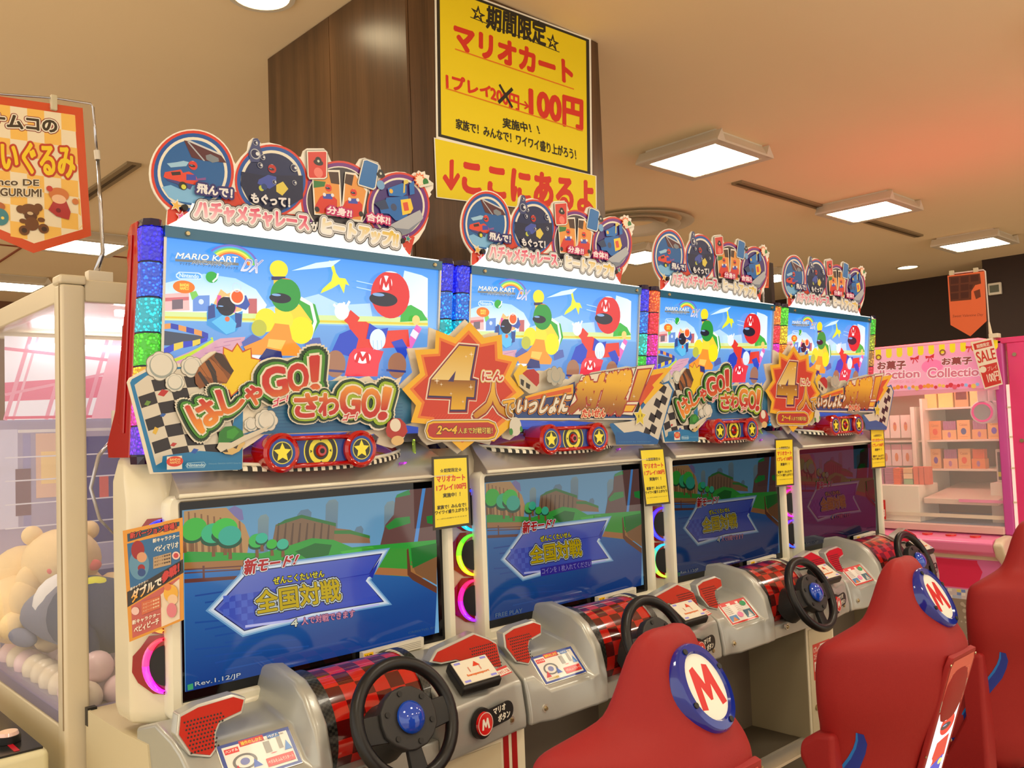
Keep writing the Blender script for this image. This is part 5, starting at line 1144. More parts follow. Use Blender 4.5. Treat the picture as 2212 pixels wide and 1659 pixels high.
# orange flyer bent round the corner of the first cabinet
def flyer():
    p0 = Vector((.9, 2.585, 1.2))+Vector((-.69, -.72, 0))*.045; ax = Vector((1.015-.9, 2.475-2.585, 0)).normalized(); nn = Vector((ax.y, -ax.x, 0))
    if nn.y > 0: nn = -nn
    def P(px, py):
        d = cf + cr*((px-1106)/FPX) - cu*((py-829.5)/FPX); t_ = (p0-EYE).dot(nn)/d.dot(nn); p = EYE+t_*d-p0; return (p.dot(ax), p.z)
    c = lambda x, y: (255+x/5.184, 1080+y/5.184)
    t = empty('flyer', tuple(p0), 'orange-bordered flyer taped over the crescent lamps of the nearest cabinet', 'flyer')
    f3 = lambda a, b, d: tuple(ax*a+nn*d+Vector((0,0,b)))
    q = [(55,345),(725,195),(740,1340),(130,1590)]
    MB().prism([P(*c(*p)) for p in q], f3, 0, .0012, mat('flyer_paper', (220,150,40), .5)).ob('sheet', t)
    A = Art(lambda a, b, d: f3(a, b, d+.0013), lambda x, y: P(*c(x, y)))
    A.poly(q, (216,146,36)); A.poly([(105,380),(690,240),(690,290),(110,470)], (40,70,90)); A.poly([(105,490),(690,350),(700,690),(140,1000)], (40,100,150))
    A.poly([(105,1030),(730,660),(738,810),(110,1200)], (44,36,30)); A.poly([(150,1190),(690,860),(700,1330),(165,1545)], (190,90,80)); A.poly([(480,1060),(690,880),(695,1330),(490,1420)], (226,206,180))
    A.circ(240,720,.028,(90,140,170),r2=.042); A.circ(225,560,.0185,(150,24,24),r2=.026); A.circ(270,640,.014,(206,150,110)); A.circ(265,760,.010,(150,30,30)); A.circ(268,810,.011,(40,70,130))
    T = lambda s, q4, L: A.text(s, q4, L)
    T('新バージョン登場！', ((140,435),(660,320),(655,250),(140,370)), [(.12,(60,24,20)),(.03,(206,60,44))])
    T('新キャラクター', ((395,480),(690,425),(690,375),(395,435)), [(.04,(226,222,206))]); T('ベビィマリオ', ((410,590),(680,530),(680,460),(410,520)), [(.05,(226,222,206))])
    A.poly([(400,640),(600,585),(600,720),(400,770)], (180,150,110)); 
    for k in range(3): T('スピード●●●', ((410,665+38*k),(590,620+38*k),(590,600+38*k),(410,645+38*k)), [(.02,(70,50,40))])
    A.circ(655,620,.011,(226,190,180)); A.circ(655,620,.007,(190,60,60)); A.circ(200,1240,.011,(226,190,180))
    T('新キャラクター', ((145,1015),(345,915),(345,885),(145,980)), [(.03,(226,222,206))]); T('ダブルで', ((160,1150),(500,940),(495,850),(160,1020)), [(.06,((226,222,206),(226,160,40),P(*c(300,960)),P(*c(320,1060))))]); T('参戦！', ((500,930),(690,800),(690,700),(500,820)), [(.14,(70,20,20)),(.06,(196,50,44))])
    A.poly([(270,1140),(480,1070),(485,1200),(275,1285)], (200,100,60))
    for k in range(3): T('スピード●●●', ((285,1180+38*k),(470,1110+38*k),(470,1090+38*k),(285,1160+38*k)), [(.02,(226,190,150))])
    T('新キャラクター', ((170,1395),(480,1290),(480,1250),(170,1345)), [(.04,(230,224,206))]); T('ベビィピーチ', ((190,1490),(470,1380),(465,1310),(190,1420)), [(.05,(230,224,206))])
    A.circ(600,1040,.020,(226,170,50),r2=.024); A.circ(620,1110,.014,(226,190,150)); A.circ(610,1230,.014,(214,120,130),r2=.020); A.circ(565,970,.010,(214,120,60))
    A.ob('printed_face', t, M_lam); return t
flyer()

# ------------------------------------------------------------ racing seats
M_seat = mat('red_rotomoulded_plastic', (148, 27, 26), .55, bump=.25, bscale=420, spec=.4)
M_sblue = mat('seat_blue', (16, 44, 140), .35); M_slight = mat('seat_light_blue', (20, 110, 190), .35)
M_ringblue = mat('emblem_ring_blue', (12, 36, 140), .12, coat=.8); M_lit = mat('seat_lightbox', (250,250,250), .3, emit=(255,250,245), es=1.6)
def seat_ring(z, yb, ws, wm, ym, yf, wf):
    m_ = lambda a, b, t_: a+(b-a)*t_
    h = [(0,yb),(ws*.6,yb+.001),(ws,yb+.008),(m_(ws,wm,.40),m_(yb,ym,.28)),(m_(ws,wm,.75),m_(yb,ym,.60)),(wm*.985,m_(yb,ym,.86)),(wm,ym),(wm*.96,m_(ym,yf,.7)),(wf,yf),(wf*.5,yf-.012),(0,yf-.018)]
    return [(x, y, z) for x, y in h]+[(-x, y, z) for x, y in reversed(h[1:-1])]
SEAT = [(1.180,1.150,.018,.040,1.155,1.165,.025),(1.170,1.128,.040,.080,1.150,1.180,.055),(1.13,1.104,.052,.100,1.150,1.200,.08),(1.07,1.074,.058,.116,1.155,1.215,.095),(1.02,1.042,.062,.135,1.175,1.23,.11),(1.0,1.030,.066,.150,1.19,1.24,.12),(.975,1.016,.076,.200,1.235,1.27,.16),(.955,1.008,.082,.245,1.262,1.295,.20),(.940,1.004,.085,.264,1.275,1.315,.22),(.920,1.002,.088,.270,1.28,1.32,.225),
        (.87,1.004,.092,.272,1.285,1.33,.23),(.80,1.02,.092,.272,1.285,1.33,.23),(.74,1.045,.092,.258,1.29,1.335,.22),(.68,1.075,.092,.230,1.30,1.34,.19),(.60,1.105,.092,.222,1.32,1.36,.18),(.50,1.14,.092,.235,1.36,1.40,.19),(.38,1.16,.066,.25,1.40,1.45,.20),(.20,1.16,.07,.25,1.42,1.50,.20)]
def build_seat():
    t = empty('racing_chair', (0, 1.3, 0))
    s_ = MB(); s_.loft([[(x, y-1.3, z) for x, y, z in seat_ring(*r)] for r in SEAT], M_seat)
    shell = s_.ob('seat_back', t, smooth=True, sub=1)
    dg = bpy.context.evaluated_depsgraph_get(); ev = shell.evaluated_get(dg); bv = BVHTree.FromObject(shell, dg)
    for sx in (-1, 1):
        pr = [(1.27,.70),(1.33,.69),(1.372,.66),(1.378,.61),(1.345,.55),(1.34,.46),(1.42,.30),(1.70,.27),(1.70,.18),(1.27,.18)]
        MB().prism(pr, lambda y, z, d, sx=sx: (sx*d, y-1.3, z), .165, .262, M_seat).ob('side_bolster', t, bevel=.03, bseg=4)
    MB().prism([(1.30,.34),(1.42,.27),(1.70,.25),(1.70,.18),(1.30,.18)], lambda y, z, d: (d, y-1.3, z), -.17, .17, M_seat).ob('seat_cushion', t, bevel=.02, bseg=3)
    MB().prism([(1.20,.036),(1.62,.036),(1.56,.20),(1.22,.20)], lambda y, z, d: (d, y-1.3, z), -.16, .16, M_black).ob('pedestal', t, bevel=.01)
    # emblem
    c = Vector((0, 1.068-1.3, 1.068)); nn = Vector((0, -.87, .49)).normalized(); up = Vector((0, .49, .87)).normalized()
    f = lambda a, b, d: tuple(c+Vector((a*.90,0,0))+up*b*1.04+nn*d)
    e = empty('emblem', (0,0,0), parent=t)
    R = []
    for r_, h in ((.080,-.03),(.082,.008),(.078,.014),(.064,.016),(.060,.010)): R.append([f(r_*math.cos(2*PI*k/44), r_*1.06*math.sin(2*PI*k/44), h) for k in range(44)])
    MB().loft(R, M_ringblue).ob('blue_ring', e, smooth='auto')
    A = Art(lambda a, b, d: f(a, b, .0102+d)); A.circ(0,0,.0605,(226,226,214),r2=.064,n=44); emblem(A, 0, .0, .074, .074, (200,20,24)); A.ob('letter_disc', e, M_lam)
    for k in range(4):
        a = PI/2*k+.35; q = f(.071*math.cos(a), .075*math.sin(a), .015); MB().cyl(q, nn, .006, .003, M_black, 10).ob('screw', e)
    # back panel with a lit picture
    p0, p1 = Vector((0, 1.000-1.3, .925)), Vector((0, 1.165-1.3, .40)); up2 = (p0-p1).normalized(); n2 = Vector((0, -up2.z, up2.y))
    if n2.y > 0: n2 = -n2
    Lh = (p0-p1).length
    g = lambda a, b, d: tuple(p1+Vector((a*1.45,0,0))+up2*b+n2*(d+.004))
    e = empty('back_panel', (0,0,0), parent=t)
    MB().prism([(-.058,0),(.058,0),(.066,Lh-.03),(.058,Lh),(-.058,Lh),(-.066,Lh-.03)], g, -.012, .004, M_seat).ob('panel_frame', e, bevel=.004)
    A = Art(lambda a, b, d: g(a, b, .0042+d)); A.poly([(-.056,.385),(.056,.385),(.058,Lh-.03),(.05,Lh-.012),(-.05,Lh-.012),(-.058,Lh-.03)], (206,70,56)); A.poly([(-.056,.385),(.056,.40),(.057,.455),(.02,.425),(-.02,.405),(-.057,.42)], (190,186,176)); A.line([(-.056,.39),(-.01,.392),(.056,.43)], .004, (110,100,90))
    for x, s1 in ((-.026,'Nintendo'),(.026,'NAMCO')): A.poly([(x-.021,.475),(x+.021,.475),(x+.021,.500),(x-.021,.500)], (220,110,90)); A.poly([(x-.019,.477),(x+.019,.477),(x+.019,.498),(x-.019,.498)], (206,70,56)); A.text(s1, ((x-.016,.481),(x+.016,.481),(x+.016,.494),(x-.016,.494)), [(.03,(226,140,120))])
    A.ob('logo_plate', e, M_lam)
    A = Art(lambda a, b, d: g(a, b, .0042+d)); A.poly([(-.050,.01),(.050,.01),(.050,.388),(-.050,.378)], (255,255,255))
    racer_helmet(A, .010, .325, .034, (214,30,30)); c_ = (-.004, .344); A.circ(c_[0], c_[1]+.006, .010, (250,246,246)); emblem(A, c_[0], c_[1]+.006, .009, .009, (206,30,40))
    A.poly([(-.030,.20),(.040,.215),(.036,.285),(-.020,.275)], (206,40,36)); A.poly([(-.034,.03),(.030,.03),(.034,.22),(-.022,.20)], (36,60,190)); A.circ(.024,.20,.010,(250,230,120)); A.circ(-.034,.215,.015,(250,248,250))
    A.ob('lit_picture', e, print_mat('seat_backlit', es=1.15, dif=.2, rough=.2))
    for x, z_ in ((-.06,.02),(.06,.02),(-.062,.25),(.062,.25),(-.062,Lh-.02),(.062,Lh-.02)): MB().cyl(g(x, z_, .004), n2, .004, .002, M_screw, 10).ob('screw', e)
    # painted side stripes, laid on the shell
    outer = [(1.205,.700),(1.203,.670),(1.212,.640),(1.229,.60),(1.288,.515),(1.343,.43),(1.383,.355),(1.411,.26)]; inner = [(1.222,.705),(1.228,.680),(1.238,.655),(1.255,.625),(1.300,.56),(1.355,.47),(1.412,.349),(1.424,.281)]
    for sx in (-1, 1):
        for nm, ta, tb, mm, h in (('blue_stripe', 0, .80, M_sblue, .0012), ('light_blue_stripe', .78, 1.0, M_slight, .0012)):
            v = []; fc = []; n = 0; NS = 6
            for k in range(len(outer)):
                for j in range(NS+1):
                    t_ = ta+(tb-ta)*j/NS; y = outer[k][0]*(1-t_)+(inner[k][0])*t_-1.3; z = outer[k][1]*(1-t_)+inner[k][1]*t_
                    hit = bv.ray_cast(Vector((sx*.6, y, z)), Vector((-sx, 0, 0)))
                    loc = hit[0] if hit[0] else Vector((sx*.25, y, z)); nm_ = hit[1] if hit[1] else Vector((sx,0,0))
                    v.append(tuple(loc+nm_*h))
            for k in range(len(outer)-1):
                for j in range(NS): a = k*(NS+1)+j; fc.append((a, a+1, a+NS+2, a+NS+1))
            MB().add(v, fc, mm).ob(nm, t, smooth=True)
    return t
s0 = build_seat(); s0.location = (CX[0], 1.3, 0); tag(s0, 'red moulded racing seat in the foreground, its round M emblem largest', 'racing seat', 'row of red racing seats')
for i, lb in ((1, 'red moulded racing seat second from the left, lit picture panel down its back'), (2, 'red moulded racing seat cut off by the right edge of the photo')):
    o = copy_tree(s0, None, (CX[i], 1.3, 0)); o['label'] = lb
# base plates
for i in range(3):
    t = empty('seat_platform', (CX[i], 1.9, 0), ('dark ribbed floor platform under the %s seat' % ('nearest', 'second', 'third')[i]), 'platform', 'seat platforms')
    MB().box(-.56, .56, -.75, .28, 0, .035, mat('platform_grey', (74, 68, 60), .5)).ob('plate', t, bevel=.004)
    MB().box(.56, .573, -.75, .28, 0, .038, M_silverrim).ob('edge_trim', t)
# ------------------------------------------------------------ claw machine on the left (behind the first cabinet)
GX0, GX1, GY0, GY1 = .86, 2.05, 3.055, 4.30
M_claw = mat('claw_white_metal', (224, 212, 184), .3, coat=.3)
M_glass = mat('clear_glass', (255,255,255), .02, alpha=.10, spec=.6)
M_lav = mat('lavender_reflection', (176, 172, 214), .35)
M_pink = mat('pink_plastic', (236, 130, 160), .3, coat=.3)
M_rod = mat('chrome_rod', (190, 190, 196), .15, metal=1)
cl = empty('claw_machine', ((GX0+GX1)/2, (GY0+GY1)/2, 0), 'white-framed claw machine full of plush toys at the left edge', 'claw machine')
ox, oy = cl.location.x, cl.location.y
def cb(name, x0, x1, y0, y1, z0, z1, m, bevel=0, parent=cl, o=(ox, oy)): return MB().box(x0-o[0], x1-o[0], y0-o[1], y1-o[1], z0, z1, m).ob(name, parent, bevel=bevel)
cb('base_cabinet', GX0+.01, GX1-.01, GY0+.01, GY1-.01, 0, .699, M_claw, .01)
for x in (GX0, GX1-.08):
    for y in (GY0, GY1-.08):
        cb('corner_post', x, x+.078, y, y+.078, .0 if (x == GX0 and y == GY0) else .70, 2.13, M_claw, .012)
        cb('post_cap', x-.003, x+.081, y-.003, y+.081, 2.13, 2.16, M_claw, .008)
cb('post_groove', GX0-.0015, GX0+.001, GY0+.010, GY0+.016, .7, 2.13, M_rail)
for (a, b, c, d) in ((GX0+.078, GX1-.08, GY0+.01, GY0+.06), (GX0+.078, GX1-.08, GY1-.06, GY1-.01), (GX0+.01, GX0+.06, GY0+.078, GY1-.08), (GX1-.06, GX1-.01, GY0+.078, GY1-.08)):
    cb('top_rail', a, b, c, d, 2.075, 2.150, M_claw, .006)
    cb('bottom_rail', a, b, c, d, .70, .745, mat('rail_lavender', (150, 144, 176), .3, metal=.4), .006)
cb('roof_panel', GX0+.06, GX1-.06, GY0+.06, GY1-.06, 2.10, 2.12, M_claw)
cb('play_floor', GX0+.06, GX1-.06, GY0+.06, GY1-.06, .70, .712, mat('play_floor_beige', (212, 190, 150), .5))
for nm, a, b, c, d in (('front_glass', GX0+.078, GX1-.08, GY0+.030, GY0+.034), ('side_glass', GX0+.030, GX0+.034, GY0+.078, GY1-.08)):
    cb(nm, a, b, c, d, .745, 2.075, M_glass)
# header boards inside, pink and white print
M_hprint = print_mat('claw_header_print', es=.75, dif=.3, rough=.2)
def header_pattern(A, w_, h_):
    A.poly([(0,0),(w_,0),(w_,h_),(0,h_)], (250,236,240)); A.poly([(0,.08),(w_,.12),(w_,.24),(0,.16)], (232,110,140))
    for k in range(int(w_/.16)+1):
        x = .16*k; A.line([(x,0),(min(w_, x+.10),h_)], .016, (236,150,170), bump=False); A.line([(min(w_, x+.03),0),(min(w_, x+.13),h_)], .010, (240,170,186), bump=False)
    A.d += A.step; A.line([(0,h_*.85),(w_,h_*.6)], .014, (232,130,154)); A.line([(0,h_*.3),(w_,h_*.95)], .012, (236,150,170)); A.line([(0,.01),(w_,.01)], .012, (226,90,120))
    A.poly([(w_*.35,.0),(w_*.5,.0),(w_*.62,h_),(w_*.45,h_)], (246,170,186))
def inner_board(nm, fn, w_, h_):
    A = Art(fn); header_pattern(A, w_, h_); return A.ob(nm, cl, M_hprint)
W_, D_ = GX1-GX0-.2, GY1-GY0-.2
inner_board('header_board', lambda a, b, d: (GX0+.1+a-ox, GY1-.10-d-oy, 1.72+b), W_, .36)
inner_board('header_board', lambda a, b, d: (GX1-.10-d-ox, GY0+.1+a-oy, 1.72+b), D_, .36)
cb('light_tube', GX0+.2, GX1-.2, GY0+.075, GY0+.095, 2.045, 2.065, mat('tube_glow', (255,255,255), .4, emit=(255,244,250), es=18))
cb('light_tube', GX0+.2, GX1-.2, GY1-.14, GY1-.12, 2.03, 2.05, mat('tube_glow'))
# lower back panel and shelf lines; lavender paints in reflections on the glass
cb('back_panel', GX0+.08, GX1-.08, GY1-.09, GY1-.085, .74, 1.72, M_lav)
A = Art(lambda a, b, d: (GX0+.1+a-ox, GY1-.0905-d-oy, .76+b))
for x0, x1, y0, y1, c in ((-.02,.05,.50,.92,(206,206,236)),(.07,.10,.3,.9,(150,148,200)),(.12,.22,.62,.90,(222,186,170)),(.14,.20,.68,.82,(240,210,150)),(.30,.47,.10,.88,(50,54,140)),(.49,.55,.1,.9,(206,206,230)),(.76,.9,.3,.9,(200,200,230)),(.02,.5,.28,.40,(160,160,206)),(.04,.10,.55,.75,(120,90,110)),(.38,.42,.60,.70,(214,80,90)),(.1,.5,.1,.22,(190,190,224))): A.poly([(x0,y0),(x1,y0),(x1,y1),(x0,y1)], c)
for k in range(7): A.line([(.0,.2+.1*k),(.95,.2+.1*k)], .006, (222,222,240))
A.ob('back_print', cl, print_mat('claw_back_print', es=.12, rough=.3))
cb('divider_rod', GX0+.08, GX1-.08, GY1-.40, GY1-.39, 1.66, 1.672, mat('rod_white', (226,226,240), .3))
cb('pink_trim', GX0+.30, GX0+.306, GY1-.3, GY1-.294, 1.0, 1.70, M_pink)
cb('pink_trim', GX0+.08, GX0+.9, GY1-.30, GY1-.294, 1.02, 1.04, M_pink)
# claw carriage and arms
c = empty('claw', (1.22-ox, 3.52-oy, 1.66), parent=cl)
MB().cyl((0,0,-.03), (0,0,1), .05, .10, M_claw, 20).ob('claw_head', c, smooth='auto')
for s_ in (-1, 1):
    MB().tube([(s_*.03,0,-.02),(s_*.10,0,-.10),(s_*.13,0,-.22),(s_*.10,0,-.34),(s_*.05,0,-.40)], [.009,.008,.007,.006,.004], M_rod, 8).ob('claw_arm', c, smooth=True)
MB().tube([(0,0,.07),(0,0,.40)], .008, M_rod, 8).ob('claw_cable', c)
# control deck on the side facing the aisle (left)
cb('control_deck', GX0-.44, GX0-.06, GY0-.065, GY1-.2, .0, .68, mat('deck_ivory', (222, 216, 178), .35, coat=.2), .02)
cb('deck_top', GX0-.42, GX0-.075, GY0-.045, GY1-.22, .680, .686, mat('deck_black', (34, 32, 30), .2))
cb('deck_stripe', GX0-.15, GX0-.135, GY0-.03, GY1-.24, .6862, .6875, mat('deck_red', (190, 20, 40), .3))
bt = empty('big_button', (GX0-.14-ox, 3.14-oy, .687), parent=cl)
MB().cyl((0,0,0), (0,0,1), .036, .022, M_black, 28).ob('button_collar', bt, smooth='auto')
MB().cyl((0,0,.022), (0,0,1), .031, .010, mat('button_clear', (236, 200, 190), .1, coat=1), 28, r2=.027).ob('button_cap', bt, smooth='auto')

# prizes
M_cream_pl = mat('plush_cream', (240, 214, 166), .95, noise=.06, bscale=90, bump=.6)
M_blush = mat('plush_blush', (236, 120, 120), .95); M_navy = mat('plush_navy', (44, 58, 96), .95, noise=.08, bscale=90, bump=.6); M_grey = mat('plush_grey_blue', (120, 124, 150), .95, noise=.08, bscale=90, bump=.6); M_wh = mat('plush_white', (226,226,232), .95, bump=.5, bscale=90); M_yel = mat('plush_yellow', (214, 214, 60), .9)
def plush(name, loc, lb, parts, rz=0):
    t = empty(name, loc, lb, 'plush toy', rz=rz)
    for pn, m, c, r, sc in parts: MB().sphere(c, r, m, 18, 12, sc).ob(pn, t, smooth=True)
    return t
plush('plush_toy', (1.13, 3.98, .80), 'cream plush toy with pink cheeks lying behind the white corner post', [('body', M_cream_pl, (0,0,.16), .17, (1,1,.9)), ('head', M_cream_pl, (-.02,-.02,.33), .15, (1,1,.88)), ('ear', M_cream_pl, (-.12,.02,.44), .04, (1,1,1)), ('ear', M_cream_pl, (.10,.02,.44), .04, (1,1,1)), ('cheek', M_blush, (-.08,-.135,.31), .028, (1,.5,.8)), ('cheek', M_blush, (.07,-.14,.31), .028, (1,.5,.8)), ('eye', M_black, (-.01,-.165,.345), .010, (1,1,1.3)), ('arm', M_cream_pl, (-.17,-.06,.20), .055, (1,1,1.5)), ('arm', M_cream_pl, (.16,-.06,.18), .055, (1,1,1.5)), ('foot', M_cream_pl, (-.10,-.14,.05), .06, (1,1.1,1)), ('foot', M_cream_pl, (.10,-.14,.05), .06, (1,1.1,1))])
plush('plush_toy', (1.0, 4.07, .80), 'second cream plush toy at the left edge, only its paws and side in view', [('body', M_cream_pl, (0,0,.14), .16, (1.1,1,.9)), ('paw', M_cream_pl, (-.02,-.14,.26), .05, (1,1,1.4)), ('paw', M_cream_pl, (.06,-.16,.18), .055, (1,1,1.3)), ('foot', M_cream_pl, (-.07,-.15,.10), .06, (1,1,1)), ('head', M_cream_pl, (.02,.10,.28), .12, (1,1,.9))])
def whale():
    t = empty('plush_toy', (1.06, 3.57, .895), 'big dark blue and grey plush penguin lying on its side behind the post', 'plush toy', rz=math.radians(-76))
    # body: lofted along x, blunt nose right, tail left
    R = []
    for x, r_, zz in ((-.42,.008,.02),(-.36,.035,.03),(-.26,.085,.06),(-.12,.13,.08),(.04,.150,.085),(.18,.15,.08),(.28,.12,.075),(.34,.06,.07),(.36,.01,.07)):
        R.append([(x, r_*math.cos(2*PI*k/20), zz+r_*.9*math.sin(2*PI*k/20)) for k in range(20)])
    MB().loft(R[:5], M_grey).ob('tail_half', t, smooth=True); MB().loft(R[4:], M_navy).ob('head_half', t, smooth=True)
    MB().sphere((-.06,-.02,.12), .115, M_wh, 16, 10, (.8,1,.95)).ob('belly_patch', t, smooth=True)
    MB().sphere((.14,-.02,.20), .05, M_yel, 14, 8, (1.2,.8,.5)).ob('yellow_patch', t, smooth=True)
    MB().sphere((.24,-.13,.0), .08, M_navy, 14, 8, (1,.5,1.2)).ob('flipper', t, smooth=True); MB().sphere((-.25,-.08,-.02), .06, M_grey, 14, 8, (1.6,.4,.6)).ob('flipper', t, smooth=True)
whale()
# balls heaped on the play floor
M_ball = mat('ball_pinkish', (236, 206, 212), .35, coat=.2); M_ball2 = mat('ball_white', (232, 218, 196), .35, coat=.2)
bm_ = [MB().sphere((0,0,0), .0545, m, 16, 10).mesh('prize_ball', True) for m in (M_ball, M_ball2)]
random.seed(5); spots = []
for lay, zz in ((0, .765), (1, .845), (2, .93)):
    for ix in range(10):
        for iy in range(9):
            x = GX0+.092+.112*ix+(.056 if lay == 1 else 0)+random.uniform(-.001,.001); y = GY0+.10+.112*iy+(.056 if lay == 1 else 0)+random.uniform(-.001,.001)
            if x > GX1-.12 or y > GY1-.16: continue
            if lay and random.random() < .12*lay: continue
            if lay == 2 and not (y > 4.0 or x > 1.25): continue
            if abs(x-(.97+(3.95-y)*.24)) < .17 and 3.25 < y and lay == 1: continue
            if x < .97 and lay == 1 and y > 3.6: continue
            if y > 4.12 or x/y > .37: continue
            spots.append((x, y, zz))
for k, p in enumerate(spots):
    w_ = 0 if p[0] > 1.0 else (1 if random.random() < .8 else 0)
    o = bpy.data.objects.new('prize_ball', bm_[w_]); COL.objects.link(o); o.location = p
    tag(o, 'pale pink ball in the heap on the claw machine floor' if w_ == 0 else 'off-white ball in the heap on the claw machine floor', 'ball', 'pale pink balls in the claw machine' if w_ == 0 else 'off-white balls in the claw machine')
# blue cabinet and white rack standing behind the glass
t = empty('blue_cabinet', (2.0, 5.15, 0), 'tall dark blue cabinet seen through the claw machine, right of its post', 'cabinet')
MB().box(-.35, .35, -.3, .3, 0, 1.62, mat('royal_blue', (44, 50, 130), .4)).ob('body', t, bevel=.01); MB().box(-.32, .32, -.306, -.3, .1, 1.5, mat('royal_blue2', (54, 60, 150), .35)).ob('door', t, bevel=.003); MB().box(-.30,-.22,-.312,-.306,1.2,1.32, M_white_metal).ob('label_holder', t)
t = empty('wire_rack', (2.75, 5.3, 0), 'white shelving rack behind the claw machine glass', 'rack')
for x in (-.3, .3):
    for y in (-.2, .2): MB().box(x-.012, x+.012, y-.012, y+.012, 0, 1.9, M_white_metal).ob('post', t)
for z in (.3,.7,1.1,1.5,1.85): MB().box(-.3, .3, -.2, .2, z, z+.012, M_white_metal).ob('shelf', t)

# ------------------------------------------------------------ orange pennant on its stand
Yp = 3.10
Pp = plane(Yp, 0)
t = empty('pennant_stand', (.985, Yp, 2.15), 'thin metal pole stand clamped on the claw machine, holding the orange pennant', 'stand')
f0 = lambda x, y: (lambda p: (p[0]-.985, 0, p[1]-2.15))(Pp(x, y))
MB().box(-.03, .05, -.02, .02, 0, .035, M_white_metal).ob('clamp', t, bevel=.003)
MB().tube([(.0,0,.03), f0(222, 545), f0(217, 440), f0(211, 345)], [.011,.007,.006,.006], M_rod, 10).ob('lower_pole', t, smooth=True)
MB().tube([f0(211, 345), f0(209, 325)], .010, mat('clear_collar', (214,206,190), .2), 12).ob('collar', t)
MB().tube([f0(209, 325), f0(204, 270), f0(201, 232), f0(196, 224), f0(118, 212), f0(0, 203), f0(-120, 190)], .0042, M_rod, 8).ob('upper_rod', t, smooth=True)
clp = empty('clip', f0(116, 216), parent=t); MB().box(-.010, .010, -.008, .008, -.035, .016, mat('clear_clip', (200,190,160), .15)).ob('clip_body', clp, bevel=.003)
def pen_face(A, q):
    c = lambda x, y: (x/3.95, 160+y/3.95)
    A.poly([c(-700,95),c(0,190),c(705,290),c(778,1380),c(285,1527),c(-100,1360),c(-750,1300)], (206,76,28))
    inn = [c(-640,170),c(0,260),c(635,350),c(705,1325),c(290,1445),c(-60,1300),c(-690,1240)]
    A.poly(inn, (236,222,190))
    for r_ in range(8):
        for k in range(10):
            if (r_+k) % 2: continue
            x0 = -640+145*k; y0 = 260+140*r_+ (x0)*.14
            cell = [(x0,y0),(x0+145,y0+20),(x0+150,y0+160),(x0+5,y0+140)]
            lim = lambda x, y: (min(x, 640+.06*(y-350)), min(y, 1445-abs(x-290)*.30))
            A.poly([c(*lim(*p)) for p in cell], (240,190,90), bump=False)
    A.d += A.step
    tx = lambda s, bl, br, tr, tl, L: A.text(s, (c(*bl), c(*br), c(*tr), c(*tl)), L)
    tx('ナムコの', (-90,440), (485,500), (480,395), (-90,330), [(.17,(140,50,40)),(.12,(236,228,206)),(.045,(60,46,26))])
    tx('ぬいぐるみ', (-170,800), (640,890), (625,620), (-170,560), [(.16,(190,60,30)),(.09,(190,60,30)),(.05,(240,204,30))])
    tx('namco DE', (-170,945), (330,955), (330,905), (-170,885), [(.10,(236,228,206)),(.03,(80,60,30))]); tx('NUIGURUMI', (-170,1035), (350,1050), (350,985), (-170,970), [(.10,(236,228,206)),(.03,(80,60,30))])
    D = lambda x, y, r, col, r2=None: A.circ(x/3.95, 160+y/3.95, r/3.95/740, col, r2=(r2/3.95/740 if r2 else None))
    BR = (110,66,30); D(175,1155,38,BR); D(325,1140,38,BR); D(255,1165,80,BR,62); D(260,1215,55,(90,52,26),44); D(270,1280,60,BR,64); D(195,1255,32,BR,22); D(350,1245,32,BR,22); D(205,1335,46,BR); D(370,1320,46,BR); D(205,1335,24,(60,34,20)); D(375,1325,24,(60,34,20)); D(255,1190,26,(206,180,140),16)
    D(-10,1130,50,(180,100,50),40); D(0,1220,70,(60,130,140),80); D(20,1230,14,(236,206,90)); D(-30,1200,14,(236,206,90))
    A.poly([c(450,1090),c(560,1080),c(600,1180),c(585,1245),c(480,1215),c(410,1160)], (176,50,50)); D(500,1030,90,(206,120,60),66); D(500,1070,64,(236,190,150),44); D(420,980,28,(196,60,50)); D(640,1090,30,(206,120,60)); D(495,1165,22,(120,30,36))
poster('pennant', 'orange pennant with yellow checks and a brown bear, hanging at the left edge',
       [(-175,184),(178,232),(197,505),(-190,490)], lambda A, q: None, 'pennant', Yp+.006)
pen = [o for o in COL.objects if o.name.startswith('pennant') and o.type == 'EMPTY' and 'stand' not in o.name][0]
for ch in list(pen.children):
    me = ch.data; bpy.data.objects.remove(ch); bpy.data.meshes.remove(me)
pc = pen.location; Pq = plane(Yp+.006, 0)
oc = lambda x, y: (x/3.95, 160+y/3.95)
outl = [Pq(*oc(*p)) for p in ((-700,95),(0,190),(705,290),(778,1380),(285,1527),(-100,1360),(-750,1300))]
MB().prism([(a-pc.x, b-pc.z) for a, b in outl], lambda a, b, d: (a, d, b), 0, .0015, mat('pennant_card', (206,76,28), .3, coat=.5)).ob('sheet', pen)
A = Art(lambda a, b, d: (a-pc.x, -d, b-pc.z), Pq); pen_face(A, None); A.ob('printed_face', pen, M_lam)

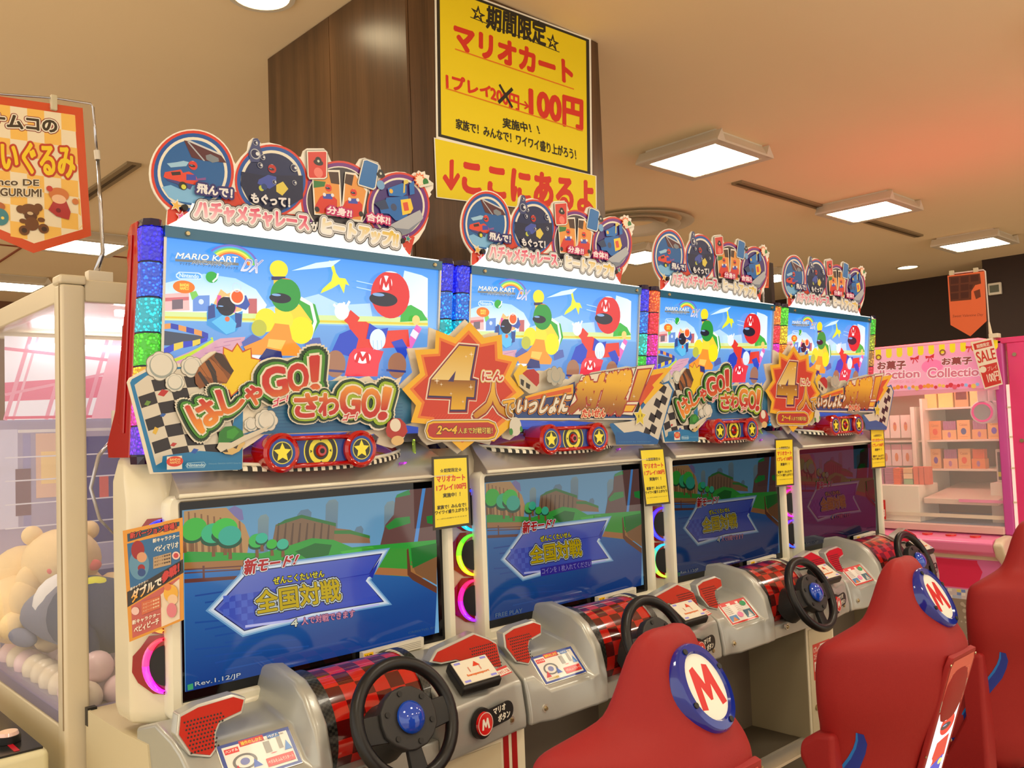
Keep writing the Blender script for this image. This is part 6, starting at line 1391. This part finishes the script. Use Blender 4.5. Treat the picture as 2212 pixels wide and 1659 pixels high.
# ------------------------------------------------------------ pink claw machine on the right
XF = 6.5
Px = lambda X: (lambda x, y: ((lambda v: (v.y, v.z))(at(x, y, 0, X))))
pk = empty('claw_machine', (XF+.45, 2.65, 0), 'pink claw machine stocked with sweets boxes at the right', 'claw machine')
kx, ky = XF+.45, 2.65
def pb(name, x0, x1, y0, y1, z0, z1, m, bevel=0, parent=pk): return MB().box(x0-kx, x1-kx, y0-ky, y1-ky, z0, z1, m).ob(name, parent, bevel=bevel)
M_pinkp = mat('hot_pink_panel', (226, 60, 120), .3, coat=.3); M_pinkl = mat('light_pink_plastic', (240, 130, 180), .3, coat=.4); M_violet = mat('violet_pink_post', (200, 80, 160), .25, coat=.5)
M_inw = mat('claw_inside_white', (236, 226, 206), .5)
YR, YL = 2.09, 3.35
pb('base_cabinet', XF, XF+.9, YR-.9, YL, 0, .76, M_pinkl, .01)
pb('corner_post', XF, XF+.07, YR-.01, YR+.055, .76, 2.09, M_violet, .012)
pb('corner_post', XF, XF+.07, YL-.06, YL, .76, 2.09, M_violet, .012)
pb('back_panel', XF+.86, XF+.9, YR-.9, YL, .76, 2.06, mat('inner_brown', (170, 130, 100), .5))
pb('roof_panel', XF, XF+.9, YR-.9, YL, 2.06, 2.10, M_pinkp, .006)
pb('side_panel', XF, XF+.03, YR-.9, YR-.035, .76, 2.06, M_pinkp, .004)
pb('pole_strip', XF-.004, XF+.012, YR-.034, YR-.016, .80, 1.78, mat('strip_pinkwhite', (250, 214, 206), .3, emit=(255,210,200), es=.5))
for z in (.98, 1.21, 1.42, 1.62): pb('strip_joint', XF-.007, XF+.012, YR-.036, YR-.014, z, z+.012, M_claw)
for y, z in ((YR-.08, 1.98), (YR-.09, 1.40), (YR-.10, 1.0)): MB().cyl((XF-.0-kx, y-ky, z), (-1,0,0), .013, .006, M_screw, 14).ob('screw', pk)
pb('front_glass', XF+.02, XF+.024, YR+.055, YL-.06, .80, 1.75, M_glass)
pb('glass_sill', XF-.02, XF+.05, YR+.05, YL-.06, .765, .815, mat('sill_pinkish', (222, 186, 176), .4), .005)
# sloped pink console shelf with red buttons and white end cap
MB().prism([(XF-.02,.755),(XF-.16,.745),(XF-.19,.72),(XF-.17,.66),(XF-.08,.62),(XF-.0,.62)], lambda x, z, d: (x-kx, d-ky, z), YR+.07, YL, M_pinkl).ob('console_shelf', pk, bevel=.012, bseg=3)
MB().prism([(XF-.0,.765),(XF-.16,.755),(XF-.21,.72),(XF-.17,.64),(XF-.05,.56),(XF-.0,.56)], lambda x, z, d: (x-kx, d-ky, z), YR+.0, YR+.068, M_claw).ob('shelf_end_cap', pk, bevel=.02, bseg=3)
for y in (2.30, 2.46, 2.62): MB().cyl((XF-.09-kx, y-ky, .748), (0,0,1), .035, .012, mat('button_red', (226, 50, 50), .2, coat=.6), 20).ob('push_button', pk, smooth='auto')
pb('cream_strip', XF-.02, XF-.0, YR+.09, YL, .585, .615, M_claw, .004)
A = Art(lambda a, b, d: (XF-.002-d-kx, a-ky, b))
A.poly([(YR-.88,.02),(YL,.02),(YL,.59),(YR-.88,.59)], (226,120,180)); A.poly([(2.33,.56),(2.30,.50),(2.33,.42),(2.40,.38),(3.3,.38),(3.3,.575),(2.33,.575)], (230,40,90))
A.poly([(YR-.88,.30),(YL,.30),(YL,.37),(YR-.88,.37)], (214,206,210))
random.seed(3)
for k in range(44):
    for r_ in range(3):
        if random.random() < .55: A.poly([(2.0+.03*k,.302+.022*r_),(2.028+.03*k,.302+.022*r_),(2.028+.03*k,.322+.022*r_),(2.0+.03*k,.322+.022*r_)], random.choice([(120,150,220),(230,220,120),(220,90,110),(180,200,230),(240,236,230)]), bump=False)
A.d += A.step; A.poly([(YR-.88,.02),(YL,.02),(YL,.30),(YR-.88,.30)], (150,136,120))
for k in range(40): A.circ(2.1+random.random()*.5, .06+random.random()*.22, random.choice((.006,.010,.014)), (190,178,162), px=False, n=14)
A.poly([(2.10,.46),(2.19,.46),(2.19,.50),(2.10,.50)], (150,60,110)); A.poly([(2.10,.41),(2.19,.41),(2.19,.45),(2.10,.45)], (70,40,90)); A.poly([(2.115,.42),(2.18,.42),(2.18,.44),(2.115,.44)], (206,200,200))
A.ob('front_print', pk, M_print)
# header board
Ph6 = Px(XF-.012); hq = [(1840,768),(2146,734),(2150,838),(1850,908)]
hb = MB().prism([(YR+.03,2.095),(YL,2.115),(YL,1.73),(YR+.03,1.75)], lambda y, z, d: (XF-.012+d-kx, y-ky, z), 0, .012, mat('header_pink', (246, 170, 196), .4)).ob('header_board', pk)
cH = crop(1850, 700, 6.11, Ph6)
A = Art(lambda a, b, d: (XF-.0125-d-kx, a-ky, b)); Qh = lambda pts, col, **k: A.poly([cH(*p) for p in pts], col, px=False, **k)
Qh([(-100,370),(1810,215),(1830,480),(1820,840),(-100,905)], ((250,190,206),(246,150,190),cH(300,600),cH(1000,400)))
A.circ(*cH(1000,560), .075, (250,130,180), r2=.05, px=False)  # pink glow of a light on the board, painted into the print
for k in range(13):
    x = 40+140*k; y = 356-.082*x
    A.poly([cH(*p) for p in ((x+70,y),(x+145,y-6),(x+147,y+85),(x+130,y+115),(x+90,y+118),(x+72,y+95))], (240,220,40), px=False, bump=False)
A.d += A.step
for x0, w_ in ((280,370),(1130,395)):
    A.text('お菓子', (cH(x0,600-.07*(x0-280)), cH(x0+w_,595-.08*(x0-280)), cH(x0+w_,480-.06*(x0-280)), cH(x0,500-.06*(x0-280))), [(.10,(250,230,230)),(.05,(150,70,70))], px=False)
for x0, w_ in ((90,740),(945,760)):
    A.text('Collection', (cH(x0,745-.04*(x0-90)), cH(x0+w_,700-.03*(x0-90)), cH(x0+w_,600-.03*(x0-90)), cH(x0,620-.04*(x0-90))), [(.10,(252,226,230)),(.03,(214,120,140))], px=False)
    A.text('コレクション', (cH(x0+250,785-.03*x0), cH(x0+700,775-.03*x0), cH(x0+700,735-.03*x0), cH(x0+250,745-.03*x0)), [(.05,(240,160,180))], px=False)
for x, y in ((150,520),(770,450),(970,430),(1500,300)):
    Qh([(x-60,y-10),(x,y-5),(x+60,y-40),(x+50,y+20),(x,y+5),(x-50,y+30)], (214,50,60)); Qh([(x-10,y),(x-30,y+70),(x-20,y+75),(x,y+10),(x+40,y+60),(x+45,y+50),(x+10,y)], (214,50,60))
random.seed(9)
for k in range(26): A.circ(*cH(350+50*k, 850-.035*50*k+random.uniform(-15,15)), random.choice((.012,.017)), random.choice([(230,90,110),(236,190,90),(150,190,230),(240,150,60),(214,60,70)]), px=False, n=12)
for x, y in ((295,440),(1140,375)): A.ring(*cH(x,y), .022, .009, (150,90,50), px=False)
A.ob('header_print', pk, print_mat('pink_header_print', es=.35, dif=.8, rough=.4))
pb('light_tube', XF+.10, XF+.13, 2.2, 3.25, 2.02, 2.045, mat('pink_machine_tube', (255,255,255), .4, emit=(255,240,215), es=22))
pb('added_roof_glow', XF+.2, XF+.7, 2.3, 3.1, 2.1005, 2.13, mat('added_pink_glow', (255,120,140), .4, emit=(255,90,90), es=3.5))  # added glow on the roof, tints the ceiling in place of the inner lights
# shelves
for z, y0, y1 in ((1.40, YR+.06, 3.30), (1.18, YR+.06, 3.30), (1.645, YR+.06, 2.80)): pb('shelf', XF+.45, XF+.84, y0, y1, z-.015, z, M_inw, .002)
pb('divider', XF+.40, XF+.84, 2.865, 2.895, .9, 1.66, mat('divider_white', (250,240,220), .4)); pb('divider', XF+.40, XF+.84, 2.80, 2.82, .9, 1.72, mat('divider_white'))
pb('chute_box', XF+.05, XF+.40, 2.72, 3.32, .815, 1.08, M_inw, .006); pb('prize_floor', XF+.05, XF+.84, YR+.06, 3.3, .78, .815, mat('blue_grey_floor', (130,148,180), .4))
MB().prism([(XF+.08,.99),(XF+.80,1.06),(XF+.80,1.02),(XF+.08,.95)], lambda x, z, d: (x-kx, d-ky, z), 2.2, 2.70, mat('tilted_tray', (222,196,176), .4)).ob('sloping_tray', pk, bevel=.004)
pb('pink_bar', XF+.06, XF+.08, 2.12, 2.45, .97, .99, M_pinkl); pb('cream_bar', XF+.04, XF+.06, 2.12, 3.2, .86, .885, M_claw)
# crane head: two white round discs with pink ring
cr_ = empty('crane_head', (XF+.10-kx, 2.27-ky, 1.60), parent=pk)
MB().cyl((0,0,0), (1,0,0), .082, .05, mat('crane_white', (240,226,230), .3, coat=.3), 32).ob('front_disc', cr_, bevel=.008)
MB().loft([[(x, r*math.cos(2*PI*k/32), r*math.sin(2*PI*k/32)) for k in range(32)] for r, x in ((.070,-.001),(.070,-.006),(.056,-.006),(.056,-.001))], mat('crane_pink', (240, 40, 140), .3, emit=(240,40,140), es=.3), cap=False).ob('pink_ring', cr_)
MB().cyl((-.002,0,0), (-1,0,0), .054, .002, mat('crane_grey', (170,166,170), .3), 28).ob('badge', cr_)
MB().cyl((.09,-.03,0), (1,0,0), .082, .05, mat('crane_white'), 32).ob('rear_disc', cr_, bevel=.008)
MB().box(.0,.05,-.03,.03,.05,.24, mat('crane_white')).ob('arm', cr_, bevel=.01); MB().box(.09,.14,-.05,-.01,.05,.22, mat('crane_white')).ob('arm', cr_, bevel=.01)
# sweets boxes on the shelves (each its own thing)
def sweets(name, y0, y1, z0, z1, x0, col, lb, art=None, dep=.08, grp='sweets boxes in the pink claw machine'):
    t = empty(name, (x0+dep/2, (y0+y1)/2, z0), lb, 'box', grp); hy = (y1-y0)/2-.001; h = z1-z0
    MB().box(-dep/2, dep/2, -hy, hy, .0, h, mat('boxcol_%d_%d_%d' % col, col, .5)).ob('carton', t, bevel=.002)
    if art:
        A = Art(lambda a, b, d: (-dep/2-d, -a, b)); art(A, hy, h); A.ob('label_print', t, M_print)
    return t
def oval_art(c2):
    def f(A, hy, h):
        A.text('Cacao', ((-hy*.6,h*.70),(hy*.6,h*.70),(hy*.6,h*.84),(-hy*.6,h*.84)), [(.02,(190,130,70))]); A.circ(0, h*.42, hy*.42, c2, r2=h*.17, px=False); A.line([(-hy*.6,h*.14),(hy*.6,h*.14)], .003, (200,140,80))
    return f
SH = [(1.40, [(2.80,2.71,(236,160,90),(230,90,50),'orange'), (2.705,2.60,(236,190,130),None,'lilac packets'), (2.595,2.50,(240,190,120),(80,90,150),'navy'), (2.49,2.385,(236,180,120),None,'pale packets'), (2.38,2.29,(240,190,120),(110,80,200),'violet')], 1.545),
      (1.18, [(2.80,2.725,(236,180,120),(120,70,170),'purple'), (2.71,2.605,(236,180,140),None,'lilac packets low'), (2.60,2.51,(240,180,110),(236,90,50),'orange'), (2.505,2.41,(240,140,70),None,'orange packets')], 1.33)]
nm_ = {0: 'upper', 1: 'lower'}
for r_, (z0, row, z1) in enumerate(SH):
    for k, (ya, yb, c, c2, what) in enumerate(row):
        lb_ = '%s pink-machine shelf, %s from left' % (nm_[r_], ('first','second','third','fourth','fifth')[k])
        if c2: sweets('sweets_box', yb, ya, z0, z1, XF+.50, c, 'kraft sweets box with %s oval, %s' % (what, lb_), oval_art(c2))
        else:
            sweets('tray_box', yb, ya, z0, z0+(z1-z0)*.5, XF+.50, c, 'low open tray box, %s' % lb_, lambda A, hy, h: A.circ(0, h*.5, .012, (180,120,170), r2=.022, px=False))
            n = 9; pc_ = (190,130,170) if 'lilac' in what or 'pale' in what else (240,110,50)
            for j in range(n):
                y = yb+.006+(ya-yb-.012)*(j+.5)/n
                o = MB().box(-.03,.03,-.0045,.0045,0,(z1-z0)*.46, mat('packet_%d_%d_%d' % pc_, pc_, .4)).ob('packet', None, (XF+.54, y, z0+(z1-z0)*.505), bevel=.001)
                tag(o, 'thin %s packet upright in tray, %s' % ('lilac' if pc_[0] == 190 else 'orange', lb_), 'packet', 'upright packets, '+lb_)
for k, (ya, yb) in enumerate(((2.82,2.73),(2.72,2.61),(2.60,2.50),(2.49,2.39))):
    sweets('sweets_box', yb, ya, 1.645, 1.80, XF+.50, [(250,220,130),(250,226,130),(214,170,110),(250,230,150)][k], '%s box on the top shelf, %s from the left' % (['yellow sweets','wide yellow sweets','brown windowed sweets','pale yellow sweets'][k], ['first','second','third','fourth'][k]), (lambda A, hy, h: A.poly([(-hy*.8,h*.35),(hy*.8,h*.35),(hy*.8,h*.9),(-hy*.8,h*.9)], (120,60,50))) if k == 2 else None)
# left compartment: white character-free towels/boxes
for k in range(4):
    sweets('white_box', 2.93+.085*k, 3.01+.085*k, 1.42, 1.60, XF+.48, (246,236,220), 'tall white sweets box, %s left of the divider, upper left shelf' % ('first','second','third','fourth')[k], lambda A, hy, h: (A.circ(0, h*.5, hy*.35, (230,150,90), r2=h*.2, px=False), A.circ(0, h*.62, hy*.22, (200,120,120), px=False)), grp='white boxes in the left compartment')
    sweets('white_box', 2.93+.085*k, 3.01+.085*k, 1.20, 1.37, XF+.48, (246,226,220), 'white sweets box with pink top, %s left of the divider, lower left shelf' % ('first','second','third','fourth')[k], lambda A, hy, h: (A.circ(0, h*.4, hy*.35, (230,150,90), r2=h*.2, px=False), A.poly([(-hy,h*.75),(hy,h*.75),(hy,h),(-hy,h)], (236,170,180))), grp='white boxes in the left compartment')
# stacks on the chute box
def flat_pile(y0, y1, n, col, z0, h, x, lbl, grp):
    for k in range(n):
        o = MB().box(-.05,.05,-(y1-y0)/2,(y1-y0)/2,0,h*.9, mat('packet_%d_%d_%d' % col, col, .45)).ob('packet', None, (x, (y0+y1)/2, z0+h*k), bevel=.001)
        tag(o, lbl, 'packet', grp)
flat_pile(3.02, 3.10, 10, (190,120,150), 1.081, .0125, XF+.2, 'flat lilac sweets packet lying in the left pile on the white chute box', 'lilac pile on the chute box')
flat_pile(2.94, 3.01, 10, (190,120,150), 1.081, .0125, XF+.2, 'flat lilac sweets packet lying in the right pile on the white chute box', 'second lilac pile on the chute box')
flat_pile(2.885, 2.935, 9, (240,100,40), 1.081, .0135, XF+.18, 'flat orange sweets packet lying in the pile on the white chute box', 'orange pile on the chute box')
for k in range(3): sweets('sweets_box', 2.68+.039*k, 2.717+.039*k, 1.081, 1.212, XF+.15, (226,110,80), 'upright salmon sweets box on the tray, %s of three' % ('right','middle','left')[k], None, .07)
for k, c in enumerate(((150,180,140), (236,200,160), (230,180,130))): sweets('sweets_box', 2.80, 2.87, 1.081+.041*k, 1.12+.041*k, XF+.15, c, 'small flat sweets box in the little stack, %s' % ('green, at the bottom','cream, in the middle','tan, on top')[k], None, .08)
# picture box leaning at right
sweets('picture_box', 2.13, 2.27, 1.095, 1.33, XF+.30, (206,196,180), 'white-framed picture box with a yellow band, leaning beside the right post', lambda A, hy, h: (A.poly([(-hy*.85,h*.08),(hy*.85,h*.08),(hy*.85,h*.92),(-hy*.85,h*.92)], (90,84,80)), A.poly([(-hy*.85,h*.18),(hy*.85,h*.18),(hy*.85,h*.32),(-hy*.85,h*.32)], (206,200,50)), A.poly([(-hy*.5,h*.4),(hy*.6,h*.4),(hy*.3,h*.7),(-hy*.6,h*.6)], (150,90,80))), .05, None)
MB().box(XF+.25-kx, XF+.40-kx, 2.10-ky, 2.30-ky, .815, 1.094, M_inw).ob('box_stand', pk)
# red price tag low at left
def tag_face(A, q): A.poly(inset(q,.0), (206,50,44)); A.text('6円', (lerp(q,.1,.85), lerp(q,.9,.85), lerp(q,.9,.5), lerp(q,.1,.5)), [(.04,(240,230,220))]); A.text('プレイ', (lerp(q,.1,.35), lerp(q,.8,.35), lerp(q,.8,.15), lerp(q,.1,.15)), [(.03,(240,230,220))])
def xposter(name, lb, quad, fn, cat, X, cm=(244,240,225), m=None, group=None, outline=None):
    P = Px(X); q = [P(*p) for p in (outline or quad)]; cy_ = sum(p[0] for p in q)/len(q); cz_ = sum(p[1] for p in q)/len(q)
    t = empty(name, (X, cy_, cz_), lb, cat, group)
    MB().prism([(a-cy_, b-cz_) for a, b in q], lambda a, b, d: (d, a, b), 0, .003, mat('xpaper_%d_%d' % (cm[0], cm[2]), cm, .5)).ob('sheet', t)
    A = Art(lambda a, b, d: (-d, a-cy_, b-cz_), P); fn(A, quad); A.ob('printed_face', t, m or M_lam); return t
xposter('price_tag', 'small red price tag low on the pink machine glass beside the farthest cabinet', [(1893,1079),(1912,1080),(1914,1122),(1895,1121)], tag_face, 'price tag', XF-.004, cm=(206,50,44))
# SALE card
def sale(A, q):
    A.poly(inset(q,.0,.0), (240,228,206)); R_ = (206,56,44)
    A.poly([lerp(q,.08,.04), lerp(q,.92,.04), lerp(q,.92,.17), lerp(q,.08,.17)], R_); A.text('期間限定', (lerp(q,.2,.15), lerp(q,.8,.15), lerp(q,.8,.07), lerp(q,.2,.07)), [(.02,(240,228,206))])
    A.text('SALE', (lerp(q,.08,.45), lerp(q,.96,.45), lerp(q,.96,.22), lerp(q,.08,.22)), [(.03,R_)])
    A.poly([lerp(q,.06,.52), lerp(q,.95,.52), lerp(q,.95,.97), lerp(q,.06,.97)], R_); A.text('100円', (lerp(q,.3,.90), lerp(q,.92,.90), lerp(q,.92,.70), lerp(q,.3,.70)), [(.04,(240,220,200))]); A.circ(*lerp(q,.2,.60), .022, (240,228,206)); A.text('プレイ', (lerp(q,.42,.66), lerp(q,.9,.66), lerp(q,.9,.57), lerp(q,.42,.57)), [(.02,(236,190,170))])
xposter('sale_card', 'white and red SALE card tilted in front of the pink header board', [(2097,740),(2144,729),(2166,830),(2127,841)], sale, 'sign', XF-.06, cm=(240,228,206))
# pole and chocolate pennant
t = empty('pennant_stand', (XF-.03, 2.115, 2.10), 'thin white pole on the pink machine carrying the chocolate pennant', 'stand')
Pk_ = Px(XF-.03)
def f6(x, y): a, b = Pk_(x, y); return (0, a-2.115, b-2.10)
MB().box(-.03,.03,-.03,.03,0,.03, M_claw).ob('clamp', t, bevel=.004); MB().tube([f6(2143,735), f6(2140,722), f6(2136,696)], [.014,.012,.006], M_claw, 10).ob('base_pole', t); MB().tube([f6(2136,696), f6(2128,586), f6(2124,583), f6(2050,592)], .005, mat('pole_white', (206,200,190), .3), 8).ob('rod', t)
for x, y in ((2056,591),(2108,585)): MB().box(-.01,.01,-.014,.014,-.035,.02, mat('clear_clip')).ob('clip', t, f6(x, y))
def choc(A, q):
    c = lambda x, y: (1840+x/2.963, 540+y/2.963)
    A.poly([c(612,165),c(848,135),c(862,455),c(758,552),c(632,480)], (222,106,62))
    A.poly([c(620,172),c(820,150),c(828,215),c(790,225),c(765,265),c(765,318),c(632,330)], (96,50,32))
    for r_ in range(3):
        for k in range(3): 
            if r_ == 2 and k == 2: continue
            A.poly([c(632+64*k,180+50*r_-8*k),c(684+64*k,174+50*r_-8*k),c(684+64*k,214+50*r_-8*k),c(634+64*k,220+50*r_-8*k)] if not (k == 2 and r_ > 0) else [c(752,222),c(776,220),c(768,250),c(752,252)], (74,36,24), bump=False)
    A.d += A.step; A.poly([c(780,265),c(820,250),c(826,300),c(795,315)], (110,56,36)); 
    A.text('Sweet Valentine Day', (c(645,438), c(842,425), c(842,405), c(645,415)), [(.0,(130,60,40))], shear=.2)
xposter('pennant', 'orange pennant printed with a bitten chocolate bar above the pink machine', [(2045,590),(2125,585),(2130,690),(2050,700)], choc, 'pennant', XF-.045, cm=(222,106,62), outline=[(2046.5,595.7),(2126,585.6),(2131,693.5),(2096,726.3),(2053.3,702)])
# two more small chocolate signs further back
for (q, lb, X) in (([(1867,703),(1890,701),(1891,745),(1868,747)], 'small orange chocolate sign just right of the farthest cabinet', 7.6), ([(1632,560),(1661,558),(1660,622),(1630,621)], 'orange chocolate sign behind, between the two farthest header signs', 6.1)):
    cs_ = xposter('chocolate_sign', lb, q, lambda A, q: (A.poly(inset(q,.0), (214,96,56)), [A.poly([lerp(q,.08+.31*k,.08+.3*r_), lerp(q,.34+.31*k,.08+.3*r_), lerp(q,.34+.31*k,.34+.3*r_), lerp(q,.08+.31*k,.34+.3*r_)], (176,70,44)) for k in range(3) for r_ in range(3)]), 'sign', X, cm=(214,96,56), group='small chocolate signs')
    MB().box(.004, .012, -.006, .006, -cs_.location.z, .12, M_rod).ob('stand_pole', cs_); MB().box(-.1, .1, -.1, .1, -cs_.location.z, -cs_.location.z+.02, M_black).ob('stand_foot', cs_)
# dark screen behind the second of those
t = empty('dark_panel', (6.3, 4.2, 0), 'narrow dark upright panel behind the farthest header sign', 'panel')
a = at(1628, 600, 0, 6.3); b = at(1665, 600, 0, 6.3); t.location = (6.3, (a.y+b.y)/2, 0)
MB().box(0, .05, -(a.y-b.y)/2, (a.y-b.y)/2, 0, at(1645, 570, 0, 6.3).z, mat('panel_dark', (50, 38, 28), .5)).ob('board', t, bevel=.004); MB().box(.0,.2,-.1,.1,0,.03, M_black).ob('foot', t)
